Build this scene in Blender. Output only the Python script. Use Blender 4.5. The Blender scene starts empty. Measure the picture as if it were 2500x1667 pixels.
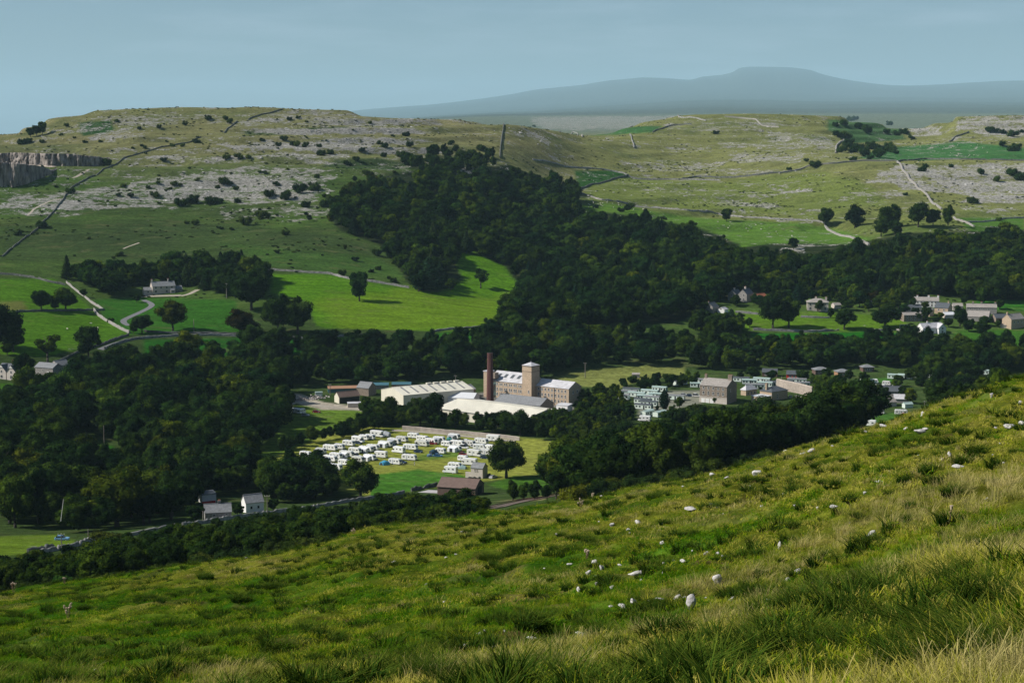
import bpy, math, random
import numpy as np
from mathutils import Vector, Matrix

R = math.radians
SC = bpy.context.scene
COL = SC.collection
rnd = random.Random(7)
nrg = np.random.default_rng(11)

# ------------------------------------------------------------------ camera model (photo pixels, 2500 x 1667)
F, CX, CY, HZ, EYE = 4089.0, 1250.0, 833.5, 338.0, 145.0
PITCH = math.atan((CY - HZ) / F)
CP, SP = math.cos(PITCH), math.sin(PITCH)

def ray(px, py):
    u = (px - CX) / F; v = -(py - CY) / F
    return u, CP + v * SP, -SP + v * CP

def P(x, y): return (x * 1.06293, y * 1.06293)
def crop(ox, oy, k):
    return lambda x, y: (ox + x * k, oy + y * k)
c1 = crop(0, 600, .29787); c2 = crop(600, 850, .29787); c3 = crop(1100, 780, .29787)
c4 = crop(1700, 620, .34014); c5 = crop(0, 1050, .29787); c6 = crop(0, 200, .34014)
d1 = crop(700, 200, .34014); d2 = crop(1300, 130, .5102); d3 = crop(1900, 250, .2551)
d4 = crop(1100, 1150, .34014); d5 = crop(1800, 1150, .32972); d6 = crop(0, 1250, .34014); d7 = crop(650, 700, .29762)
e1 = crop(1380, 880, .17029); e2 = crop(1700, 860, .17029); e3 = crop(2100, 840, .17029)
e4 = crop(1700, 660, .17029); e5 = crop(2100, 660, .17029); e6 = crop(700, 1000, .12755); e7 = crop(950, 1000, .12755)

# ------------------------------------------------------------------ numpy noise
def _hash(ix, iy, seed):
    n = (ix.astype(np.int64) * 374761393 + iy.astype(np.int64) * 668265263 + seed * 982451653) & 0x7fffffff
    n = ((n ^ (n >> 13)) * 1274126177) & 0x7fffffff
    n = n ^ (n >> 16)
    return (n & 0xffff) / 65535.0

def vnoise(x, y, seed=0):
    x = np.asarray(x, float); y = np.asarray(y, float)
    ix = np.floor(x); iy = np.floor(y)
    fx = x - ix; fy = y - iy
    fx = fx * fx * fx * (fx * (fx * 6 - 15) + 10); fy = fy * fy * fy * (fy * (fy * 6 - 15) + 10)
    a = _hash(ix, iy, seed); b = _hash(ix + 1, iy, seed); c = _hash(ix, iy + 1, seed); d = _hash(ix + 1, iy + 1, seed)
    return (a + (b - a) * fx) * (1 - fy) + (c + (d - c) * fx) * fy

def fbm(x, y, scale, octv=4, seed=0, gain=.5):
    t = 0; a = 1; s = 0
    for k in range(octv):
        t = t + a * (vnoise(np.asarray(x) / scale * 2 ** k + 17.3 * k, np.asarray(y) / scale * 2 ** k - 9.1 * k, seed + k) - .5)
        s += a; a *= gain
    return t / s * 2

def sstep(a, b, x):
    t = np.clip((x - a) / (b - a), 0, 1)
    return t * t * (3 - 2 * t)

# ------------------------------------------------------------------ terrain: key lines of the land, each a list of (pixel column, pixel row, distance) or (column, None, distance, height)
Z = None
KL = [
 [(-900, Z, -38, 151.5), (3400, Z, -38, 152.5)],
 [(-900, Z, 2, 142.4), (1250, Z, 2, 143.1), (3400, Z, 2, 143.6)],
 [(-900, 1740, 36), (0, 1680, 29), (600, 1680, 24), (1250, 1680, 18.5), (1900, 1680, 13.5), (2500, 1680, 10), (3400, 1600, 8)],
 [(-900, 1600, 70), (0, 1545, 62), (600, 1500, 56), (1250, 1450, 46), (1900, 1385, 36), (2500, 1270, 28), (3400, 1100, 24)],
 [(-900, 1497, 118), (0, 1456, 113), (68, 1444, 113), (218, 1424, 112), (340, 1405, 111), (510, 1378, 110), (646, 1359, 108), (817, 1325, 106), (900, 1295, 103), (1106, 1274, 98), (1300, 1245, 94), (1416, 1233, 92), (1474, 1218, 91), (1576, 1194, 89), (1678, 1179, 87), (1768, 1158, 85), (1870, 1127, 83), (1952, 1106, 81), (2023, 1077, 79), (2142, 1053, 77), (2190, 1037, 75), (2261, 1018, 73), (2329, 1000, 71), (2411, 971, 69), (2500, 952, 67), (3400, 762, 60)],
 [(-900, 1520, 190), (0, 1490, 190), (400, 1440, 190), (1106, 1310, 190), (1768, 1200, 190), (2261, 1048, 190), (2500, 975, 190), (3400, 800, 190)],
 [(-900, 1460, 320), (0, 1448, 330), (400, 1395, 345), (800, 1328, 370), (1250, 1262, 400), (1750, 1165, 430), (2050, 1080, 520), (2300, 1012, 560), (2500, 945, 600), (3400, 760, 640)],
 [(-900, 1410, 400), (0, 1375, 425), (86, 1368, 430), (500, 1302, 460), (900, 1262, 485), (1196, 1240, 500), (1413, 1202, 515), (1750, 1140, 540), (2050, 1062, 590), (2300, 994, 650), (2500, 938, 680), (3400, 760, 720)],
 [(-900, Z, 640, 12), (0, Z, 640, 10), (600, Z, 650, 6), (1000, Z, 665, 5), (1250, Z, 670, 5), (1750, Z, 700, 6), (2050, Z, 760, 5), (2500, Z, 860, 5), (3400, Z, 950, 5)],
 [(-900, Z, 800, 9), (0, Z, 800, 9), (600, Z, 800, 2), (1250, Z, 800, 0), (1750, Z, 830, 0), (2500, Z, 955, 0), (3400, Z, 1000, 0)],
 [(-900, Z, 900, 16), (0, Z, 910, 15), (600, Z, 960, 3), (1250, Z, 985, 1), (1700, Z, 1015, 2), (2100, Z, 1060, 4), (2500, Z, 1080, 6), (3400, Z, 1100, 10)],
 [(-900, 795, 1010), (0, 800, 1025), (300, 815, 1035), (700, 820, 1055), (1100, 804, 1085), (1450, 788, 1130), (1800, 806, 1125), (2100, 818, 1120), (2500, 805, 1150), (3400, 790, 1180)],
 [(-900, 675, 1190), (0, 680, 1200), (350, 727, 1185), (700, 668, 1250), (1000, 690, 1250), (1250, 730, 1240), (1450, 640, 1400), (1800, 690, 1300), (2100, 740, 1235), (2500, 700, 1300), (3400, 690, 1350)],
 [(-900, 605, 1330), (0, 610, 1335), (350, 590, 1365), (800, 560, 1400), (1100, 600, 1385), (1400, 545, 1560), (1800, 590, 1520), (2000, 600, 1500), (2250, 545, 1560), (2500, 560, 1560), (3400, 560, 1600)],
 [(-900, 500, 1490), (0, 500, 1505), (350, 490, 1535), (800, 470, 1570), (1100, 440, 1640), (1400, 470, 1760), (1800, 500, 1760), (2150, 510, 1710), (2500, 512, 1730), (3400, 510, 1760)],
 [(-900, 400, 1660), (0, 402, 1690), (350, 395, 1710), (800, 362, 1760), (1200, 385, 1810), (1400, 430, 1910), (1700, 425, 2010), (1900, 405, 2010), (2120, 396, 1970), (2500, 402, 1960), (3400, 400, 2000)],
 [(-900, 372, 1800), (0, 355, 1830), (350, 303, 1880), (800, 302, 1900), (1200, 328, 1930), (1310, 341, 1980), (1420, 352, 2090), (1520, 340, 2240), (1700, 332, 2330), (1950, 332, 2330), (2200, 372, 2280), (2500, 352, 2330), (3400, 350, 2350)],
 [(-900, 350, 1900), (0, 328, 1950), (70, 312, 1950), (150, 285, 1985), (250, 270, 2000), (400, 262, 2000), (600, 264, 2000), (750, 268, 2000), (870, 275, 2000), (1000, 285, 2000), (1150, 294, 2000), (1250, 303, 2010), (1310, 313, 2060), (1366, 324, 2150), (1427, 332, 2320), (1480, 328, 2530), (1535, 311, 2570), (1606, 293, 2600), (1708, 279, 2600), (1887, 278, 2600), (2040, 284, 2600), (2096, 293, 2610), (2208, 308, 2640), (2310, 300, 2650), (2340, 286, 2650), (2500, 283, 2650), (3400, 270, 2650)],
 [(-900, 375, 3400), (0, 360, 3400), (600, 340, 3400), (1300, 340, 3300), (2500, 335, 3400), (3400, 330, 3400)],
 [(-900, 372, 9000), (0, 358, 9000), (700, 340, 9000), (900, 306, 9000), (1250, 288, 9000), (2500, 284, 9000), (3400, 290, 9000)],
 [(-900, 362, 30000), (0, 352, 30000), (700, 325, 30000), (900, 296, 30000), (1250, 268, 30000), (1800, 236, 30000), (2100, 242, 30000), (2500, 240, 30000), (3400, 240, 30000)],
 [(-900, 352, 50000), (0, 345, 50000), (500, 325, 50000), (700, 295, 50000), (861, 273, 50000), (1063, 258, 50000), (1250, 236, 50000), (1300, 227, 50000), (1428, 212, 50000), (1500, 201, 50000), (1530, 198, 50000), (1575, 194, 50000), (1626, 195, 50000), (1683, 199, 50000), (1715, 192, 50000), (1759, 188, 50000), (1790, 180, 50000), (1807, 171, 50000), (1836, 168, 50000), (1912, 169, 50000), (1978, 176, 50000), (2009, 186, 50000), (2065, 199, 50000), (2142, 210, 50000), (2193, 213, 50000), (2269, 211, 50000), (2371, 206, 50000), (2500, 203, 50000), (3400, 200, 50000)],
 [(-900, 352, 56000), (500, 345, 56000), (900, 330, 56000), (1600, 300, 56000), (3400, 290, 56000)],
 [(-900, Z, 76000, 90), (3400, Z, 76000, 118)],
]
APEX = 42.0
NQ, QW = 680, .50
QS = np.linspace(-QW, QW, NQ)
YS = np.concatenate([np.linspace(-38, 3, 14)[:-1], np.geomspace(3, 135, 270)[:-1], np.linspace(135, 600, 70)[:-1],
                     np.linspace(600, 1050, 110)[:-1], np.linspace(1050, 2720, 380)[:-1], np.geomspace(2720, 50500, 150)[:-1], np.linspace(50500, 76000, 8)])

def pchip(xk, yk, x):
    h = np.diff(xk); d = np.diff(yk) / h
    m = np.zeros_like(yk)
    for i in range(1, len(xk) - 1):
        if d[i - 1] * d[i] > 0:
            w1 = 2 * h[i] + h[i - 1]; w2 = h[i] + 2 * h[i - 1]
            m[i] = (w1 + w2) / (w1 / d[i - 1] + w2 / d[i])
    m[0], m[-1] = d[0], d[-1]
    i = np.clip(np.searchsorted(xk, x) - 1, 0, len(xk) - 2)
    t = (x - xk[i]) / h[i]
    t2 = t * t; t3 = t2 * t
    return (2 * t3 - 3 * t2 + 1) * yk[i] + (t3 - 2 * t2 + t) * h[i] * m[i] + (-2 * t3 + 3 * t2) * yk[i + 1] + (t3 - t2) * h[i] * m[i + 1]

def build_height():
    Yk, Zk = [], []
    for line in KL:
        q, y, s = [], [], []
        for e in line:
            px, py, dd = e[:3]
            if py is None:
                z = e[3]; x = (px - CX) / F * max(dd, 1)
            else:
                u, ry, rz = ray(px, py); z = EYE + rz / ry * dd; x = u / ry * dd
            q.append(x / (dd + APEX)); y.append(dd); s.append(z)
        q = np.array(q); y = np.array(y, float); s = np.array(s)
        if len(q) > 2 and y[0] > 3:
            tan = (s - EYE) / y
            yy = pchip(q, y, np.clip(QS, q[0], q[-1])); tt = pchip(q, tan, np.clip(QS, q[0], q[-1]))
            Yk.append(yy); Zk.append(EYE + tt * yy)
        else:
            Yk.append(np.interp(QS, q, y)); Zk.append(np.interp(QS, q, s))
    Yk = np.array(Yk); Zk = np.array(Zk)
    G = np.zeros((len(YS), NQ))
    for j in range(NQ):
        G[:, j] = pchip(Yk[:, j], Zk[:, j], YS)
    return G

GX = (YS[:, None] + APEX) * QS[None, :]
GY = np.repeat(YS[:, None], NQ, 1)
GZ = build_height()
RISER = None
def add_relief():
    global GZ, RISER
    near = 1 - sstep(100, 150, GY)
    crest = np.clip(GY / 30, 0, 1)
    GZ = GZ + near * crest * (.46 * (np.abs(fbm(GX, GY, 2.3, 3, 5)) - .2) + .18 * fbm(GX, GY, 1.2, 2, 6) + .45 * fbm(GX, GY, 14, 3, 9))
    mid = sstep(140, 200, GY) * (1 - sstep(560, 640, GY))
    GZ = GZ + mid * 1.2 * fbm(GX, GY, 40, 3, 21)
    val = sstep(620, 700, GY) * (1 - sstep(1020, 1100, GY))
    GZ = GZ + val * .35 * fbm(GX, GY, 30, 3, 31)
    hill = sstep(1120, 1300, GY) * (1 - sstep(2700, 3200, GY))
    GZ = GZ + hill * (3.2 * fbm(GX, GY, 95, 4, 41) + 1.0 * fbm(GX * .5, GY, 22, 3, 47))
    ter = sstep(1480, 1600, GY) * (1 - sstep(2700, 3000, GY))
    pxn = CX + F * GX / np.maximum(GY, 10) / .995
    ter = ter * (1 - .85 * sstep(1180, 1260, pxn) * (1 - sstep(1470, 1560, pxn)))
    ph = (GZ + 2.5 * fbm(GX, GY, 130, 3, 51)) / 10.5
    fr = ph - np.floor(ph)
    amp = np.clip(.75 + .7 * fbm(GX, GY, 160, 2, 57), .2, 1.2)
    GZ = GZ + ter * amp * (sstep(.68, .92, fr) - fr) * 6.5
    RISER = ter * np.clip(amp, 0, 1) * sstep(.64, .72, fr) * (1 - sstep(.90, .98, fr))
    far = sstep(4500, 9000, GY)
    GZ = GZ + far * 9 * fbm(GX, GY, 900, 4, 61) + sstep(9000, 30000, GY) * 62 * fbm(GX, GY, 4800, 5, 63)
add_relief()

def height(x, y):
    q = x / (y + APEX)
    fq = np.clip((q + QW) / (2 * QW) * (NQ - 1), 0, NQ - 1.001); iq = int(fq); tq = fq - iq
    iy = int(np.clip(np.searchsorted(YS, y) - 1, 0, len(YS) - 2)); ty = (y - YS[iy]) / (YS[iy + 1] - YS[iy])
    a = GZ[iy, iq] * (1 - tq) + GZ[iy, iq + 1] * tq; b = GZ[iy + 1, iq] * (1 - tq) + GZ[iy + 1, iq + 1] * tq
    return float(a * (1 - ty) + b * ty)

def at(px, py, ymin=4.0):
    """ground point seen at a pixel"""
    u, ry, rz = ray(px, py)
    x = u / ry * YS; zr = EYE + rz / ry * YS
    q = x / (YS + APEX)
    fq = np.clip((q + QW) / (2 * QW) * (NQ - 1), 0, NQ - 1.001); iq = fq.astype(int); tq = fq - iq
    r = np.arange(len(YS))
    g = GZ[r, iq] * (1 - tq) + GZ[r, iq + 1] * tq
    dlt = zr - g
    k = np.nonzero((dlt[1:] <= 0) & (YS[1:] > ymin) & (dlt[:-1] > 0))[0]
    if len(k) == 0:
        k = [len(YS) - 3]
    k = k[0]
    t = dlt[k] / (dlt[k] - dlt[k + 1]) if dlt[k] != dlt[k + 1] else 0
    y = YS[k] + t * (YS[k + 1] - YS[k])
    xx = u / ry * y
    return Vector((xx, y, height(xx, y)))

def at_d(px, d):
    x = (px - CX) / F * d / .995
    return Vector((x, d, height(x, d)))

def on_plane(px, py, z):
    u, ry, rz = ray(px, py)
    t = (z - EYE) / rz
    return Vector((u * t, ry * t, z))

def project(x, y, z):
    dx, dy, dz = x, y, z - EYE
    fz = dy * CP - dz * SP; up = dy * SP + dz * CP
    return CX + F * dx / fz, CY - F * up / fz

# ------------------------------------------------------------------ scene tree helpers
def tag(o, label=None, cat=None, group=None, kind=None):
    if label: o['label'] = label
    if cat: o['category'] = cat
    if group: o['group'] = group
    if kind: o['kind'] = kind
    return o

def empty(name, loc, rz=0, label=None, cat=None, group=None):
    o = bpy.data.objects.new(name, None); COL.objects.link(o)
    o.empty_display_size = .5
    o.location = loc; o.rotation_euler = (0, 0, rz)
    return tag(o, label, cat, group)

def link(name, me, parent=None, loc=(0, 0, 0), rz=0):
    o = bpy.data.objects.new(name, me); COL.objects.link(o)
    o.location = loc; o.rotation_euler = (0, 0, rz)
    if parent is not None: o.parent = parent
    return o

class MB:
    def __init__(s): s.v = []; s.f = []; s.m = []
    def face(s, pts, mi=0):
        n = len(s.v); s.v += [tuple(p) for p in pts]; s.f.append(tuple(range(n, n + len(pts)))); s.m.append(mi)
    def raw(s, v, f, mi=0):
        n = len(s.v); s.v += [tuple(p) for p in v]; s.f += [tuple(i + n for i in q) for q in f]; s.m += [mi] * len(f)
    def box(s, x0, x1, y0, y1, z0, z1, mi=0):
        v = [(x, y, z) for z in (z0, z1) for x, y in ((x0, y0), (x1, y0), (x1, y1), (x0, y1))]
        s.raw(v, [(3, 2, 1, 0), (4, 5, 6, 7), (0, 1, 5, 4), (1, 2, 6, 5), (2, 3, 7, 6), (3, 0, 4, 7)], mi)
    def prism(s, prof, axis, a0, a1, mi=0):
        """prof: list of 2D points (ccw), extruded along x ('x': prof in y,z) or y ('y': prof in x,z)"""
        n = len(prof)
        if axis == 'x': v = [(a, p[0], p[1]) for a in (a0, a1) for p in prof]
        else: v = [(p[0], a, p[1]) for a in (a0, a1) for p in prof]
        f = [tuple(range(n))[::-1], tuple(range(n, 2 * n))] + [(i, (i + 1) % n, n + (i + 1) % n, n + i) for i in range(n)]
        if axis == 'y': f = [q[::-1] for q in f]
        s.raw(v, f, mi)
    def tube(s, p, q, r0, r1, n=6, mi=0):
        p = Vector(p); q = Vector(q); d = (q - p)
        if d.length < 1e-6: return
        d.normalize(); a = d.orthogonal().normalized(); b = d.cross(a)
        v = []
        for c, r in ((p, r0), (q, r1)):
            v += [c + a * (math.cos(2 * math.pi * i / n) * r) + b * (math.sin(2 * math.pi * i / n) * r) for i in range(n)]
        s.raw(v, [(i, (i + 1) % n, n + (i + 1) % n, n + i) for i in range(n)] + [tuple(range(n))[::-1], tuple(range(n, 2 * n))], mi)
    def mesh(s, name, mats, smooth=False):
        me = bpy.data.meshes.new(name); me.from_pydata(s.v, [], s.f)
        for m in (mats if isinstance(mats, (list, tuple)) else [mats]): me.materials.append(m)
        me.polygons.foreach_set('material_index', s.m)
        if smooth: me.polygons.foreach_set('use_smooth', [True] * len(s.f))
        me.update()
        return me
    def build(s, name, mats, parent=None, smooth=False):
        return link(name, s.mesh(name, mats, smooth), parent)

def np_mesh(name, V, Fq, mats, mi=None, smooth=False):
    me = bpy.data.meshes.new(name)
    V = np.asarray(V, np.float32); Fq = np.asarray(Fq, np.int32)
    me.vertices.add(len(V)); me.vertices.foreach_set('co', V.ravel())
    k = Fq.shape[1]
    me.loops.add(len(Fq) * k); me.loops.foreach_set('vertex_index', Fq.ravel())
    me.polygons.add(len(Fq)); me.polygons.foreach_set('loop_start', np.arange(0, len(Fq) * k, k, dtype=np.int32))
    for m in (mats if isinstance(mats, (list, tuple)) else [mats]): me.materials.append(m)
    if mi is not None: me.polygons.foreach_set('material_index', np.asarray(mi, np.int32))
    if smooth: me.polygons.foreach_set('use_smooth', np.ones(len(Fq), bool))
    me.update(calc_edges=True)
    return me

def copy_tree(o, parent=None):
    c = o.copy(); COL.objects.link(c)
    if parent is not None: c.parent = parent
    for ch in list(o.children): copy_tree(ch, c)
    return c

# ------------------------------------------------------------------ materials
def nmat(name):
    m = bpy.data.materials.new(name); m.use_nodes = True
    nt = m.node_tree; nt.nodes.clear()
    out = nt.nodes.new('ShaderNodeOutputMaterial')
    return m, nt, out

def N(nt, t, **kw):
    n = nt.nodes.new(t)
    for k, v in kw.items():
        if k.startswith('_'): setattr(n, k[1:], v)
        else: n.inputs[k.replace('__', ' ')].default_value = v
    return n

def mixc(nt, fac, a, b, mode='MIX'):
    n = nt.nodes.new('ShaderNodeMix'); n.data_type = 'RGBA'; n.blend_type = mode
    for s, v in ((n.inputs[0], fac), (n.inputs[6], a), (n.inputs[7], b)):
        if hasattr(v, 'links'): nt.links.new(v, s)
        elif isinstance(v, (tuple, list)): s.default_value = (*v[:3], 1)
        else: s.default_value = v
    return n.outputs[2]

def ramp(nt, src, stops):
    n = nt.nodes.new('ShaderNodeValToRGB')
    e = n.color_ramp.elements
    while len(e) < len(stops): e.new(.5)
    for k, (p, c) in enumerate(stops):
        e[k].position = p; e[k].color = (*c[:3], 1) if isinstance(c, (tuple, list)) else (c, c, c, 1)
    nt.links.new(src, n.inputs[0])
    return n.outputs[0]

def coords(nt, scale=(1, 1, 1), world=True):
    if world:
        g = nt.nodes.new('ShaderNodeNewGeometry'); src = g.outputs['Position']
    else:
        g = nt.nodes.new('ShaderNodeTexCoord'); src = g.outputs['Object']
    mp = nt.nodes.new('ShaderNodeMapping'); mp.inputs['Scale'].default_value = scale
    nt.links.new(src, mp.inputs['Vector'])
    return mp.outputs[0]

def noise(nt, vec, scale, detail=4, rough=.55):
    n = N(nt, 'ShaderNodeTexNoise', Scale=scale, Detail=detail, Roughness=rough)
    nt.links.new(vec, n.inputs['Vector'])
    return n.outputs['Fac']

def mat(name, col, rough=.8, var=.25, scale=.8, stretch=(1, 1, 1), bump=0, spec=.3, col2=None, metal=0, bscale=None):
    """paint / stone / roof: base colour broken up by two noises"""
    m, nt, out = nmat(name)
    b = N(nt, 'ShaderNodeBsdfPrincipled', Roughness=rough, Metallic=metal)
    b.inputs['Specular IOR Level'].default_value = spec
    v = coords(nt, stretch)
    f = noise(nt, v, scale, 5, .65)
    lo = tuple(c * (1 - var) for c in col); hi = tuple(min(1, c * (1 + var)) for c in (col2 or col))
    c = ramp(nt, f, [(.3, lo), (.7, hi)])
    f2 = noise(nt, coords(nt), scale * .13, 3)
    c = mixc(nt, 1.0, c, ramp(nt, f2, [(.3, 1 - var * .5), (.7, 1.0)]), 'MULTIPLY')
    nt.links.new(c, b.inputs['Base Color'])
    if bump:
        bn = N(nt, 'ShaderNodeBump', Strength=bump, Distance=.1)
        nt.links.new(noise(nt, v, bscale or scale * 2, 4), bn.inputs['Height']); nt.links.new(bn.outputs[0], b.inputs['Normal'])
    nt.links.new(b.outputs[0], out.inputs[0])
    return m
# ------------------------------------------------------------------ ground colours (albedo per vertex) and limestone mask
PXg, PYg = None, None
def _proj():
    global PXg, PYg
    yy = np.maximum(GY, 2.0)
    fz = yy * CP - (GZ - EYE) * SP; up = yy * SP + (GZ - EYE) * CP
    PXg = CX + F * GX / fz; PYg = CY - F * up / fz
_proj()
GC = np.zeros(GX.shape + (3,)); ROCK = np.zeros(GX.shape); MOW = np.zeros(GX.shape)

def region(poly, ymin, ymax, feather=8, warp=10, seed=3):
    """soft mask of a piece of land whose outline is given by the spots seen at these photo pixels"""
    pts = np.array(poly, float)
    sel = (GY > ymin) & (GY < ymax) & (PXg > pts[:, 0].min() - 60) & (PXg < pts[:, 0].max() + 60) & (PYg > pts[:, 1].min() - 60) & (PYg < pts[:, 1].max() + 60)
    idx = np.nonzero(sel)
    x = PXg[idx] + warp * fbm(GX[idx], GY[idx], 28, 3, seed); y = PYg[idx] + warp * .45 * fbm(GX[idx], GY[idx], 24, 3, seed + 5)
    inside = np.zeros(len(x), bool); dist = np.full(len(x), 1e9)
    n = len(pts)
    for i in range(n):
        ax, ay = pts[i]; bx, by = pts[(i + 1) % n]
        c = ((ay > y) != (by > y))
        with np.errstate(divide='ignore', invalid='ignore'):
            xi = (bx - ax) * (y - ay) / (by - ay) + ax
        inside ^= c & (x < xi)
        L2 = (bx - ax) ** 2 + (by - ay) ** 2 + 1e-9
        t = np.clip(((x - ax) * (bx - ax) + (y - ay) * (by - ay)) / L2, 0, 1)
        dist = np.minimum(dist, np.hypot(x - ax - t * (bx - ax), (y - ay - t * (by - ay)) * 1.8))
    sd = np.where(inside, dist, -dist)
    return idx, sstep(-feather, feather, sd)

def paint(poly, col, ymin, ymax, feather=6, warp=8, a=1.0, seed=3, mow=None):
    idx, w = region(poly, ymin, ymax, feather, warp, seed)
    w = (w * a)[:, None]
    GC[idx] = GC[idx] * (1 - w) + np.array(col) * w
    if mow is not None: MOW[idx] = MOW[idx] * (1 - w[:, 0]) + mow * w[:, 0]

def rock(poly, amount0, ymin, ymax, feather=12, warp=26, seed=8):
    amount = min(.74, amount0)
    idx, w = region(poly, ymin, ymax, feather, warp, seed)
    ROCK[idx] = np.maximum(ROCK[idx], w * amount)

def PP(*pts): return [P(*p) for p in pts]
def CR(c, *pts): return [c(*p) for p in pts]

def colour_land():
    global GC
    n1 = fbm(GX, GY, 60, 4, 71); n2 = fbm(GX, GY, 9, 3, 75); n3 = fbm(GX * .35, GY, 40, 4, 79)
    base = np.array((.062, .108, .022)); dry = np.array((.23, .20, .095)); dark = np.array((.034, .052, .018))
    def blend(a, b, w): return a * (1 - w[..., None]) + b * w[..., None]
    c = np.broadcast_to(base, GC.shape).copy()
    up = sstep(1560, 1850, GY)
    c = blend(c, dry, np.clip(up * .62 + .30 * n3 * sstep(1300, 1500, GY), 0, .9))
    c = blend(c, dark, np.clip(.25 + .9 * n1, 0, .8) * sstep(1150, 1250, GY) * (1 - sstep(1560, 1750, GY)) * .8)
    c = blend(c, np.array((.035, .075, .020)), np.clip(.9 * n1 - .15, 0, .8) * up)
    rg = sstep(1330, 1480, PXg) * sstep(1300, 1400, GY)                      # the right-hand hill is yellower
    c = blend(c, np.array((.165, .185, .050)), rg * np.clip(.55 + n3 * .5, 0, 1) * .8)
    # valley floor and the near railway slope
    v = 1 - sstep(1090, 1140, GY)
    c = blend(c, np.array((.045, .075, .020)), v)
    # near slope
    fg = 1 - sstep(125, 160, GY)
    f1 = fbm(GX, GY, 5, 4, 91); f2 = fbm(GX, GY, 1.1, 3, 95); f3 = fbm(GX, GY, 18, 3, 97)
    s = np.clip(.42 + .75 * f1 + .35 * f2 + .5 * f3 + .22 * sstep(900, 2200, PXg), 0, 1)
    f = blend(np.broadcast_to(np.array((.034, .105, .006)), GC.shape), np.array((.150, .160, .018)), s)
    f = f * np.clip(.78 + .5 * f2, .4, 1.1)[..., None]
    br = np.clip((fbm(GX, GY, 1.7, 2, 101) - .38) * 4, 0, 1) * .6
    f = blend(f, np.array((.12, .075, .035)), br)
    c = blend(c, f, fg)
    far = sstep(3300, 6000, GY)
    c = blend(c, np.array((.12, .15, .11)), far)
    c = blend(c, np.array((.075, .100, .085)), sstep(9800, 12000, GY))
    c *= (1 + .22 * n2)[..., None]
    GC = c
colour_land()

# pastures
paint(PP((622, 628), (760, 632), (850, 648), (930, 660), (1000, 672), (1065, 645), (1030, 572), (1085, 560), (1160, 605), (1205, 655), (1150, 700), (1150, 752), (1000, 762), (800, 764), (730, 750), (700, 690), (625, 672)), (.075, .180, .007), 1080, 1500, 4, 4)
paint(PP((720, 690), (900, 665), (1150, 680), (1150, 752), (1000, 762), (800, 764)), (.125, .205, .012), 1080, 1400, 30, 40, .8)
paint(PP((215, 688), (330, 684), (540, 690), (560, 768), (300, 768), (240, 730)), (.034, .115, .012), 1020, 1260, 4, 3)
paint(PP((0, 640), (125, 640), (190, 690), (235, 730), (300, 770), (240, 792), (40, 830), (-200, 830), (-200, 640)), (.070, .165, .010), 960, 1300, 4, 3)
paint(PP((-100, 695), (50, 690), (60, 712), (-100, 720)), (.17, .15, .05), 960, 1300, 8, 10, .7)
paint(PP((330, 780), (560, 776), (800, 776), (770, 812), (330, 830)), (.022, .108, .011), 990, 1140, 4, 3)
paint(PP((1590, 722), (1680, 712), (1900, 718), (2080, 728), (2080, 762), (1600, 757)), (.085, .165, .012), 1080, 1260, 3, 3)
paint(PP((1725, 766), (2000, 762), (2100, 768), (1960, 800), (1740, 800)), (.015, .115, .008), 1050, 1180, 3, 3)
paint(PP((1000, 765), (1140, 758), (1140, 780), (1000, 785)), (.03, .13, .012), 1040, 1130, 3, 3)
paint(PP((2240, 680), (2352, 680), (2500, 680), (2500, 715), (2240, 712)), (.03, .12, .012), 1180, 1320, 3, 3)
paint(PP((2190, 760), (2352, 755), (2352, 800), (2190, 800)), (.04, .12, .012), 1080, 1200, 3, 3)
# the camping field, mown in strips, and the fields round the mill
paint(PP((560, 1080), (650, 1020), (860, 975), (890, 982), (1240, 1008), (1290, 1020), (1230, 1090), (1090, 1108), (1000, 1120), (850, 1140), (690, 1110)), (.235, .255, .045), 620, 860, 5, 5, mow=1)
paint(PP((860, 1090), (960, 1078), (1060, 1092), (1090, 1104), (1040, 1112), (850, 1142)), (.055, .155, .018), 620, 780, 4, 6)
paint(PP((960, 1046), (1100, 1032), (1100, 1044), (960, 1060)), (.06, .15, .02), 620, 800, 6, 8, .7)
paint(PP((560, 1060), (640, 990), (660, 940), (700, 930), (850, 940), (860, 960), (760, 990), (650, 1040)), (.105, .175, .022), 700, 960, 5, 5, mow=.7)
paint(PP((1270, 866), (1380, 846), (1500, 838), (1575, 845), (1570, 862), (1480, 872), (1420, 892), (1280, 884)), (.185, .205, .055), 930, 1060, 4, 5, mow=.4)
paint(PP((1120, 1112), (1180, 1092), (1260, 1100), (1290, 1120), (1180, 1130)), (.055, .13, .015), 540, 720, 5, 5)
paint(PP((1160, 1120), (1260, 1096), (1310, 1105), (1250, 1150), (1130, 1150)), (.26, .22, .11), 500, 600, 6, 8, .8)
paint(PP((0, 1232), (145, 1226), (185, 1252), (80, 1272), (-120, 1276), (-120, 1235)), (.120, .190, .018), 440, 640, 4, 4)
paint(PP((350, 1240), (480, 1215), (500, 1232), (400, 1262)), (.26, .21, .12), 430, 620, 4, 6)
paint(CR(c5, (540, 160), (740, 120), (930, 130), (930, 280), (700, 300), (540, 300)), (.03, .145, .010), 560, 900, 5, 5)
paint(CR(c1, (200, 1150), (420, 1150), (420, 1220), (230, 1280)), (.03, .13, .012), 700, 1000, 4, 4)
paint(PP((0, 880), (120, 885), (100, 920), (0, 920)), (.05, .13, .012), 700, 1000, 4, 4)
paint(CR(c2, (250, 370), (450, 380), (640, 440), (960, 480), (1200, 530), (1200, 560), (900, 505), (620, 500), (420, 450), (330, 500), (260, 500)), (.42, .37, .29), 780, 1050, 3, 3)
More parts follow.
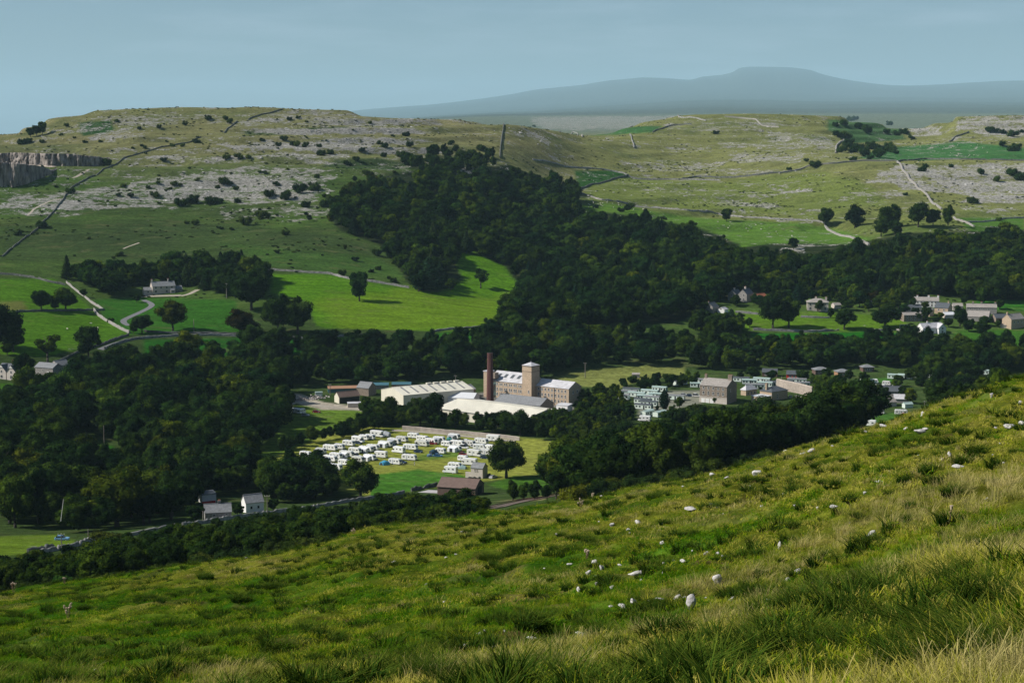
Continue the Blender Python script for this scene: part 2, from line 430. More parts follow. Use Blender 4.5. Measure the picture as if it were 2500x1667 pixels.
paint(CR(c3, (640, 560), (960, 700), (1080, 760), (600, 900), (0, 760), (-150, 640)), (.20, .19, .17), 800, 960, 6, 6)
paint(CR(e1, (1040, 480), (1500, 440), (1960, 430), (1960, 620), (1500, 720), (1060, 820)), (.30, .29, .24), 840, 1030, 6, 6, .7)
paint(CR(e2, (860, 380), (1300, 390), (1250, 430), (880, 440)), (.07, .13, .02), 900, 1060, 4, 4)
paint(CR(e3, (0, 490), (560, 480), (560, 560), (0, 640)), (.05, .14, .02), 860, 1060, 4, 4)
paint(CR(e3, (0, 1050), (520, 980), (700, 1010), (200, 1200), (0, 1220)), (.05, .13, .02), 740, 960, 4, 4)
# grass greens of the right-hand hill
paint(PP((1320, 470), (1400, 468), (1600, 500), (1860, 512), (2040, 560), (1900, 585), (1690, 570), (1500, 520), (1340, 500)), (.085, .175, .022), 1450, 1900, 8, 10, .9)
paint(PP((1330, 425), (1450, 408), (1640, 418), (1900, 395), (2000, 420), (2040, 470), (1860, 500), (1600, 480), (1350, 455)), (.130, .170, .036), 1600, 2000, 10, 20, .75)
paint(PP((2060, 340), (2200, 325), (2352, 340), (2600, 340), (2600, 372), (2352, 372), (1960, 370), (2000, 350)), (.042, .125, .035), 2030, 2660, 5, 6)
paint(PP((1350, 300), (1450, 292), (1520, 290), (1500, 305), (1360, 312)), (.045, .12, .035), 2030, 2660, 4, 5)
paint(PP((1900, 275), (2060, 280), (2080, 320), (1960, 330), (1900, 300)), (.055, .115, .04), 2030, 2660, 4, 5)
paint(PP((1318, 392), (1420, 392), (1440, 402), (1330, 436)), (.024, .075, .014), 1600, 2000, 4, 4)
paint(PP((2200, 500), (2352, 500), (2352, 540), (2230, 535)), (.06, .13, .02), 1450, 1800, 4, 6)
# left hill patches
paint(PP((180, 280), (260, 275), (265, 300), (190, 312)), (.030, .075, .020), 1700, 2000, 5, 12)
paint(PP((560, 300), (800, 290), (800, 305), (560, 310)), (.025, .060, .018), 1750, 2000, 5, 12, .8)
paint(PP((880, 360), (760, 370), (740, 382), (900, 395), (1000, 380)), (.025, .055, .018), 1600, 1960, 5, 16, .8)
paint(PP((0, 515), (300, 500), (700, 530), (860, 560), (900, 620), (600, 615), (300, 600), (0, 600)), (.040, .062, .022), 1260, 1620, 16, 20, .6)
paint(PP((500, 560), (860, 590), (930, 640), (800, 628), (610, 612)), (.050, .105, .020), 1200, 1480, 12, 20, .8)
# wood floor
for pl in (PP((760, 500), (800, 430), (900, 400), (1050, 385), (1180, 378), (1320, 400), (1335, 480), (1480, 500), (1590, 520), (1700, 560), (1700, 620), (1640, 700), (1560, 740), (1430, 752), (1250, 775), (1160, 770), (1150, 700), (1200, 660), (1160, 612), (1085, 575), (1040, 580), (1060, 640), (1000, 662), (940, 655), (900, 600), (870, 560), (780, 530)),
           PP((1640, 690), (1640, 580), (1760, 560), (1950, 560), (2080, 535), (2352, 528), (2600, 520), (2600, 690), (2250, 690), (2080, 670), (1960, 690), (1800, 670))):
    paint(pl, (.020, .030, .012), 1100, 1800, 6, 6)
# limestone
A, B = 1180, 2700
rock(PP((40, 455), (250, 425), (440, 396), (600, 380), (760, 395), (770, 440), (700, 476), (600, 470), (520, 466), (400, 476), (250, 482), (100, 486), (-40, 482)), .62, A, B)
rock(PP((320, 425), (520, 400), (730, 425), (720, 455), (520, 460), (330, 470)), .80, A, B)
rock(PP((330, 362), (560, 355), (800, 350), (800, 362), (340, 374)), .70, A, B, 5, 14)
rock(PP((480, 333), (600, 328), (860, 330), (860, 346), (540, 346)), .74, A, B, 5, 16)
rock(PP((240, 266), (420, 258), (640, 258), (800, 264), (900, 285), (1000, 296), (880, 296), (650, 292), (420, 284), (270, 296), (110, 306)), .50, A, B, 8, 22)
rock(PP((250, 290), (380, 292), (330, 318), (90, 330), (90, 312), (200, 318)), .60, A, B, 8, 22)
rock(PP((860, 300), (1000, 298), (1010, 310), (880, 310)), .5, A, B, 6, 14)
rock(PP((500, 472), (790, 476), (740, 508), (520, 512)), .46, A, B)
rock(PP((0, 470), (170, 455), (200, 490), (60, 500), (0, 495)), .55, A, B)
rock(PP((860, 372), (960, 345), (1010, 372), (960, 400)), .5, A, B)
rock(PP((1160, 288), (1230, 294), (1290, 325), (1240, 332), (1170, 308)), .60, A, B)
rock(PP((1500, 284), (1640, 274), (1800, 272), (1780, 300), (1560, 304)), .48, A, B)
rock(PP((1640, 326), (1840, 332), (1840, 346), (1660, 342)), .58, A, B, 5, 16)
rock(PP((1660, 350), (1860, 352), (1840, 372), (1700, 374)), .62, A, B, 5, 18)
rock(PP((1760, 300), (1910, 302), (1920, 352), (1770, 340)), .52, A, B)
rock(PP((1420, 368), (1680, 372), (1650, 396), (1430, 392)), .48, A, B, 6, 20)
rock(PP((1640, 385), (1860, 392), (1840, 400), (1600, 402)), .5, A, B, 5, 14)
rock(CR(d3, (780, 730), (1130, 600), (1250, 590), (2352, 590), (2600, 600), (2600, 960), (1950, 960), (1800, 950), (1600, 860), (1200, 830), (900, 790)), .72, A, B, 8, 30)
rock(CR(d3, (1680, 200), (1780, 130), (2352, 140), (2600, 140), (2600, 335), (1980, 330), (1850, 270), (1720, 262)), .70, A, 2800, 6, 16)
rock(CR(d3, (1230, 235), (1570, 225), (1560, 320), (1280, 325)), .74, A, 2800, 5, 10)
rock(CR(d3, (700, 840), (1250, 850), (1250, 900), (720, 890)), .62, A, B, 6, 16)
rock(CR(d3, (520, 900), (900, 880), (900, 1000), (560, 960)), .5, A, B)
rock(CR(d3, (1650, 990), (2352, 1000), (2352, 1060), (1700, 1060)), .5, A, B)
rock(CR(d3, (0, 840), (330, 835), (330, 860), (0, 880)), .72, A, B, 5, 10)
rock(CR(d2, (860, 705), (1180, 715), (1190, 745), (880, 730)), .6, A, B, 5, 14)
rock(CR(d3, (-50, 1100), (300, 1100), (370, 1160), (0, 1150)), .6, A, B, 5, 10)
rock(CR(d3, (0, 1380), (260, 1390), (260, 1460), (0, 1460)), .85, A, B, 5, 10)
rock(PP((1210, 268), (1600, 262), (1600, 300), (1240, 300)), .62, 4500, 10000, 8, 20)
ROCK = np.maximum(ROCK, RISER * np.clip(.55 + .6 * fbm(GX, GY, 120, 3, 141), 0, .82) * sstep(1560, 1680, GY) * (1 - .5 * sstep(1330, 1420, PXg)))
idx = (ROCK < .30) & (GY > 1500) & (GY < 2700)
ROCK[idx] = np.maximum(ROCK[idx], np.clip(.28 + .25 * fbm(GX * .3, GY, 60, 3, 131)[idx], 0, .45))

def build_ground():
    me = bpy.data.meshes.new('hills')
    nr, nc = GX.shape
    V = np.stack([GX, GY, GZ], -1).reshape(-1, 3)
    i = np.arange(nr * nc).reshape(nr, nc)
    Fq = np.stack([i[:-1, :-1], i[:-1, 1:], i[1:, 1:], i[1:, :-1]], -1).reshape(-1, 4)
    me = np_mesh('hills', V, Fq, ground_mat(), smooth=True)
    a = me.attributes.new('gcol', 'FLOAT_COLOR', 'POINT')
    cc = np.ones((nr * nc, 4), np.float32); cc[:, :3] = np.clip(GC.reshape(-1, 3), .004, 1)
    a.data.foreach_set('color', cc.ravel())
    for nm, arr in (('rock', ROCK), ('mow', MOW)):
        b = me.attributes.new(nm, 'FLOAT', 'POINT'); b.data.foreach_set('value', arr.reshape(-1).astype(np.float32))
    o = link('hills', me)
    tag(o, kind='structure')
    return o

def ground_mat():
    m, nt, out = nmat('hill_ground')
    L = nt.links.new
    b = N(nt, 'ShaderNodeBsdfDiffuse', Roughness=.6)
    at_ = lambda nm: N(nt, 'ShaderNodeAttribute', _attribute_name=nm)
    col = at_('gcol').outputs['Color']; rk = at_('rock').outputs['Fac']; mw = at_('mow').outputs['Fac']
    w = coords(nt)
    n1 = noise(nt, w, .35, 6, .7); n2 = noise(nt, coords(nt, (.25, 1, 1)), .12, 5, .65); n3 = noise(nt, w, 3.0, 4, .7)
    c = mixc(nt, 1, col, ramp(nt, n1, [(.28, .50), (.5, .95), (.75, 1.5)]), 'MULTIPLY')
    c = mixc(nt, 1, c, ramp(nt, n2, [(.3, .72), (.7, 1.28)]), 'MULTIPLY')
    c = mixc(nt, 1, c, ramp(nt, n3, [(.3, .75), (.7, 1.25)]), 'MULTIPLY')
    # dry tufts
    n4 = noise(nt, coords(nt, (.5, 1, 1)), .09, 5, .7)
    c = mixc(nt, ramp(nt, n4, [(.55, 0), (.72, .45)]), c, (.17, .155, .07))
    # mower stripes
    wv = N(nt, 'ShaderNodeTexWave', Scale=.055, Distortion=3.5, Detail=2, _wave_type='BANDS')
    mp = nt.nodes.new('ShaderNodeMapping'); mp.inputs['Rotation'].default_value = (0, 0, R(-30))
    g = nt.nodes.new('ShaderNodeNewGeometry'); L(g.outputs['Position'], mp.inputs['Vector']); L(mp.outputs[0], wv.inputs['Vector'])
    st = ramp(nt, wv.outputs['Fac'], [(.3, .92), (.7, 1.07)])
    c = mixc(nt, mw, c, mixc(nt, 1, c, st, 'MULTIPLY'))
    # limestone showing through: thresholded noise, flattened into beds
    r1 = noise(nt, coords(nt, (.55, .55, 2.2)), .20, 8, .78); r2 = noise(nt, coords(nt, (.5, 1, 1.5)), .05, 4, .6)
    def rng_(x, lo, hi, w_):
        q = N(nt, 'ShaderNodeMapRange', _clamp=False); L(x, q.inputs[0])
        for k_, v_ in zip((1, 2, 3, 4), (lo, hi, -w_, w_)): q.inputs[k_].default_value = v_
        return q.outputs[0]
    s1 = N(nt, 'ShaderNodeMath', _operation='ADD'); L(rng_(r1, .25, .75, .62), s1.inputs[0]); L(rng_(r2, .3, .7, .28), s1.inputs[1])
    s = N(nt, 'ShaderNodeMath', _operation='ADD'); L(rk, s.inputs[0]); L(s1.outputs[0], s.inputs[1])
    k = ramp(nt, s.outputs[0], [(.52, 0), (.68, 1)])
    st1 = noise(nt, coords(nt, (.6, 1, 3)), .55, 6, .75)
    stone = ramp(nt, st1, [(.36, (.05, .055, .04)), (.45, (.20, .19, .165)), (.52, (.31, .297, .265)), (.66, (.46, .44, .395))])
    c = mixc(nt, k, c, stone)
    L(c, b.inputs['Color'])
    bn = N(nt, 'ShaderNodeBump', Strength=.5, Distance=1.2)
    hh = N(nt, 'ShaderNodeMath', _operation='ADD'); L(n1, hh.inputs[0]); L(st1, hh.inputs[1])
    L(hh.outputs[0], bn.inputs['Height']); L(bn.outputs[0], b.inputs['Normal'])
    L(b.outputs[0], out.inputs[0])
    return m

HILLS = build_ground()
# ------------------------------------------------------------------ trees: leaf-clump crowns on limbed trunks
def leaf_mat(name, col, col2, trans=.30):
    m, nt, out = nmat(name)
    L = nt.links.new
    oi = nt.nodes.new('ShaderNodeObjectInfo')
    f = noise(nt, coords(nt, world=False), 5.0, 3, .6)
    c = mixc(nt, ramp(nt, f, [(.35, 0), (.65, 1)]), col, col2)
    c = mixc(nt, 1, c, ramp(nt, oi.outputs['Random'], [(0, (.40, .50, .62)), (.4, (.75, .84, .88)), (.75, (1.15, 1.1, .9)), (1, (1.9, 1.6, .95))]), 'MULTIPLY')
    c = mixc(nt, 1, c, oi.outputs['Color'], 'MULTIPLY')
    ia = N(nt, 'ShaderNodeAttribute', _attribute_name='tcol', _attribute_type='INSTANCER')
    va = N(nt, 'ShaderNodeVectorMath', _operation='ADD'); L(ia.outputs['Vector'], va.inputs[0]); va.inputs[1].default_value = (1, 1, 1)
    c = mixc(nt, 1, c, va.outputs[0], 'MULTIPLY')
    d = nt.nodes.new('ShaderNodeBsdfDiffuse'); t = nt.nodes.new('ShaderNodeBsdfTranslucent'); mx = nt.nodes.new('ShaderNodeMixShader')
    mx.inputs[0].default_value = trans
    L(c, d.inputs[0]); L(c, t.inputs[0]); L(d.outputs[0], mx.inputs[1]); L(t.outputs[0], mx.inputs[2]); L(mx.outputs[0], out.inputs[0])
    return m
M_LEAF = leaf_mat('broad_leaves', (.006, .020, .006), (.050, .084, .013))
M_NEEDLE = leaf_mat('needles', (.012, .026, .012), (.024, .042, .016), .1)
M_SHRUB = leaf_mat('shrub_leaves', (.018, .036, .008), (.050, .072, .016))
M_BARK = mat('bark', (.055, .046, .036), .9, .3, 3)

ICO = None
def ico_unit():
    global ICO
    if ICO is None:
        import bmesh
        bm = bmesh.new(); bmesh.ops.create_icosphere(bm, subdivisions=2, radius=1)
        ICO = (np.array([v.co[:] for v in bm.verts]), np.array([[v.index for v in f.verts] for f in bm.faces])); bm.free()
    return ICO

def crown_geo(seed, kind, nleaf=2600, leaf=.05):
    r = np.random.default_rng(seed)
    lob = []
    if kind in ('round', 'wide', 'tall', 'open'):
        rx, rz, zc, nl = {'round': (.42, .46, .53, 24), 'wide': (.50, .46, .52, 30), 'tall': (.31, .47, .52, 22), 'open': (.40, .40, .58, 16)}[kind]
        for k in range(nl):
            d = r.normal(size=3); d /= np.linalg.norm(d); d[2] = d[2] * .9 + .1
            q = r.uniform(.40, .92)
            s = r.uniform(.18, .42) * (.8 if kind == 'open' else 1)
            lob.append((np.array([d[0] * rx * q, d[1] * rx * q, zc + d[2] * rz * q]), np.array([rx * s * 1.1, rx * s * 1.1, rz * s * .85])))
        if kind != 'open': lob.append((np.array([0, 0, zc]), np.array([rx * .62, rx * .62, rz * .62])))
    elif kind == 'shrub':
        for k in range(9):
            a = r.uniform(0, 6.28); q = r.uniform(.1, .45)
            lob.append((np.array([math.cos(a) * q * 1.25, math.sin(a) * q * 1.25, r.uniform(.2, .62)]), np.array([.30, .30, .28]) * r.uniform(.5, 1.2)))
    elif kind in ('conifer', 'cypress'):
        w = .24 if kind == 'conifer' else .16
        for k in range(26):
            t = (k + .5) / 26; z = .08 + .88 * t
            rad = w * (1 - t) ** .75 + .015
            if kind == 'cypress': rad = w * min(1, (1 - t) * 2.2, .55 + t)
            for j in range(5):
                a = 6.28 * j / 5 + k * 1.3 + r.uniform(-.3, .3); q = rad * r.uniform(.5, .75)
                lob.append((np.array([math.cos(a) * q, math.sin(a) * q, z - rad * .1]), np.array([rad * .6, rad * .6, .05])))
    c = np.array([l[0] for l in lob]); rr = np.array([l[1] for l in lob])
    wgt = rr[:, 0] ** 2; wgt /= wgt.sum()
    n = int(nleaf * 2.0)
    li = r.choice(len(lob), n, p=wgt)
    d = r.normal(size=(n, 3)); d /= np.linalg.norm(d, axis=1)[:, None]
    p = c[li] + d * rr[li] * r.uniform(.82, 1.16, (n, 1))
    keep = np.ones(n, bool)
    for k in range(len(lob)):
        e = np.linalg.norm((p - c[k]) / rr[k], axis=1)
        keep &= ~((e < .80) & (li != k))
    keep &= p[:, 2] > .07
    p = p[keep][:nleaf]; d = d[keep][:nleaf]; n = len(p)
    nrm = d * .85 + r.normal(size=(n, 3)) * .42 + np.array([0, 0, .15]); nrm /= np.linalg.norm(nrm, axis=1)[:, None]
    t = np.cross(nrm, r.normal(size=(n, 3))); t /= np.linalg.norm(t, axis=1)[:, None] + 1e-9
    b = np.cross(nrm, t)
    s = (leaf * r.uniform(.55, 1.25, (n, 1)))
    q = np.stack([p - t * s * .5, p + b * s * .42 - nrm * s * .12, p + t * s * .5, p - b * s * .42 - nrm * s * .12], 1).reshape(-1, 3)
    V = [q]; Fq = [np.arange(n * 4).reshape(n, 4)]
    off = n * 4
    iv, jf = ico_unit()
    core = .74 if kind not in ('open',) else .5
    cap = len(lob) if kind not in ('conifer', 'cypress') else len(lob)
    for k in range(cap):
        if kind in ('conifer', 'cypress') and k % 2: continue
        jig = 1 + .12 * r.normal(size=(len(iv), 1))
        vv = c[k] + iv * rr[k] * core * jig
        V.append(vv); Fq.append(np.concatenate([jf, jf[:, 2:3]], 1) + off); off += len(iv)
    return np.concatenate(V), Fq, n

def crown_mesh(name, seed, kind, m, nleaf=2600, leaf=.05):
    V, Fq, n = crown_geo(seed, kind, nleaf, leaf)
    me = bpy.data.meshes.new(name)
    quads = Fq[0]; tris = np.concatenate(Fq[1:])[:, :3]
    me.vertices.add(len(V)); me.vertices.foreach_set('co', V.astype(np.float32).ravel())
    idx = np.concatenate([quads.ravel(), tris.ravel()]).astype(np.int32)
    me.loops.add(len(idx)); me.loops.foreach_set('vertex_index', idx)
    st = np.concatenate([np.arange(0, len(quads) * 4, 4), len(quads) * 4 + np.arange(0, len(tris) * 3, 3)]).astype(np.int32)
    me.polygons.add(len(st)); me.polygons.foreach_set('loop_start', st)
    me.materials.append(m); me.update(calc_edges=True)
    return me

def trunk_mesh(name, seed, kind):
    r = random.Random(seed); mb = MB()
    top = {'round': .42, 'wide': .40, 'tall': .6, 'open': .55, 'conifer': .9, 'cypress': .8}[kind]
    w = {'round': .028, 'wide': .034, 'tall': .024, 'open': .028, 'conifer': .02, 'cypress': .02}[kind]
    p = Vector((0, 0, -.03)); rad = w * 1.35
    pts = [p]
    for k in range(4):
        q = Vector((r.uniform(-.01, .01), r.uniform(-.01, .01), top * (k + 1) / 4))
        mb.tube(p, q, rad, rad * .8, 7); rad *= .8; p = q; pts.append(q)
    if kind not in ('conifer', 'cypress'):
        for k in range(7):
            a = r.uniform(0, 6.28); s = pts[r.choice((2, 3, 4))]
            e = s + Vector((math.cos(a) * r.uniform(.15, .28), math.sin(a) * r.uniform(.15, .28), r.uniform(.12, .3)))
            mb.tube(s, e, w * .55, w * .2, 5)
    return mb.mesh(name, M_BARK, True)

KINDS = {}
for kd, nv, m, nl, lf in (('round', 4, M_LEAF, 2800, .050), ('wide', 3, M_LEAF, 3200, .050), ('tall', 3, M_LEAF, 2600, .045), ('open', 2, M_LEAF, 1900, .050), ('conifer', 2, M_NEEDLE, 2600, .040), ('cypress', 1, M_NEEDLE, 2600, .035), ('shrub', 4, M_SHRUB, 1000, .085)):
    KINDS[kd] = [(crown_mesh(f'{kd}_crown', 100 + 7 * k + len(kd) * 31, kd, m, nl, lf), trunk_mesh(f'{kd}_trunk', 50 + k, kd) if kd != 'shrub' else None) for k in range(nv)]

TREES = []          # dicts collected first, then the largest in view become things, the rest one wood
DARK = (.75, .85, .85, 1); MIDG = (1, 1, 1, 1); OLIVE = (1.6, 1.35, .7, 1); RUST = (2.2, 1.15, .6, 1); PALE = (1.5, 1.5, 1.4, 1); PURPLE = (1.0, .42, .5, 1); LIGHT = (1.9, 1.8, 1.0, 1); BLUEG = (.8, 1.05, 1.25, 1)
NAME = {'round': 'broadleaf_tree', 'wide': 'broadleaf_tree', 'tall': 'broadleaf_tree', 'open': 'broadleaf_tree', 'conifer': 'conifer_tree', 'cypress': 'conifer_tree', 'shrub': 'shrub'}

def tree_at(p, h, kind, col=MIDG, label=None, group=None, wide=1.0, name=None, cat=None, keep=False):
    TREES.append(dict(p=p, h=h, kind=kind, col=col, label=label, group=group, wide=wide, name=name or NAME[kind], cat=cat, keep=keep, app=h / p.y))

def tree_px(base, top_y, kind, col=MIDG, label=None, group=None, wide=1.0, **kw):
    """one tree standing on the ground at a pixel, its height read from the photo"""
    p = at(*base)
    h = (base[1] - top_y) / F * math.hypot(p.y, EYE - p.z) / math.cos(PITCH)
    tree_at(p, h, kind, col, label, group, wide, keep=True, **kw)

CELL = {}
def _free(p, d):
    cx, cy_ = int(p.x // 20), int(p.y // 20)
    for i in (-1, 0, 1):
        for j in (-1, 0, 1):
            for q in CELL.get((cx + i, cy_ + j), ()):
                if (q[0] - p.x) ** 2 + (q[1] - p.y) ** 2 < d * d: return False
    CELL.setdefault((cx, cy_), []).append((p.x, p.y))
    return True

def inpoly(x, y, poly):
    c = False; n = len(poly)
    for i in range(n):
        ax, ay = poly[i]; bx, by = poly[(i + 1) % n]
        if (ay > y) != (by > y) and x < (bx - ax) * (y - ay) / (by - ay) + ax: c = not c
    return c

def wood(poly, tries, gap, hmin, hmax, mix, label, group, cols, mode='px', seed=1, name=None, avoid=()):
    r = random.Random(seed)
    xs = [p[0] for p in poly]; ys = [p[1] for p in poly]
    kinds = [k for k, n in mix for _ in range(n)]
    cols_ = [c for c, n in cols for _ in range(n)]
    for _ in range(tries):
        x = r.uniform(min(xs), max(xs)); y = r.uniform(min(ys), max(ys))
        if not inpoly(x, y, poly): continue
        p = at(x, y, 150) if mode == 'px' else at_d(x, y)
        if any((p.x - a[0]) ** 2 + (p.y - a[1]) ** 2 < a[2] ** 2 for a in avoid): continue
        h = r.uniform(hmin, hmax)
        if not _free(p, gap * (.75 + .5 * h / hmax)): continue
        tree_at(p, h, r.choice(kinds), r.choice(cols_), label, group, r.uniform(.85, 1.2), name=name)

def plant_trees():
    cnt = {}
    TREES.sort(key=lambda t: (not t['keep'], -t['app']))
    cnt_by = {}; rest = []
    for t in TREES:
        n = t['name']; cnt_by[n] = cnt_by.get(n, 0) + 1
        if cnt_by[n] > 300: rest.append(t); continue
        var = KINDS[t['kind']]; crown, trunk = var[rnd.randrange(len(var))]
        h = t['h']; rz = rnd.uniform(0, 6.28); s = (h * t['wide'], h * t['wide'], h)
        cat = t['cat'] or ('shrub' if t['kind'] == 'shrub' else 'tree')
        if trunk is None:
            o = link(n, crown, None, t['p'] - Vector((0, 0, h * .06)), rz); o.scale = s; o.color = t['col']
            tag(o, t['label'], cat, t['group']); continue
        e = empty(n, t['p'], rz, t['label'], cat, t['group'])
        o = link('crown', crown, e); o.scale = s; o.color = t['col']
        o = link('trunk', trunk, e); o.scale = s
    print('TREES', len(TREES), cnt_by, 'rest', len(rest))
    return rest

def scatter_obj(name, items, protos, kind='stuff', label=None):
    """one object that instances prototype meshes on its own vertices (geometry nodes)"""
    co = bpy.data.collections.new(name + '_kinds')
    for k, p in enumerate(protos):
        o = bpy.data.objects.new(f'{name}_{k:03d}', p); co.objects.link(o); o.color = (1, 1, 1, 1)
    me = bpy.data.meshes.new(name)
    V = np.array([i[0] for i in items], np.float32)
    me.vertices.add(len(V)); me.vertices.foreach_set('co', V.ravel())
    def attr(nm, ty, key, vals):
        a = me.attributes.new(nm, ty, 'POINT'); a.data.foreach_set(key, np.asarray(vals).ravel())
    attr('rot', 'FLOAT_VECTOR', 'vector', np.array([i[1] for i in items], np.float32))
    attr('scl', 'FLOAT_VECTOR', 'vector', np.array([i[2] for i in items], np.float32))
    attr('idx', 'INT', 'value', np.array([i[3] for i in items], np.int32))
    attr('tint', 'FLOAT', 'value', np.array([i[4] for i in items], np.float32))
    attr('tcol', 'FLOAT_VECTOR', 'vector', np.array([[q - 1 for q in i[5]] if len(i) > 5 else (0, 0, 0) for i in items], np.float32))
    o = link(name, me)
    ng = bpy.data.node_groups.new(name + '_scatter', 'GeometryNodeTree')
    ng.interface.new_socket('Geometry', in_out='INPUT', socket_type='NodeSocketGeometry')
    ng.interface.new_socket('Geometry', in_out='OUTPUT', socket_type='NodeSocketGeometry')
    gi = ng.nodes.new('NodeGroupInput'); go = ng.nodes.new('NodeGroupOutput')
    ip = ng.nodes.new('GeometryNodeInstanceOnPoints'); ci = ng.nodes.new('GeometryNodeCollectionInfo')
    ci.inputs['Collection'].default_value = co; ci.inputs['Separate Children'].default_value = True; ci.inputs['Reset Children'].default_value = True
    def na(nm, ty):
        n = ng.nodes.new('GeometryNodeInputNamedAttribute'); n.data_type = ty; n.inputs['Name'].default_value = nm
        return n.outputs['Attribute']
    ip.inputs['Pick Instance'].default_value = True
    L = ng.links.new
    L(gi.outputs[0], ip.inputs['Points']); L(ci.outputs[0], ip.inputs['Instance']); L(na('idx', 'INT'), ip.inputs['Instance Index'])
    L(na('rot', 'FLOAT_VECTOR'), ip.inputs['Rotation']); L(na('scl', 'FLOAT_VECTOR'), ip.inputs['Scale']); L(ip.outputs[0], go.inputs[0])
    md = o.modifiers.new('scatter', 'NODES'); md.node_group = ng
    tag(o, label, kind=kind)
    return o
# ------------------------------------------------------------------ where the trees stand
BROAD = [('round', 4), ('wide', 2), ('tall', 3)]
ROOM = []       # (x, y, r) kept free of scattered trees: buildings and yards

def keep_clear(*pts, r=14):
    for p in pts:
        q = at(*p); ROOM.append((q.x, q.y, r))

# --- trees that stand apart, one by one
G1 = 'trees standing apart in the left pastures'
tree_px(P(1104, 662), P(0, 612)[1], 'open', PALE, 'pale open-crowned tree alone on the bright pasture below the hillside wood', 'lone pasture trees')
tree_px(P(826, 692), P(0, 622)[1], 'round', BLUEG, 'dark bluish tree alone on the pasture below the field wall', 'lone pasture trees', .85)
for x, y, t, k, c, l in ((985, 668, 588, 'conifer', BLUEG, 'tall dark conifer in the clump at the wood corner above the pasture'),
                      (1012, 660, 600, 'conifer', DARK, 'shorter dark conifer at the right of the wood-corner clump'),
                      (962, 670, 622, 'round', DARK, 'low dark broadleaf tree at the left of the wood-corner clump'),
                      (1035, 668, 640, 'round', DARK, 'small dark broadleaf tree on the pasture edge of the wood-corner clump')):
    tree_px(P(x, y), P(0, t)[1], k, c, l, 'clump at the wood corner', 1.5 if k == 'conifer' else 1.1)
tree_px(c1(340, 538), c1(0, 340)[1], 'round', DARK, 'dark round tree at the left of the pair on the wall above the farm', G1)
tree_px(c1(540, 534), c1(0, 345)[1], 'wide', DARK, 'wide ragged tree at the right of the pair on the wall above the farm', G1)
tree_px(c1(455, 530), c1(0, 400)[1], 'round', DARK, 'smaller tree between the pair on the wall above the farm', G1)
tree_px(c1(390, 955), c1(0, 690)[1], 'open', OLIVE, 'olive tree with light gaps in its crown behind the farm barn', G1, 1.1)
tree_px(c1(725, 930), c1(0, 610)[1], 'round', DARK, 'tall dark tree beside the lane bend above the farm', G1, .8)
tree_px(c1(1165, 720), c1(0, 545)[1], 'round', MIDG, 'dark tree at the drive foot beside the stone wall', G1, 1.1)
tree_px(c1(1095, 720), c1(0, 630)[1], 'round', DARK, 'small dark tree where the stone wall meets the lane', G1)
tree_px(c1(1415, 697), c1(0, 450)[1], 'wide', (1.4, 1.0, .6, 1), 'brownish spreading tree on the green below the white-gabled house', G1, .95)
tree_px(c1(1985, 730), c1(0, 520)[1], 'wide', PURPLE, 'dark purple copper beech beside the lane', 'copper beeches', 1.25, name='copper_beech')
tree_px(c1(2060, 530), c1(0, 190)[1], 'wide', DARK, 'huge dark tree right of the house in its garden edge', G1)
tree_px(c1(2280, 720), c1(0, 375)[1], 'wide', DARK, 'dark broad tree left of the pair at the pasture edge beside the lane', G1, .8)
tree_px(c1(2440, 725), c1(0, 400)[1], 'wide', MIDG, 'ragged tree at the pasture corner with one bare side', G1, .9)
tree_px(c1(905, 625), c1(0, 575)[1], 'shrub', MIDG, 'round bush beside the stone wall on the green', 'bushes in the left pastures')
tree_px(c1(1120, 465), c1(0, 385)[1], 'round', DARK, 'dark shrubby tree at the drive gate below the house', G1, .9)
tree_px(c1(685, 420), c1(0, 345)[1], 'round', OLIVE, 'small olive tree beside the wall in the upper left pasture', G1)
tree_px(c1(40, 860), c1(0, 480)[1], 'wide', DARK, 'big dark tree at the left frame edge above the gabled house', G1, .9)
tree_px(c1(110, 870), c1(0, 640)[1], 'round', DARK, 'dark tree right beside the big one at the left frame edge', G1)
tree_px(c1(60, 900), c1(0, 790)[1], 'round', OLIVE, 'olive bushy tree behind the gabled house', G1)
tree_px(c1(195, 1120), c1(0, 880)[1], 'tall', DARK, 'dark upright tree between the gabled house and the barn', 'trees round the farm', 1.1)
tree_px(c1(650, 1050), c1(0, 880)[1], 'round', DARK, 'dark tree hiding the right end of the farm', 'trees round the farm')
tree_px(c1(430, 1120), c1(0, 1040)[1], 'round', DARK, 'low tree in front of the farm barn', 'trees round the farm')
tree_px(c1(100, 1320), c1(0, 1110)[1], 'round', DARK, 'dark round tree in the meadow below the gabled house', 'trees round the farm')
tree_px(c1(640, 1200), c1(0, 1040)[1], 'wide', (1.7, .9, .5, 1), 'rusty brown tree below the farm', 'trees round the farm', 1.3)
tree_px(c1(1080, 960), c1(0, 800)[1], 'wide', MIDG, 'leafy tree below the stone field barn wall', 'trees round the farm')
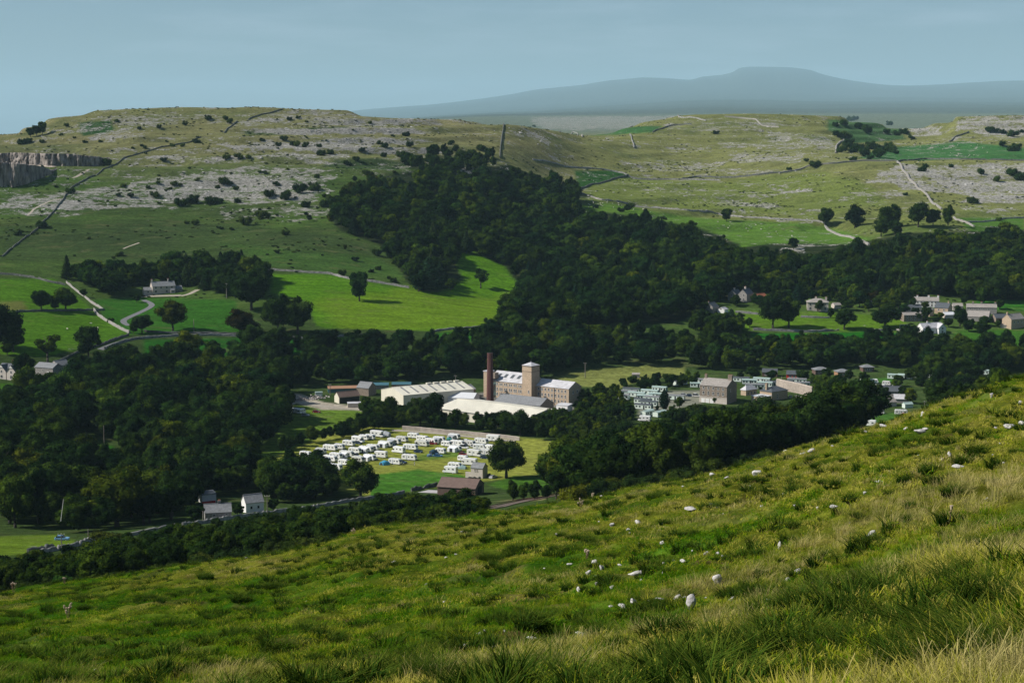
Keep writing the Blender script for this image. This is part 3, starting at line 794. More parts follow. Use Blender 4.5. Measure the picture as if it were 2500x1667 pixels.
# row on the right hill
RG = 'row of dark trees above the village wood'
for (x, y, t, k, l) in ((455, 1188, 990, 'round', 'leftmost dark tree of the hill row at the top of the pale wall'),
                    (735, 1200, 985, 'wide', 'second dark tree of the hill row with open grass to both sides'),
                    (985, 1285, 1090, 'round', 'lower left tree under the tallest tree of the hill row'),
                    (1120, 1282, 1100, 'round', 'lower right tree under the tallest tree of the hill row'),
                    (1060, 1205, 960, 'wide', 'tallest broadest tree of the hill row'),
                    (1340, 1195, 960, 'wide', 'broad tree right of the tallest one in the hill row'),
                    (1480, 1190, 995, 'round', 'tree crossing the long pale wall in the hill row'),
                    (1625, 1180, 985, 'tall', 'rightmost slender tree of the hill row')):
    tree_px(d3(x, y), d3(0, t)[1], k, (.6, .72, .8, 1), l, RG, .95)
tree_px(d3(145, 1405), d3(0, 1280)[1], 'round', DARK, 'small round tree on the rocky bank at the wood top', RG)
tree_px(d2(1350, 543), d2(0, 503)[1], 'shrub', DARK, 'dark round bush above the long wall on the right hill', 'bushes on the right hill', 1.1)
tree_px(d2(930, 805), d2(0, 742)[1], 'round', MIDG, 'single small tree on the wall across the right hill', 'bushes on the right hill', 1.1)
tree_px(d2(425, 760), d2(0, 728)[1], 'shrub', MIDG, 'bush below the wall at the wood edge on the right hill', 'bushes on the right hill')
tree_px(d2(878, 388), d2(0, 362)[1], 'shrub', DARK, 'small bush near the top of the right hill', 'bushes on the right hill')
tree_px(d2(2105, 718), d2(0, 672)[1], 'shrub', DARK, 'dark bush on the pale scree of the scar', 'bushes on the right hill')
# village trees
VG = 'trees among the village houses'
tree_px(e4(1100, 832), e4(0, 330)[1], 'wide', MIDG, 'huge tree left of the pair on the green below the hip-roofed house', VG, .8)
tree_px(e4(1325, 825), e4(0, 345)[1], 'wide', DARK, 'huge darker tree right of the pair on the green below the hip-roofed house', VG, .8)
tree_px(e4(760, 815), e4(0, 680)[1], 'round', DARK, 'small tree beside the village green wall', VG)
tree_px(e4(500, 760), e4(0, 540)[1], 'conifer', PALE, 'pale conifer in front of the white garage', VG, 1.6)
tree_px(e4(2120, 850), e4(0, 545)[1], 'wide', DARK, 'dark tree right of the hip-roofed house on the green', VG)
tree_px(e4(560, 500), e4(0, 350)[1], 'round', DARK, 'dark tree in front of the gabled cottages', VG, 1.1)
tree_px(e4(1760, 600), e4(0, 430)[1], 'tall', MIDG, 'slim tree on the front lawn of the hip-roofed house', VG, 1.3)
tree_px(e4(1450, 470), e4(0, 200)[1], 'conifer', BLUEG, 'tall blue-green conifer behind the village green', VG, 1.4)
tree_px(e4(130, 380), e4(0, 215)[1], 'tall', (2.4, 1.5, .5, 1), 'golden brown tree at the edge of the wood above the cottages', VG)
tree_px(e5(350, 830), e5(0, 530)[1], 'wide', (.7, .75, .6, 1), 'broad dark tree on the green left of the white house', VG, 1.3)
tree_px(e5(430, 600), e5(0, 350)[1], 'wide', OLIVE, 'olive spreading tree behind the broad dark tree of the green', VG, 1.2)
tree_px(e5(180, 470), e5(0, 300)[1], 'wide', PURPLE, 'purple-leaved tree above the village green', 'copper beeches', 1.3, name='copper_beech')
tree_px(e5(930, 700), e5(0, 560)[1], 'round', DARK, 'dark tree in front of the slate-roofed cottages', VG)
tree_px(e5(1150, 700), e5(0, 590)[1], 'round', MIDG, 'leafy tree between slate-roofed cottages and white house', VG, 1.2)
tree_px(e5(1430, 800), e5(0, 510)[1], 'tall', DARK, 'tall dark tree right of the white house', VG, 1.2)
tree_px(e5(1560, 880), e5(0, 700)[1], 'round', DARK, 'dark tree in front of the big barn', VG, 1.2)
tree_px(e5(1750, 950), e5(0, 720)[1], 'round', DARK, 'tree at the right of those before the big barn', VG, 1.2)
tree_px(e5(740, 900), e5(0, 790)[1], 'cypress', DARK, 'dark conical bush beside the white house', VG, 2.2)
tree_px(e5(1000, 950), e5(0, 840)[1], 'round', DARK, 'dark bushy tree in front of the white house', VG, 1.1)
tree_px(e5(2000, 560), e5(0, 400)[1], 'wide', DARK, 'round tree beside the far right green field', VG)
tree_px(e5(1760, 490), e5(0, 330)[1], 'tall', DARK, 'pointed dark tree at the edge of the far right wood', VG)
# round the mill and the camping field
MG = 'trees round the camping field'
tree_px(c2(2135, 1062), c2(0, 720)[1], 'wide', OLIVE, 'big olive-green tree right of the stone hut', MG, .95)
tree_px(c2(940, 1225), c2(0, 900)[1], 'wide', DARK, 'big dark tree in front of the nearest awning at the camping field edge', MG, .95)
tree_px(c2(330, 1240), c2(0, 870)[1], 'wide', DARK, 'very big dark tree at the lower left corner of the camping field', MG, 1.15)
tree_px(c2(560, 1230), c2(0, 960)[1], 'wide', DARK, 'dark tree between the two big ones at the camping field edge', MG, 1.1)
tree_px(c2(700, 1200), c2(0, 1020)[1], 'round', DARK, 'lower dark tree left of the big tree before the awnings', MG)
tree_px(c2(250, 1260), c2(0, 1120)[1], 'round', (2.0, 1.2, .5, 1), 'autumn-tinted tree beside the white slate-roofed house', MG)
tree_px(c2(2190, 1250), c2(0, 1080)[1], 'tall', MIDG, 'slim leafy tree left of three beside the railway', MG)
tree_px(c2(2280, 1240), c2(0, 1100)[1], 'tall', PALE, 'pale slim tree in the middle of three beside the railway', MG, 1.2)
tree_px(c3(690, 1475), c3(0, 1320)[1], 'tall', MIDG, 'slim tree right of three beside the railway', MG, 1.2)
tree_px(c3(870, 1480), c3(0, 1240)[1], 'tall', DARK, 'tall dark tree behind the greenhouse', MG, 1.2)
tree_px(c3(790, 1480), c3(0, 1330)[1], 'round', DARK, 'low dark tree left of the one behind the greenhouse', MG, .8)
tree_at(at_d(c2(1745, 0)[0], 470), 8.2, 'wide', MIDG, 'broad bushy tree in front of the brown-roofed barn', MG, 1.3)
tree_at(at_d(c2(1560, 0)[0], 455), 6.0, 'round', MIDG, 'lower bushy tree left of the broad one before the brown-roofed barn', MG, 1.5)
tree_at(at_d(c2(1910, 0)[0], 462), 5.6, 'round', MIDG, 'lower bushy tree right of the broad one before the brown-roofed barn', MG, 1.4)
tree_px(c2(1530, 640), c2(0, 335)[1], 'round', MIDG, 'tallest tree against the big cream shed', MG, .75)
tree_px(c2(1430, 640), c2(0, 400)[1], 'tall', MIDG, 'tree left of the tallest one against the big cream shed', MG, 1.2)
tree_px(c2(985, 560), c2(0, 375)[1], 'round', DARK, 'dark bush at the left end of the big cream shed', MG, .8)
tree_px(c2(1160, 580), c2(0, 415)[1], 'cypress', MIDG, 'small pointed tree before the gable of the big cream shed', MG, 1.6)
tree_px(c2(2250, 720), c2(0, 500)[1], 'tall', PALE, 'pale wispy tree over the front shed roof', MG, 1.3)
tree_px(c2(2020, 690), c2(0, 520)[1], 'round', DARK, 'round dark tree against the front shed roof', MG, .9)
tree_px(c2(1720, 660), c2(0, 500)[1], 'round', DARK, 'round tree against the left end of the front shed roof', MG, .9)
tree_px(e1(1420, 715), e1(0, 375)[1], 'cypress', DARK, 'tall dark column-shaped conifer among the pale static caravans', 'trees of the caravan park', 1.25, keep=True) if False else tree_px(e1(1420, 715), e1(0, 375)[1], 'cypress', DARK, 'tall dark column-shaped conifer among the pale static caravans', 'trees of the caravan park', 1.25)
tree_px(e1(1318, 705), e1(0, 630)[1], 'cypress', OLIVE, 'small green cone-shaped bush beside the column-shaped conifer', 'trees of the caravan park', 2.0)
tree_px(e1(1640, 690), e1(0, 520)[1], 'round', MIDG, 'leafy tree right of the column-shaped conifer', 'trees of the caravan park')
tree_px(e1(1540, 800), e1(0, 620)[1], 'tall', LIGHT, 'light green tree in front of the static caravans', 'trees of the caravan park', 1.1)
tree_px(e1(690, 450), e1(0, 330)[1], 'round', DARK, 'dark bush at the edge of the field behind the mill', 'trees of the caravan park')
tree_px(e2(260, 730), e2(0, 640)[1], 'round', DARK, 'small dark tree before the stone house ground floor', 'trees of the caravan park')
tree_px(e2(1830, 720), e2(0, 270)[1], 'wide', DARK, 'big dark tree at the right end of the retaining wall', 'trees of the caravan park', .9)
tree_px(e2(920, 530), e2(0, 475)[1], 'shrub', MIDG, 'clipped bush behind the slate-roofed building', 'bushes of the caravan park')
for x, l in ((70, 'left of the three trees on the far left skyline'), (84, 'middle of the three trees on the far left skyline'), (97, 'right of the three trees on the far left skyline')):
    tree_px(P(x, 316 - (x - 70) * .25), P(0, 290 - (x - 70) * .4)[1], 'round', DARK, l, 'trees on the far left skyline', .9)
tree_at(at_d(c5(440, 0)[0], 300), 4.5, 'round', (1.2, 1.7, 1.6, 1), 'blue-green young tree in the thicket beyond the slope edge', 'thicket beyond the slope edge')
tree_px(c5(885, 930), c5(0, 800)[1], 'shrub', (1.8, 1.35, .8, 1), 'brown bush on the wall line above the thicket', 'bushes of the thicket', 1.6)
tree_px(c5(960, 790), c5(0, 310)[1], 'wide', (1.3, 1.05, .6, 1), 'great tree with bronze crown top in the dark valley trees', 'dark trees of the left valley floor', 1.15)

# --- woods
C1 = [(DARK, 5), (MIDG, 3), (BLUEG, 3), (OLIVE, 2), ((.5, .62, .7, 1), 5), ((1.3, 1.3, .9, 1), 2), ((1.8, 1.75, 1.3, 1), 1), ((.42, .55, .6, 1), 3)]
C2 = [(DARK, 3), (MIDG, 3), (OLIVE, 2), (LIGHT, 1)]
keep_clear(P(370, 676), P(350, 676), P(400, 676), P(420, 676), r=13)
for q in ((355, 600), (280, 590), (440, 600), (620, 425), (770, 440), (960, 440), (1740, 575), (1640, 575), (1860, 570), (2030, 540)): keep_clear(e4(*q), r=12)
for q in ((800, 520), (950, 520), (1100, 520), (700, 620), (1030, 640), (1160, 620), (1300, 640), (1650, 680), (1800, 680), (1420, 540), (1650, 540), (1850, 580), (2040, 700), (2170, 800), (2290, 740), (900, 900), (1050, 900), (1190, 900), (670, 860), (80, 410), (600, 345), (160, 520)): keep_clear(e5(*q), r=12)
for q in ((60, 1080), (380, 1060), (520, 1020), (760, 1030), (20, 1090)): keep_clear(c1(*q), r=13)
for q in ((1720, 580), (1780, 700), (1690, 700), (2110, 640), (2180, 640), (2080, 650)): keep_clear(c5(*q), r=11)
for q in ((1400, 300), (850, 420), (1810, 280), (2130, 300)): keep_clear(e2(*q), r=10)
def wd(poly, tries, gap, h0, h1, *a, **k): wood(poly, int(tries * 1.7), gap * .86, h0 * 1.12, h1 * 1.2, *a, avoid=ROOM, **k)
wd(PP((775, 505), (800, 462), (900, 447), (1050, 428), (1200, 425), (1318, 445), (1332, 520), (1480, 530), (1590, 560), (1660, 600), (1705, 604), (1640, 655), (1620, 700), (1560, 738), (1430, 748), (1250, 768), (1165, 762), (1170, 715), (1215, 668), (1160, 612), (1082, 582), (1050, 585), (1030, 640), (945, 655), (910, 612), (870, 562), (790, 532)),
   5200, 9.5, 11, 18, BROAD + [('conifer', 1)], 'dark broadleaf tree in the wood that climbs the far hillside', 'wood on the far hillside', C1, seed=3)
wd(PP((760, 520), (800, 440), (880, 430), (900, 470), (830, 520)), 900, 9, 9, 14, [('tall', 2), ('open', 1)], 'brownish tree at the upper left corner of the hillside wood', 'brown corner of the hillside wood', [((1.9, 1.25, .85, 1), 3), (PALE, 1)], seed=4)
wd(PP((930, 385), (1010, 350), (1050, 372), (1130, 362), (1140, 385), (1060, 400), (1000, 425)), 700, 10, 7, 13, BROAD, 'dark tree of the small copse above the hillside wood', 'copse above the hillside wood', [(DARK, 1)], seed=5)
wd(PP((1640, 645), (1760, 605), (1870, 622), (1960, 600), (2080, 580), (2200, 568), (2352, 565), (2560, 560), (2560, 690), (2352, 690), (2250, 700), (2200, 690), (2080, 668), (2050, 682), (1960, 692), (1900, 660), (1800, 655), (1720, 655), (1640, 700)),
   3400, 9.5, 11, 18, BROAD + [('conifer', 1)], 'dark broadleaf tree in the wood behind the village', 'wood behind the village', C1, seed=6)
for k_, pl_ in enumerate((((1590, 705), (1640, 640), (1740, 640), (1740, 674), (1690, 678), (1640, 688)), ((1745, 655), (1840, 652), (1848, 672), (1760, 690)), ((1925, 655), (2080, 655), (2085, 700), (1990, 708), (1935, 690)), ((2080, 650), (2352, 660), (2352, 684), (2240, 690), (2110, 668)), ((2090, 690), (2130, 680), (2140, 730), (2100, 742)), ((1845, 642), (2120, 640), (2120, 668), (1960, 674), (1940, 664), (1845, 664)), ((1760, 640), (1850, 640), (1850, 665), (1770, 672)), ((1600, 745), (1690, 755), (1700, 775), (1590, 770)))):
    wd(PP(*pl_), 420, 7, 6, 12, BROAD, 'garden tree between the village houses', 'garden trees of the village', C2, seed=60 + k_)
wd(PP((340, 835), (430, 826), (560, 812), (770, 812), (900, 808), (1060, 803), (1160, 765), (1330, 775), (1580, 790), (1570, 828), (1500, 838), (1400, 842), (1290, 856), (1230, 872), (1080, 868), (860, 884), (720, 890), (640, 895), (560, 885), (450, 860)),
   2400, 8.5, 9, 16, BROAD, 'dark broadleaf tree in the belt behind the mill', 'tree belt behind the mill', C1, seed=7)
wd(PP((1575, 830), (1600, 785), (1730, 808), (1950, 808), (2060, 795), (2200, 812), (2352, 818), (2560, 810), (2560, 860), (2352, 855), (2280, 862), (2150, 850), (2020, 845), (1900, 848), (1760, 852), (1650, 852), (1580, 850)),
   2200, 8.5, 9, 15, BROAD, 'dark broadleaf tree in the belt below the village', 'tree belt below the village', C1 + [(OLIVE, 2)], seed=8)
wd(PP((1880, 905), (2060, 885), (2120, 895), (2290, 885), (2300, 912), (2180, 950), (2060, 925), (1990, 960), (1930, 950)), 260, 13, 6, 9, BROAD, 'dark tree among the holiday park lodges on the right', 'trees of the holiday park', C2, seed=9)
wd(PP((1335, 925), (1400, 905), (1425, 918), (1440, 945), (1445, 975), (1450, 1010), (1420, 1040), (1300, 1035), (1262, 1010), (1322, 975), (1322, 950)), 1500, 6, 5, 7.5, BROAD + [('open', 2)], 'leafy tree between the mill and the static caravans', 'trees between mill and static caravans', C2, seed=10)
wd(PP((1430, 884), (1530, 874), (1600, 872), (1600, 888), (1480, 898), (1430, 898)), 400, 6, 4, 6, BROAD, 'dark tree behind the static caravans', 'trees behind the static caravans', C1, seed=11)
wd([(1335, 545), (1400, 640), (1480, 690), (1560, 735), (1640, 800), (1760, 830), (1950, 810), (2075, 720), (2120, 590), (2000, 500), (1700, 455), (1500, 450), (1400, 470)], 2600, 8.5, 10, 16, BROAD, 'dark tree in the wood just beyond the near slope', 'wood beyond the near slope', [(DARK, 5), (MIDG, 4), ((1.2, 1.1, .75, 1), 2), ((1.3, 1.0, .65, 1), 1)], mode='d', seed=12)
wd([(-60, 310), (400, 318), (800, 345), (1000, 372), (1160, 400), (1160, 440), (900, 420), (600, 405), (300, 392), (-60, 372)], 1200, 5.2, 5.0, 7.2, [('round', 3), ('wide', 3), ('open', 1)], 'dark bushy tree in the thicket beyond the slope edge', 'thicket beyond the slope edge', [(DARK, 3), (MIDG, 3), (OLIVE, 1)], mode='d', seed=13)
wood([(-60, 290), (400, 300), (800, 322), (1100, 350), (1160, 380), (1000, 352), (800, 340), (400, 318), (-60, 310)], 500, 4, 3.5, 5.5, [('shrub', 1)], 'low dark thorn bush at the front of the thicket beyond the slope edge', 'thorn bushes of the thicket', [(DARK, 2), (MIDG, 1)], mode='d', seed=23, name='thorn_bush')
wood([(1380, 430), (1700, 420), (1990, 470), (2100, 560), (2110, 620), (1980, 500), (1700, 452), (1400, 462)], 500, 4.5, 4.5, 7, [('shrub', 1)], 'low dark thorn bush at the front of the wood beyond the near slope', 'thorn bushes of the near wood', [(DARK, 2), (MIDG, 1), (OLIVE, 1)], mode='d', seed=24, name='thorn_bush')
wd(PP((0, 945), (120, 915), (230, 880), (330, 852), (450, 845), (560, 872), (640, 882), (652, 945), (645, 1000), (570, 1050), (430, 1050), (300, 1060), (270, 1012), (160, 1005), (130, 1040), (0, 1075)), 2600, 9, 10, 17, BROAD, 'dark broadleaf tree on the left valley floor', 'dark trees of the left valley floor', C1 + [(OLIVE, 1)], seed=14)
wd(PP((0, 1100), (140, 1085), (260, 1085), (420, 1068), (570, 1075), (585, 1110), (560, 1140), (450, 1155), (430, 1190), (200, 1225), (120, 1218), (0, 1212)), 1700, 9, 10, 16, BROAD, 'dark broadleaf tree above the road at the lower left', 'dark trees above the lower left road', [(DARK, 4), (MIDG, 2), ((1.5, 1.1, .6, 1), 1)], seed=15)
wd(PP((60, 640), (140, 640), (240, 645), (330, 640), (440, 625), (545, 622), (612, 650), (600, 688), (520, 684), (440, 660), (330, 655), (250, 684), (150, 640)), 2600, 7.5, 10, 16, BROAD + [('conifer', 2)], 'dark tree in the grove behind the pale-gabled house', 'grove behind the pale-gabled house', C1, seed=17)
wd(CR(c2, (285, 885), (330, 850), (500, 805), (620, 775), (800, 745), (1000, 705), (1170, 660), (1150, 640), (950, 660), (700, 730), (480, 780), (290, 850)), 900, 5, 5, 8, BROAD, 'dark hedgerow tree behind the back row of caravans', 'hedgerow behind the caravans', [(DARK, 2), (MIDG, 1)], seed=18)
wd(CR(c2, (1215, 645), (1560, 655), (1850, 685), (2100, 715), (2330, 735), (2330, 700), (2100, 680), (1850, 650), (1560, 620), (1250, 600)), 700, 5.5, 6, 9.5, BROAD + [('tall', 2)], 'dark tree between the camping field wall and the front shed', 'trees along the front shed', [(DARK, 2), (MIDG, 2)], seed=19)
wd(CR(c2, (1000, 640), (1050, 540), (1200, 560), (1450, 560), (1240, 640)), 300, 5.5, 7, 11, BROAD, 'dark tree between the camping field and the big cream shed', 'trees before the big shed', [(DARK, 2), (MIDG, 2)], seed=20)
wd(CR(c2, (60, 1160), (200, 1090), (600, 1060), (760, 1120), (600, 1210), (200, 1280)), 500, 8, 8, 13, BROAD, 'dark tree at the lower left corner of the camping field', 'trees at the camping field corner', [(DARK, 2), (MIDG, 1)], seed=21)
wd(CR(e3, (850, 600), (1100, 500), (1700, 520), (1750, 640), (1400, 700), (1000, 760)), 500, 8, 8, 13, BROAD, 'dark tree at the right end of the holiday park', 'trees of the holiday park', C2, seed=22)

for k_, (x_, y_, h_) in enumerate(((1845, 674, 11), (1828, 680, 9), (1925, 674, 12), (1945, 688, 9), (1962, 680, 13), (1985, 694, 8), (2010, 686, 12), (2030, 698, 9), (2062, 690, 11), (1812, 690, 8), (1795, 688, 9), (1620, 706, 8), (1762, 700, 7), (2075, 722, 8), (2215, 700, 9), (2300, 690, 10), (2160, 672, 12), (2250, 678, 11))):
    tree_at(at(*P(x_, y_), 150), h_, BROAD[k_ % 3][0], (DARK, BLUEG, MIDG, OLIVE)[k_ % 4], 'dark garden tree behind the village houses', 'garden trees behind the village', 1.15, keep=True)
wood(PP((700, 500), (780, 410), (900, 380), (1000, 345), (960, 400), (880, 470), (790, 560), (880, 610), (920, 650), (860, 640), (760, 560)), 260, 17, 3.5, 7.5, [('round', 2), ('open', 1), ('shrub', 2)], 'small outlying tree at the ragged edge of the hillside wood', 'outliers of the hillside wood', [(DARK, 2), (MIDG, 1), ((1.3, 1.0, .8, 1), 1)], seed=81)
wood(PP((1320, 470), (1480, 500), (1600, 540), (1690, 585), (1740, 590), (1640, 530), (1450, 480)), 140, 16, 4, 8, [('round', 2), ('shrub', 1)], 'small outlying tree on the grass above the hillside wood', 'outliers above the hillside wood', [(DARK, 1), (MIDG, 1)], seed=82)
wd(PP((1215, 992), (1330, 962), (1350, 985), (1240, 1014)), 300, 5, 6, 8.5, BROAD, 'dark tree screening the right end of the front shed', 'trees along the front shed', [(DARK, 2), (MIDG, 2)], seed=83)
wd(PP((60, 1292), (300, 1246), (450, 1224), (640, 1194), (800, 1168), (960, 1142), (1000, 1152), (800, 1188), (640, 1216), (450, 1246), (300, 1272), (80, 1312)), 420, 5.5, 2.6, 4.4, [('round', 2), ('shrub', 2)], 'low dark tree between the valley road and the thicket', 'low trees below the valley road', [(DARK, 2), (MIDG, 1)], seed=84)
wd(PP((500, 1105), (640, 1110), (760, 1128), (760, 1150), (650, 1158), (632, 1132), (560, 1122), (530, 1140), (460, 1138), (430, 1175), (430, 1145)), 420, 5.5, 6, 10, BROAD, 'dark tree screening the white roadside houses', 'trees round the white roadside houses', [(DARK, 2), (MIDG, 1)], seed=85)
for x_, y_, h_ in ((546, 1184, 5.0), (448, 1200, 6.5), (628, 1172, 5)):
    tree_at(at(*P(x_, y_), 150), h_, 'round', DARK, 'dark tree screening the white roadside houses', 'trees round the white roadside houses', 1.1, keep=True)
for k_, (x_, y_, h_) in enumerate(((1618, 716, 8), (1640, 700, 10), (1655, 692, 9), (1690, 704, 6), (1732, 700, 8), (1745, 706, 9), (1757, 712, 7), (1930, 706, 9), (1950, 713, 8), (1974, 706, 12), (1995, 716, 9), (2020, 712, 11), (2046, 721, 9), (2066, 735, 8), (2150, 744, 5), (2178, 752, 7), (2232, 752, 6), (2262, 748, 7), (2292, 752, 5), (1908, 730, 7), (1700, 738, 6), (2010, 738, 8))):
    tree_at(at(*P(x_, y_), 150), h_, BROAD[(k_ * 2) % 3][0], (DARK, BLUEG, DARK, MIDG)[k_ % 4], 'dark leafy tree in front of or beside the village houses', 'leafy trees round the village green', 1.15, keep=True)
for k_, (x_, y_, h_) in enumerate(((1772, 874, 7), (1842, 877, 8), (1868, 881, 6), (1900, 875, 8), (1925, 881, 6), (1950, 875, 8), (1985, 880, 7), (1730, 872, 8), (1700, 876, 7), (2090, 872, 7), (2150, 878, 6))):
    tree_at(at(*P(x_, y_), 150), h_, BROAD[k_ % 3][0], (DARK, MIDG)[k_ % 2], 'dark tree half hiding the lodges and static caravans', 'trees before the lodges', 1.1, keep=True)
wd(PP((1835, 666), (2085, 668), (2095, 706), (1990, 714), (1850, 702)), 260, 9, 5, 8.5, BROAD, 'garden tree between the village houses', 'garden trees of the village', C2, seed=88)
# --- bushes on the limestone hills
BG = 'shrubs on the far hillsides'; BL = 'small dark shrub on the limestone terraces of the far hill'
for x, y, s in ((1600, 735, 90), (1650, 740, 50), (1565, 765, 45), (1695, 780, 50), (1250, 740, 55), (1290, 750, 40), (1135, 730, 35), (1220, 775, 40), (885, 755, 45), (500, 800, 70), (1930, 830, 90), (1980, 745, 55), (1300, 895, 110), (1380, 870, 110), (1500, 880, 100), (1560, 870, 80), (1700, 870, 60), (2050, 850, 110), (2150, 800, 110), (2250, 780, 110), (2200, 900, 80), (1765, 1030, 100), (1870, 980, 90), (1920, 975, 60), (2050, 1100, 70), (1400, 1030, 60), (1340, 1020, 45), (300, 1050, 90), (135, 1100, 60), (865, 1250, 60), (1990, 1230, 40), (1630, 555, 60), (1710, 550, 70), (1780, 550, 50), (1175, 575, 50), (770, 600, 80), (1235, 465, 45), (1310, 465, 40), (1410, 440, 60), (1040, 480, 35), (720, 435, 35), (610, 440, 40), (300, 440, 40), (160, 450, 80), (200, 440, 70), (480, 325, 45), (440, 385, 35), (1490, 270, 60), (1620, 275, 50), (1650, 300, 60), (2080, 275, 40), (2140, 265, 40), (1880, 425, 40), (2000, 465, 50), (2040, 425, 60), (2130, 465, 60), (2200, 460, 45), (1020, 465, 35), (1330, 315, 40), (1140, 335, 45), (1000, 340, 35), (840, 290, 40), (2310, 515, 50), (1110, 825, 70), (1060, 765, 40), (850, 820, 40), (940, 830, 50), (1420, 710, 40), (1900, 660, 40), (2280, 690, 50), (2330, 900, 90), (2380, 860, 90), (1590, 1060, 40), (1660, 1065, 40)):
    tree_px(c6(x, y), c6(0, y - s * .8)[1], 'shrub', (1.0, 1.05, 1.0, 1), BL, BG, .95)
for x, y, s in ((860, 390, 55), (600, 300, 30), (880, 470, 60), (700, 470, 60), (820, 545, 75), (700, 540, 50), (1290, 570, 100), (1250, 520, 60), (1180, 450, 50), (1210, 500, 60), (1400, 500, 80), (1450, 520, 60), (500, 570, 50), (430, 600, 60), (760, 395, 30), (250, 530, 60), (310, 520, 60), (40, 460, 50), (130, 470, 40), (230, 470, 40), (540, 500, 50), (1380, 540, 60), (1330, 535, 70), (660, 450, 40), (1775, 325, 25), (660, 1350, 50), (400, 1390, 60), (770, 1440, 60), (650, 1250, 70)):
    tree_px(d1(x, y), d1(0, y - s * .9)[1], 'shrub', DARK, BL, BG, .9)
for x, y, s in ((550, 230, 60), (620, 220, 70), (700, 180, 60), (740, 170, 50), (560, 330, 80), (640, 340, 90), (780, 260, 90), (850, 300, 100), (680, 430, 110), (760, 480, 120), (620, 480, 90), (830, 520, 110), (900, 450, 110), (960, 530, 100), (1000, 470, 90), (1080, 480, 90), (1060, 430, 70), (1040, 300, 60), (1140, 320, 70), (1200, 300, 70), (1060, 220, 60), (1270, 350, 50), (1380, 660, 70), (1410, 620, 50), (1650, 620, 45), (1940, 690, 70), (2090, 760, 70), (2240, 700, 90), (2320, 740, 110), (1850, 955, 70), (2020, 290, 70), (2080, 290, 50), (2150, 300, 60), (2250, 330, 90), (2140, 420, 60), (2260, 470, 110), (2330, 290, 40), (720, 560, 60), (880, 545, 60), (1130, 495, 50), (100, 650, 40), (270, 570, 40), (1220, 890, 40), (2110, 1135, 50)):
    tree_px(d3(x, y), d3(0, y - s * 1.05)[1], 'shrub', (.7, .95, .95, 1), 'dark shrub of the thorn scrub on the right-hand hill', 'shrubs on the right-hand hill', .95)
wood(PP((100, 300), (500, 262), (900, 290), (1050, 330), (900, 390), (740, 470), (600, 520), (200, 470), (60, 430)), 260, 16, 1.2, 3.0, [('shrub', 1)], BL, BG, [(DARK, 1), (MIDG, 1), ((1.2, 1, .8, 1), 1)], seed=31)
wood(PP((0, 490), (600, 520), (860, 570), (900, 640), (600, 610), (100, 590)), 70, 22, 1.4, 3.0, [('shrub', 1)], BL, BG, [(DARK, 1), (MIDG, 1)], seed=32)

REST = plant_trees()
if REST:
    protos, names = [], []
    for kd in ('round', 'wide', 'tall', 'open', 'conifer', 'shrub'):
        for cr, tk in KINDS[kd]: protos.append(cr); names.append(kd)
    protos = list(protos)
    items = []
    for t in REST:
        ks = [i for i, n in enumerate(names) if n == t['kind']] or [0]
        s = (t['h'] * t['wide'], t['h'] * t['wide'], t['h'])
        items.append((t['p'], (0, 0, rnd.uniform(0, 6.28)), s, rnd.choice(ks), 0, t['col'][:3]))
    scatter_obj('woodland', items, protos, label='continuous dark woodland behind the nearer trees')
# ------------------------------------------------------------------ building materials
M_SAND = mat('sandstone', (.44, .335, .235), .9, .22, 1.3, bump=.2)
M_SANDD = mat('dark_sandstone', (.25, .20, .155), .9, .35, 1.6, bump=.2)
M_GREY = mat('grey_stone', (.27, .255, .235), .9, .3, 1.5, bump=.2)
M_LIME = mat('limestone_wall', (.36, .34, .315), .95, .45, 1.6, bump=.3)
M_CREAM = mat('cream_sheeting', (.66, .62, .50), .55, .06, .3, (1, 1, .2))
M_CREAMR = mat('cream_roof_sheeting', (.70, .66, .54), .6, .14, .16, (1, .25, 1))
M_RENDER = mat('white_render', (.74, .73, .70), .8, .07, .6)
M_PALE = mat('pale_stone', (.52, .46, .40), .9, .12, 1.2)
M_SLATE = mat('slate_roof', (.085, .095, .105), .6, .25, 1.5)
M_GSLATE = mat('grey_slate_roof', (.21, .215, .22), .7, .25, 1.2)
M_STONER = mat('stone_slate_roof', (.31, .28, .25), .8, .25, 1.0)
M_PALER = mat('pale_roof', (.50, .49, .50), .7, .22, .35)
M_BROWNR = mat('brown_sheet_roof', (.155, .105, .085), .7, .18, .8)
M_WOODW = mat('brown_boarding', (.13, .085, .065), .8, .3, 2, (3, 3, .2))
M_TERRA = mat('terracotta', (.42, .14, .07), .8, .15, 3)
M_BRICK = mat('red_brick', (.105, .043, .037), .85, .35, 1.2, (1, 1, 2.5))
M_DARK = mat('dark_opening', (.012, .012, .014), .8, .2, 1)
M_GLASS = mat('window_glass', (.018, .022, .028), .12, .2, 1, spec=.6)
M_FRAME = mat('white_frame', (.62, .60, .56), .6, .05, 1)
M_GREENP = mat('pale_green_panel', (.62, .70, .62), .55, .06, .5)
M_TEALR = mat('pale_green_roof', (.36, .46, .42), .55, .1, .6)
M_TEAL = mat('teal_panel', (.07, .17, .155), .55, .1, .6)
M_BLUE = mat('turquoise_roof', (.06, .15, .18), .5, .1, .8)
M_ORANGE = mat('orange_panel', (.34, .19, .11), .7, .1, .8)
M_RED = mat('red_paint', (.55, .035, .03), .45, .08, 1)
M_STEEL = mat('green_steel', (.16, .24, .21), .5, .15, 2)
M_LEAD = mat('white_lead_roof', (.62, .63, .64), .5, .06, .6)
M_TIMBER = mat('pole_timber', (.22, .19, .16), .9, .2, 2, (4, 4, .3))
M_IRON = mat('dark_iron', (.05, .05, .055), .6, .2, 2)

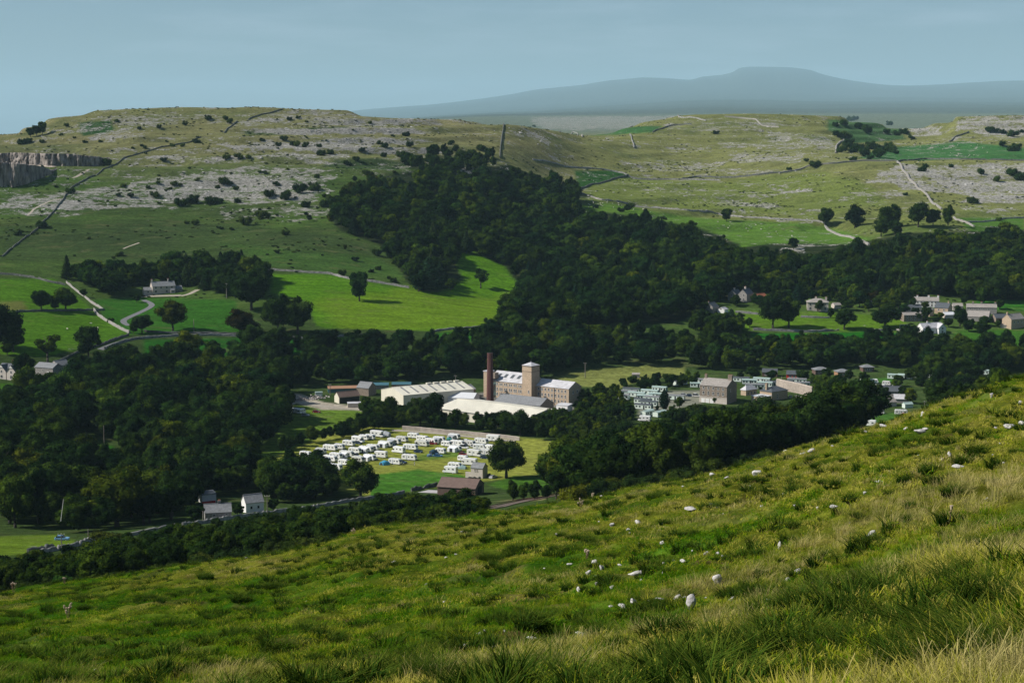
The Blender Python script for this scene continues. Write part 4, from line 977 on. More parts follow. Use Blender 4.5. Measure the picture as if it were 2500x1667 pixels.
WINCACHE = {}
def win_mesh(w, h, frame=M_FRAME, sash=True, pane=M_GLASS):
    """window of a facade: stone-white surround, dark panes, glazing bar; outer face looks along -y"""
    k = (round(w, 2), round(h, 2), frame.name, sash, pane.name)
    if k not in WINCACHE:
        mb = MB(); t = .12
        mb.box(-w / 2, w / 2, .0, .06, 0, h, 0)
        mb.box(-w / 2 - t, -w / 2, -.05, .06, -t, h + t, 1); mb.box(w / 2, w / 2 + t, -.05, .06, -t, h + t, 1)
        mb.box(-w / 2, w / 2, -.05, .06, h, h + t, 1); mb.box(-w / 2 - .1, w / 2 + .1, -.12, -.051, -t - .06, -t + .1, 1); mb.box(-w / 2, w / 2, -.05, .06, -t, 0, 1)
        if sash:
            mb.box(-w / 2, w / 2, -.03, -.002, h * .48, h * .54, 1); mb.box(-.035, .035, -.028, -.003, 0, h * .48, 1)
        WINCACHE[k] = mb.mesh('window', [pane, frame])
    return WINCACHE[k]

def face_xf(face, L, W):
    """placement of something on a wall: 'F' front (-y), 'B' back, 'R' right end, 'L' left end; u runs left to right as seen from outside"""
    return {'F': lambda u: ((u - L / 2, -.03, 0), 0), 'B': lambda u: ((L / 2 - u, W + .03, 0), math.pi),
            'R': lambda u: ((L / 2 + .03, u, 0), math.pi / 2), 'L': lambda u: ((-L / 2 - .03, W - u, 0), -math.pi / 2)}[face]

def house(name, label, cat, loc, rot, L, W, he, rise, wall, roof, wins=(), chims=(), roofkind='gable', over=.35, group=None, doors=(), frame=M_FRAME, sink=2.5, chim_m=None, wall_label=None, ridge='x', extra=None):
    """local x = long side, front wall on y = 0, back on y = W, ground z = 0"""
    e = empty(name, loc, rot, label, cat, group)
    h = L / 2
    mb = MB()
    if roofkind == 'gable':
        mb.prism([(0, -sink), (W, -sink), (W, he), (W / 2, he + rise), (0, he)], 'x', -h, h)
    elif roofkind == 'mono':
        mb.prism([(0, -sink), (W, -sink), (W, he + rise), (0, he)], 'x', -h, h)
    else:
        mb.box(-h, h, 0, W, -sink, he)
    mb.build('wall', wall, e)
    rb = MB(); t = .16; o = over
    if roofkind == 'gable':
        s = rise / (W / 2); zt = .04
        rb.prism([(-o, he - o * s + zt), (W / 2, he + rise + zt), (W / 2, he + rise + zt + t), (-o, he - o * s + zt + t)][::-1], 'x', -h - .2, h + .2)
        rb.prism([(W + o, he - o * s + zt), (W / 2, he + rise + zt), (W / 2, he + rise + zt + t), (W + o, he - o * s + zt + t)], 'x', -h - .2, h + .2)
        rb.box(-h - .22, h + .22, W / 2 - .16, W / 2 + .16, he + rise + zt + t - .05, he + rise + zt + t + .08)
    elif roofkind == 'mono':
        s = rise / W
        rb.prism([(-o, he - o * s + .04), (W + o, he + rise + o * s + .04), (W + o, he + rise + o * s + .2), (-o, he - o * s + .2)], 'x', -h - .2, h + .2)
    elif roofkind == 'hip':
        z0, z1 = he, he + rise; i = min(W / 2, L / 2 * .98)
        v = [(-h - o, -o, z0), (h + o, -o, z0), (h + o, W + o, z0), (-h - o, W + o, z0), (-h + i, W / 2, z1), (h - i, W / 2, z1),
             (-h - o, -o, z0 + .18), (h + o, -o, z0 + .18), (h + o, W + o, z0 + .18), (-h - o, W + o, z0 + .18)]
        rb.raw(v, [(3, 2, 1, 0), (0, 1, 7, 6), (1, 2, 8, 7), (2, 3, 9, 8), (3, 0, 6, 9), (6, 7, 5, 4), (7, 8, 5), (8, 9, 4, 5), (9, 6, 4)])
    elif roofkind == 'flat':
        rb.box(-h - o, h + o, -o, W + o, he + .01, he + .25)
    rf = rb.build('roof', roof, e)
    for (cx, cy_, cw, ch) in chims:
        z0 = he + (rise * (1 - abs(cy_ - W / 2) / (W / 2)) if roofkind in ('gable',) else rise * .5) - .5
        cb = MB(); cb.box(cx - cw / 2, cx + cw / 2, cy_ - cw * .35, cy_ + cw * .35, z0, z0 + ch + .5, 0)
        cb.box(cx - cw / 2 - .08, cx + cw / 2 + .08, cy_ - cw * .35 - .08, cy_ + cw * .35 + .08, z0 + ch + .5, z0 + ch + .68, 0)
        for k in range(2 if cw < 1.5 else 4):
            px = cx - cw / 2 + cw * (k + .5) / (2 if cw < 1.5 else 4)
            cb.tube((px, cy_, z0 + ch + .68), (px, cy_, z0 + ch + 1.1), .13, .11, 6, 1)
        cb.build('chimney', [chim_m or wall, M_TERRA], rf)
    for wd_ in wins:
        face, u, z, w, hh = wd_[:5]
        (x, y, _), r = face_xf(face, L, W)(u)
        link('window', win_mesh(w, hh, frame, sash=hh > .9), e, (x, y, z), r)
    for d in doors:
        face, u, w, hh = d[:4]; mm = d[4] if len(d) > 4 else M_WOODW
        (x, y, _), r = face_xf(face, L, W)(u)
        db = MB(); db.box(-w / 2, w / 2, -.02, .05, 0, hh, 0); db.box(-w / 2 - .12, w / 2 + .12, -.05, .05, hh, hh + .18, 1)
        db.box(-w / 2 - .12, -w / 2, -.05, .05, 0, hh, 1); db.box(w / 2, w / 2 + .12, -.05, .05, 0, hh, 1)
        link('door', db.mesh('door', [mm, frame]), e, (x, y, 0), r)
    if extra: extra(e)
    return e

def row(face, n, L, z, w, h, m=1.2, skip=()):
    return [(face, m + (L - 2 * m) * (k + .5) / n, z, w, h) for k in range(n) if k not in skip]

def corner(C, Rr, he, ztop=None, zg=None):
    """building axes from the near eaves corner C and the far right eaves corner R: base point of the C corner, angle of C->R and its length"""
    z = (zg if zg is not None else 0) + he
    a = on_plane(*C, z); b = on_plane(*Rr, z)
    d = b - a
    return a, math.atan2(d.y, d.x), math.hypot(d.x, d.y)

def base(px, py, dz=0):
    p = at(px, py, 150); p.z += dz
    return p
def MB_tube(name, par, a, b, r, m):
    mb = MB(); mb.tube(a, b, r, r, 8)
    return mb.build(name, m, par)
def BX(name, par, b, m):
    mb = MB(); mb.box(*b)
    return mb.build(name, m, par)
def gable_front(e, x, he, w, rise):
    mb = MB(); mb.prism([(x - w, -1), (x + w, -1), (x + w, he), (x, he + rise), (x - w, he)], 'y', -1.0, 1.5); mb.build('front_gable', M_PALE, e)
    mb = MB()
    for s in (-1, 1):
        a = (x + s * (w + .35), he - .35 * rise / w)
        pr = [a, (x, he + rise), (x, he + rise + .2), (a[0], a[1] + .2)]
        mb.prism(pr if s < 0 else pr[::-1], 'y', -1.35, 4.4)
    mb.build('gable_roof', M_SLATE, e)
    mb = MB(); mb.prism([(x - w * .45, he + rise * .55), (x + w * .45, he + rise * .55), (x, he + rise * .98)], 'y', -1.32, -1.05); mb.build('bargeboard', M_FRAME, e)
    link('window', win_mesh(1.0, 1.3), e, (x, -1.03, he - 1.0)); link('window', win_mesh(1.5, 1.5), e, (x, -1.03, .8))
def wing(e, x, L, W, he, rise, wall, roof, y=1.0):
    mb = MB(); mb.prism([(y, -2), (y + W, -2), (y + W, he), (y + W / 2, he + rise), (y, he)], 'x', x - L / 2, x + L / 2); mb.build('wing_wall', wall, e)
    mb = MB(); s = rise / (W / 2)
    mb.prism([(y - .3, he - .3 * s + .04), (y + W / 2, he + rise + .04), (y + W / 2, he + rise + .2), (y - .3, he - .3 * s + .2)][::-1], 'x', x - L / 2 - .15, x + L / 2 + .15)
    mb.prism([(y + W + .3, he - .3 * s + .04), (y + W / 2, he + rise + .04), (y + W / 2, he + rise + .2), (y + W + .3, he - .3 * s + .2)], 'x', x - L / 2 - .15, x + L / 2 + .15); mb.build('wing_roof', roof, e)
    link('window', win_mesh(1.2, 1.0), e, (x, y - .03, 1.0))

# ------------------------------------------------------------------ the mill and its sheds
def ground_mid(pL, pR, z, zg):
    a = on_plane(*pL, z); b = on_plane(*pR, z); d = b - a
    m = (a + b) / 2
    return Vector((m.x, m.y, zg)), math.atan2(d.y, d.x), math.hypot(d.x, d.y)

MILL = -37
H9 = 9.6
bl, ang, Lr = ground_mid(c3(700, 540), c3(965, 577), H9, .3)
MROT = R(MILL)
house('mill_range', 'sandstone mill range right of the tower with three rows of small windows and grey roof', 'mill', bl, MROT, 22.5, 12, H9, 3.0, M_SAND, M_PALER,
      wins=row('F', 9, 22.5, 1.4, .95, 1.5) + row('F', 9, 22.5, 4.3, .95, 1.5) + row('F', 9, 22.5, 7.3, .95, 1.35) + [('R', 4, 6.5, 1, 1.5), ('R', 8, 6.5, 1, 1.5)], over=.3,
      extra=lambda e: [MB_tube('drainpipe', e, (1.6, -.12, 0), (1.6, -.12, H9), .13, M_IRON)])
ax = Vector((math.cos(MROT), math.sin(MROT), 0)); nx = Vector((-math.sin(MROT), math.cos(MROT), 0))
# the left range runs on behind the tower on the same line
lb = Vector(bl) - ax * (11.25 + 6.4 + 13.5) + nx * 1.0
def skylights(e):
    for k in range(5):
        mb = MB(); mb.box(-.9, .9, -1.6, 1.6, 0, .14)
        o = mb.build('skylight', M_SLATE, e); s = math.atan2(4.4, 8)
        o.location = (-9 + k * 4.6, 4.3, H9 + 4.3 * 4.4 / 8 + .24); o.rotation_euler = (s, 0, 0)
house('mill_range', 'sandstone mill range left of the tower, broad pale roof with rooflights, brick chimney before it', 'mill', lb, MROT, 27, 16, H9, 4.4, M_SAND, M_PALER,
      wins=[('F', 2.2 + 3.3 * k + dx, z, .8, hh) for k in range(8) for dx in (-.65, .65) for z, hh in ((7.3, 1.3), (4.3, 1.6), (1.4, 1.6))], over=.3, extra=skylights)
# tower
tb = Vector(bl) - ax * (11.25 + 3.25) - nx * 3.6
e = empty('mill_tower', tb, R(-42), 'square sandstone mill tower with low pyramid roof between the two mill ranges', 'tower')
mb = MB(); mb.box(-3.4, 3.4, -.0, 6.8, -2, 20.0); mb.build('wall', M_SAND, e)
mb = MB(); mb.box(-3.52, 3.52, -.12, 6.92, 17.3, 17.6); mb.box(-3.5, 3.5, -.1, 6.9, 20.0, 20.7); mb.build('cornice', M_SANDD, e)
mb = MB(); mb.raw([(-3.7, -.3, 20.7), (3.7, -.3, 20.7), (3.7, 7.1, 20.7), (-3.7, 7.1, 20.7), (0, 3.4, 22.4)], [(0, 1, 4), (1, 2, 4), (2, 3, 4), (3, 0, 4), (3, 2, 1, 0)]); mb.tube((0, 3.4, 22.2), (0, 3.4, 23.2), .12, .05)
mb.build('roof', M_PALER, e)
link('window', win_mesh(.9, 1.4), e, (1.4, -.03, 5.5)); mb = MB(); mb.box(1.0, 2.4, -.06, .02, 1.2, 3.6); mb.build('door', M_DARK, e)
# stair turret and steel stair on the left end
tp = Vector(lb) - ax * 13.0 - nx * 2.6
e = empty('stair_turret', tp, MROT, 'slim sandstone stair turret at the left end of the mill', 'tower')
mb = MB(); mb.box(-2.1, 2.1, 0, 4.2, -2, 14.6); mb.build('wall', M_SAND, e)
mb = MB(); mb.box(-2.35, 2.35, -.25, 4.45, 14.6, 15.1); mb.build('roof', M_PALER, e)
mb = MB(); mb.box(2.101, 5.4, .8, 4.2, 11.0, 14.2); mb.build('turret_link', M_SANDD, e)
sp = tp + ax * 6.0 - nx * 1.6
e = empty('steel_staircase', sp, MROT, 'green steel fire stair zigzagging beside the brick chimney', 'staircase')
for k in range(3):
    z0 = k * 3.0; s = 1 if k % 2 == 0 else -1
    mb = MB(); a = Vector((-2 * s, -.6, z0)); b = Vector((2 * s, -.6, z0 + 3.0))
    for dy in (-.9, -.1): mb.tube(a + Vector((0, dy + .5, 0)), b + Vector((0, dy + .5, 0)), .11, .11, 5); mb.tube(a + Vector((0, dy + .5, 1)), b + Vector((0, dy + .5, 1)), .06, .06, 5)
    for j in range(10):
        q = a.lerp(b, (j + .5) / 10); mb.box(q.x - .2, q.x + .2, -1.4, -.2, q.z - .03, q.z + .03)
    mb.build('stair_flight', M_STEEL, e)
    mb = MB(); mb.box(2 * s - .9, 2 * s + .9, -1.5, .4, z0 + 2.95, z0 + 3.05); mb.build('landing', M_STEEL, e)
for sx in (-2.7, 2.7):
    mb = MB(); mb.tube((sx, -1.2, -1), (sx, -1.2, 10.2), .1, .1, 6); mb.build('post', M_STEEL, e)
# chimney
cp = on_plane(*c3(324, 706), 0.0)
e = empty('mill_chimney', cp, R(10), 'tall tapering octagonal red brick mill chimney', 'chimney')
def octa(mb, z0, z1, r0, r1, mi=0): mb.tube((0, 0, z0), (0, 0, z1), r0, r1, 8, mi)
HC = (706 - 268) * .29787 / F * cp.length / math.cos(PITCH) * 1.0
mb = MB(); octa(mb, -2, HC - 2.2, 2.15, 1.5); mb.build('shaft', M_BRICK, e)
mb = MB(); octa(mb, HC - 2.2, HC - 1.8, 1.62, 1.66); octa(mb, HC - 1.8, HC - .5, 1.5, 1.5); octa(mb, HC - .5, HC, 1.66, 1.58); mb.build('cap', M_BRICK, e)
mb = MB(); octa(mb, HC, HC + .02, 1.3, 1.3); mb.build('flue', M_DARK, e)
# low slate shed before the mill
p = base(*c3(545, 738)); house('weaving_shed', 'long low stone shed with stained slate roof right of the brick chimney', 'shed', p, R(-33), 29, 14, 3.2, 3.2, M_SANDD, M_GSLATE, wins=row('F', 6, 29, 1.2, .9, 1.2, skip=(0,)), over=.3)
p = base(*c3(912, 754)); house('white_shed', 'small white flat-roofed shed at the right end of the mill', 'shed', p, R(-33), 7, 5, 3.2, .6, M_RENDER, M_PALER, roofkind='mono', doors=[('F', 2, 1.2, 2.1, M_DARK)], over=.2)
p = base(*c2(1745, 455)); house('blue_white_shed', 'low shed with bluish white roof left of the brick chimney', 'shed', p, R(-16), 17, 11, 3.2, 2.2, M_RENDER, M_LEAD, over=.3)
for k, (x, lab) in enumerate(((1735, 'left of two gabled stone sheds behind the cream warehouse'), (1828, 'right of two gabled stone sheds beside the mill turret'))):
    p = base(*c2(x, 404)); house('gabled_stone_shed', lab, 'shed', p, R(58), 14, 6.4, 4.0, 2.3, M_SANDD, M_PALER, wins=[('L', 3.2, 1.6, 1.6, 2.0)], group='gabled stone sheds', over=.15)
# warehouses
a, ang, L = corner(c2(1292, 388), c2(1868, 335), 7.0)
ux = Vector((math.cos(ang), math.sin(ang), 0)); a.z = 0
l = on_plane(*c2(1040, 345), 7.0); W = abs((l - a).dot(Vector((-math.sin(ang), math.cos(ang), 0))))
def shed_bits(e):
    for k in range(7):
        mb = MB(); mb.box(-.55, .55, -W * .19, W * .19, 0, .1); o = mb.build('rooflight', M_GSLATE, e)
        o.location = (-L / 2 + L * (k + .8) / 7.6, W * .27, 7.0 + 2.8 * .27 * 2 + .25); o.rotation_euler = (math.atan2(2.8, W / 2), 0, 0)
    for k in range(5):
        mb = MB(); mb.box(-1.5, 1.5, -.8, .8, 0, .7); o = mb.build('roof_vent', M_CREAMR, e); o.location = (L * (.02 + .1 * k), W / 2, 7 + 2.8 + .15)
    mb = MB(); mb.box(-L * .08, L * .02, -.06, .01, 0, 5.2); mb.build('shutter_door', M_DARK, e)
    mb = MB(); mb.box(-L / 2 + .2, -L / 2 + .35, -.1, -.01, .2, 7); mb.build('downpipe', M_GSLATE, e)
house('cream_warehouse', 'large cream sheet-clad warehouse with long ribbed roof left of the mill', 'warehouse', a + ux * L / 2, ang, L, W, 7.0, 2.8, M_CREAM, M_CREAMR, over=.15, extra=shed_bits)
c = on_plane(*c3(600, 822), 5.0); l = on_plane(*c3(-124, 725), 5.0); r = on_plane(*c3(1050, 760), 5.0)
d = c - l; ang = math.atan2(d.y, d.x); L2 = math.hypot(d.x, d.y); W2 = abs((r - c).dot(Vector((-math.sin(ang), math.cos(ang), 0))))
m_ = (c + l) / 2; m_.z = 0
def front_bits(e):
    mb = MB(); mb.box(L2 / 2 + .01, L2 / 2 + .06, 2, 6, 0, 3.6); mb.build('shutter_door', M_TEAL, e)
    for k in range(9):
        mb = MB(); x = -L2 / 2 + L2 * (k + .5) / 9; mb.box(x - .08, x + .08, -.1, -.01, 0, 5); mb.build('wall_seam', M_GSLATE, e)
    mb = MB(); mb.box(-L2 / 2, L2 / 2, -.42, -.2, 4.86, 5.06); mb.build('gutter', M_GSLATE, e)
house('front_warehouse', 'broad cream-roofed warehouse before the mill, behind the field trees', 'warehouse', m_, ang, L2, W2, 5.0, 2.6, M_CREAM, M_CREAMR, over=.2, extra=front_bits)
# farmyard left of the warehouse
a, ang, L = corner(c2(765, 417), c2(935, 402), 3.6); a.z = height(a.x, a.y)
ux = Vector((math.cos(ang), math.sin(ang), 0)); l = on_plane(*c2(655, 402), 3.6 + a.z); W = max(6, abs((l - a).dot(Vector((-ux.y, ux.x, 0)))))
house('open_barn', 'cream-gabled barn with brown roof and dark open front beside the rubble', 'barn', a + ux * L / 2, ang, L, W, 3.6, 2.4, M_CREAM, M_BROWNR, over=.3, extra=lambda e: [BX('open_front', e, (-L / 2 + .3, L / 2 - .2, -.05, .0, -.2, 3.2), M_DARK)])
p = base(*c2(890, 487)); house('block_hut', 'low flat pale hut in front of the open barn', 'hut', p, R(8), 7, 4, 2.2, .3, M_PALE, M_PALER, roofkind='mono', over=.15)
p = base(*c2(958, 388)); house('slate_store', 'stone store with mossy slate roof at the left end of the cream warehouse', 'shed', p, R(-28), 8, 8, 4.4, 2.8, M_SANDD, M_GSLATE, over=.25)
p = base(*c2(1105, 338)); house('long_shed', 'low shed with turquoise roof behind the slate store', 'shed', p, R(2), 9, 6, 2.4, .6, M_GREY, M_BLUE, roofkind='mono', group='turquoise roofed sheds', over=.3)
p = base(*c2(1275, 330)); house('long_shed', 'low shed with turquoise and orange-edged roof behind the cream warehouse', 'shed', p, R(2), 11, 6, 2.2, .6, M_ORANGE, M_BLUE, roofkind='mono', group='turquoise roofed sheds', over=.3)
p = base(*c2(800, 365)); house('pallet_store', 'long low store with orange roof and blue front behind the open barn', 'shed', p, R(10), 17, 5, 2.4, .7, M_BLUE, M_ORANGE, roofkind='mono', over=.3)
p = base(*c2(600, 395)); house('site_cabin', 'small turquoise cabin behind the rubble heap', 'cabin', p, R(10), 4, 2.4, 2.2, .2, M_GREENP, M_TEALR, roofkind='flat', over=.1)
# heap of pale rubble
mb = MB(); r = random.Random(5)
for k in range(420):
    u = r.uniform(0, 1); x, y = c2(375 + 262 * u, 438 - 26 * u); p = at(x, y, 150)
    q = p + Vector((r.gauss(0, 1.4), abs(r.gauss(0, 3.0)), 0)); hgt = max(0, 3.3 - abs(q.y - p.y - 3) * .7) * (.5 + .5 * math.sin(u * 9)) * min(1, u * 5, (1 - u) * 4)
    q.z = height(q.x, q.y) + r.uniform(0, max(.3, hgt)); s = r.uniform(.25, .75)
    v = [q + Vector((r.uniform(-1, 1), r.uniform(-1, 1), r.uniform(-.7, .7))) * s for _ in range(6)]
    mb.raw(v, [(0, 1, 2), (0, 2, 3), (0, 3, 1), (4, 1, 2), (4, 2, 3), (4, 3, 1), (5, 1, 3), (5, 0, 2)])
tag(mb.build('rubble_heap', mat('rubble', (.52, .47, .44), .9, .4, .9)), 'heap of pale demolition rubble at the edge of the farmyard', kind='stuff')

# ------------------------------------------------------------------ houses and barns on the near side of the valley
c = on_plane(*c2(1940, 975), 4.2 + 9); p0 = base(*c2(1893, 1066))
house('stone_hut', 'small square stone hut with grey slate roof and twin slit windows beside the camping field', 'hut', p0, R(-24), 5.4, 5.0, 4.4, 1.7, M_PALE, M_GSLATE, wins=[('F', 1.9, 3.0, .42, .95), ('F', 2.9, 3.0, .42, .95)], frame=M_PALE, over=.25,
      extra=lambda e: [BX('yard_wall', e, (-5.4, -2.71, .4, .9, -1.5, 2.3), M_PALE)])
a, ang, L = corner(c2(1575, 1130), c2(1885, 1152), 3.0, zg=0)
p0 = at_d(c2(1735, 0)[0], 590); p0 = base(*c2(1725, 1206))
house('brown_barn', 'long low barn with brown corrugated roof and dark boarded gable beside the railway', 'barn', p0, R(-17), 15.5, 11, 3.1, 2.6, M_WOODW, M_BROWNR, over=.35, extra=lambda e: [BX('gable_doors', e, (7.76, 7.82, 3, 8, 0, 3.0), M_DARK)])
p0 = base(*d4(876, 222)); e = empty('greenhouse', p0, R(-14), 'small white-framed glass greenhouse at the edge of the near slope', 'greenhouse')
mg, nt_, out_ = nmat('greenhouse_glass'); b_ = N(nt_, 'ShaderNodeBsdfPrincipled', Roughness=.08); b_.inputs['Base Color'].default_value = (.55, .66, .66, 1); b_.inputs['Transmission Weight'].default_value = .35; nt_.links.new(b_.outputs[0], out_.inputs[0])
mb = MB(); mb.prism([(0, .5), (2.6, .5), (2.6, 1.7), (1.3, 2.7), (0, 1.7)], 'x', -2.4, 2.4); mb.build('glass', mg, e)
mb = MB(); mb.box(-2.45, 2.45, -.05, 2.65, -.8, .5); mb.build('plinth', M_RENDER, e)
mb = MB()
for k in range(7):
    x = -2.4 + .8 * k
    mb.box(x - .04, x + .04, -.05, -.01, .5, 1.7); mb.tube((x, -.02, 1.72), (x, 1.3, 2.74), .04, .04, 4); mb.tube((x, 2.62, 1.72), (x, 1.3, 2.74), .04, .04, 4)
mb.tube((-2.45, 1.3, 2.76), (2.45, 1.3, 2.76), .05, .05, 5); mb.tube((-2.45, -.03, 1.72), (2.45, -.03, 1.72), .05, .05, 5)
mb.build('frame', M_FRAME, e)
p0 = base(*c5(2090, 668)); house('white_house', 'white house with grey slate roof behind the roadside pole, lower left', 'house', p0, R(28), 6.6, 5, 3.4, 2.4, M_RENDER, M_GSLATE, wins=[('F', 2, 1.2, .7, .9), ('F', 4.6, 1.2, .7, .9)], over=.25)
p0 = base(*c5(1790, 735)); house('roadside_cottage', 'dark cottage with grey roof and white gable chimney in the trees, lower left', 'cottage', p0, R(14), 8.6, 5.6, 2.6, 2.2, M_GREY, M_GSLATE, wins=[('F', 3, 1, .8, 1.0), ('F', 7, 1, .8, 1)], chims=[(.6, 3, .9, 1.0)], over=.3)
p0 = base(*c5(1715, 595)); house('white_shed', 'small white shed with dark roof above the roadside cottage', 'shed', p0, R(28), 5.5, 4.2, 3.2, .6, M_RENDER, M_SLATE, roofkind='mono', over=.2, extra=lambda e: [BX('red_fence', e, (-3, 2.2, -.9, -.8, -.3, .9), M_RED)])
# farm at the left frame edge
p0 = base(*c1(60, 1094)); house('gabled_farmhouse', 'pale stone farmhouse with twin gables and dark slate roof at the left frame edge', 'house', p0, R(-24), 14, 9, 4.6, 3.4, M_PALE, M_SLATE,
      wins=[('F', 4, .9, 1.3, 1.5), ('F', 10.6, .9, 1.0, 1.5), ('F', 4, 4.0, 1, 1.3), ('F', 10.6, 4.0, 1, 1.3)], chims=[(.5, 4.5, 1.1, 1.8)], chim_m=M_BRICK, over=.3,
      extra=lambda e: [gable_front(e, x, 4.6, 3.0, 3.3) for x in (-3.0, 3.6)])
p0 = base(*c1(360, 1066)); house('farm_barn', 'stone barn with grey slate roof right of the gabled farmhouse', 'barn', p0, R(-26), 13, 8, 4.6, 2.2, M_GREY, M_GSLATE, wins=[('F', 6, 2.6, 1, .8), ('F', 3, .8, .8, .8)], doors=[('F', 9.6, 1.6, 2.4, M_RENDER)], over=.25)
p0 = base(*c1(525, 1030)); house('stone_gable_barn', 'pale stone gable-end barn right of the farm barn', 'barn', p0, R(52), 8, 7, 3.6, 2.6, M_PALE, M_GSLATE, over=.2)
p0 = base(*c1(765, 1050)); house('lean_to', 'small pale outbuilding half hidden right of the farm', 'shed', p0, R(20), 5, 4, 2.4, .8, M_PALE, M_PALER, roofkind='mono', over=.2)
p0 = base(*c5(25, 300)); house('field_barn', 'low stone field barn in the left meadow', 'barn', p0, R(10), 8, 5, 2.4, 1.6, M_PALE, M_GREY, over=.2)
# house on the left hillside
p0 = base(*c1(1345, 392)); house('hillside_house', 'grey stone house with pale left gable alone above the left pastures', 'house', p0, R(24), 16.5, 8, 5.4, 3.0, M_PALE, M_GSLATE,
      wins=[('F', 2.4, 3.7, 1.2, 1.3), ('F', 6.2, 3.7, 1.2, 1.3), ('F', 10.2, 3.7, 1.2, 1.3), ('F', 14.0, 3.7, 1.2, 1.3), ('F', 2.4, .9, 1.4, 1.5), ('F', 10.2, .9, 1.4, 1.5), ('F', 14.0, .9, 1.4, 1.5), ('L', 4, 3.6, 1.0, 1.2)],
      chims=[(-7.7, 4, 1.0, 1.6), (4.0, 4, 1.0, 1.6)], over=.3, extra=lambda e: [wing(e, -11.2, 5.6, 5.4, 2.8, 1.8, M_PALE, M_GSLATE), wing(e, 11.0, 5.2, 6.4, 3.0, 2.0, M_GREY, M_GSLATE), wing(e, 5.9, 3.0, 2.2, 2.4, 1.2, M_PALE, M_GSLATE, -2.21)])
# ------------------------------------------------------------------ tall stone house and buildings of the caravan park
p0 = base(*e2(240, 730)); Ls, Ws = 16.2, 13.5
house('tall_stone_house', 'three-storey stone house with pale ground floor above the near wood', 'house', p0, R(-31), Ls, Ws, 9.6, 3.2, M_SANDD, M_STONER,
      wins=row('F', 5, Ls, 7.6, 1.0, 1.25, .8) + row('F', 5, Ls, 4.6, 1.0, 1.7, .8) + [('F', 12.6, 1.0, 1.0, 1.2), ('F', 14.8, 1.0, 1.0, 1.2), ('R', 5, 6.4, .8, 1.4)],
      chims=[(-Ls / 2 + .7, Ws / 2, 1.4, 1.9), (Ls / 2 - .9, Ws / 2, 2.4, 2.4)], over=.3,
      extra=lambda e: [BX('pale_ground_floor', e, (-Ls / 2 - .1, Ls / 2 + .1, -.12, -.005, -2, 3.3), M_PALE), BX('string_course', e, (-Ls / 2 - .2, Ls / 2 + .2, -.3, -.125, 3.3, 3.6), M_PALE)] +
                     [BX('garage_door', e, (-7 + 2.6 * k, -5 + 2.6 * k, -.16, -.125, 0, 2.4), M_RENDER) for k in range(3)])
a, ang, L = corner(e2(712, 553), e2(868, 532), 3.6, zg=0)
ux = Vector((math.cos(ang), math.sin(ang), 0)); l = on_plane(*e2(635, 542), 3.6); W = max(4, abs((l - a).dot(Vector((-ux.y, ux.x, 0))))); a.z = 0
house('hip_pavilion', 'small building with pale pyramid roof right of the tall stone house', 'pavilion', a + ux * L / 2, ang, L, W, 3.8, 2.6, M_SAND, M_PALER, roofkind='hip', wins=row('F', 3, L, 1.2, .9, 1.6, .6), over=.35)
a, ang, L = corner(e2(1082, 578), e2(1310, 545), 5.0, zg=0)
ux = Vector((math.cos(ang), math.sin(ang), 0)); l = on_plane(*e2(882, 556), 5.0); W = max(6, abs((l - a).dot(Vector((-ux.y, ux.x, 0))))); a.z = 0
house('slate_villa', 'villa with dark blue slate hipped roof beside the retaining wall', 'house', a + ux * L / 2, ang, L, W, 5.2, 2.4, M_SAND, M_SLATE, roofkind='hip', wins=[('F', L * .35, 1.4, 1, 2.2)], chims=[(-L / 2 + 1.2, W * .55, 1.3, 3.0)], over=.35)
a, ang, L = corner(e2(935, 645), e2(1075, 625), 4.0, zg=0)
ux = Vector((math.cos(ang), math.sin(ang), 0)); l = on_plane(*e2(718, 632), 4.0); W = max(6, abs((l - a).dot(Vector((-ux.y, ux.x, 0))))); a.z = 0
house('flat_roof_annexe', 'single-storey sandstone annexe with flat white roof and bay window', 'annexe', a + ux * L / 2, ang, L, W, 4.0, .3, M_SAND, M_LEAD, roofkind='flat', over=.3,
      wins=[('L', W * .35, .8, 1.2, 2.0), ('L', W * .7, .8, 1.2, 2.0)], extra=lambda e: [BX('bay_window', e, (-L * .3, L * .25, -1.2, -.005, 0, 3.2), M_FRAME)] + [link('window', win_mesh(1.2, 2.0), e, (x * L, -1.24, .7)) for x in (-.18, .0, .15)])
# holiday park lodges
def lodge(px, py, rot, L, W, label, wall, roof, kind='hip', he=2.8, group='timber lodges'):
    return house('holiday_lodge', label, 'lodge', base(px, py), R(rot), L, W, he, 1.7, wall, roof, roofkind=kind, wins=row('F', 3, L, .9, 1.2, 1.2), group=group, over=.5)
lodge(*e2(1400, 380), -12, 9, 6, 'red-walled lodge with dark roof behind the retaining wall', M_RED, M_SLATE, 'gable')
lodge(*e2(1050, 350), -12, 9, 6, 'brown lodge with dark roof left of the red-walled one', M_WOODW, M_SLATE, 'gable')
lodge(*e2(1810, 320), 8, 9, 7, 'brown lodge with pale grey hipped roof at the wood edge', M_WOODW, M_GSLATE)
lodge(*e2(2120, 350), 8, 8, 7, 'orange-walled lodge with grey hipped roof under the trees', M_ORANGE, M_GSLATE)
lodge(*e3(120, 400), 8, 7, 6, 'lodge with small pale hipped roof in the trees', M_WOODW, M_GSLATE)
p0 = base(*e3(410, 740)); house('purple_roof_house', 'low house with purplish slate roof in the holiday park', 'bungalow', p0, R(-10), 12, 8, 2.6, 2.4, M_GREY, M_SLATE, over=.4)
p0 = base(*e3(400, 900)); house('brown_roof_bungalow', 'bungalow with pale brown roof among dark trees, lower right', 'bungalow', p0, R(22), 11, 8, 2.6, 2.4, M_PALE, M_STONER, over=.4)
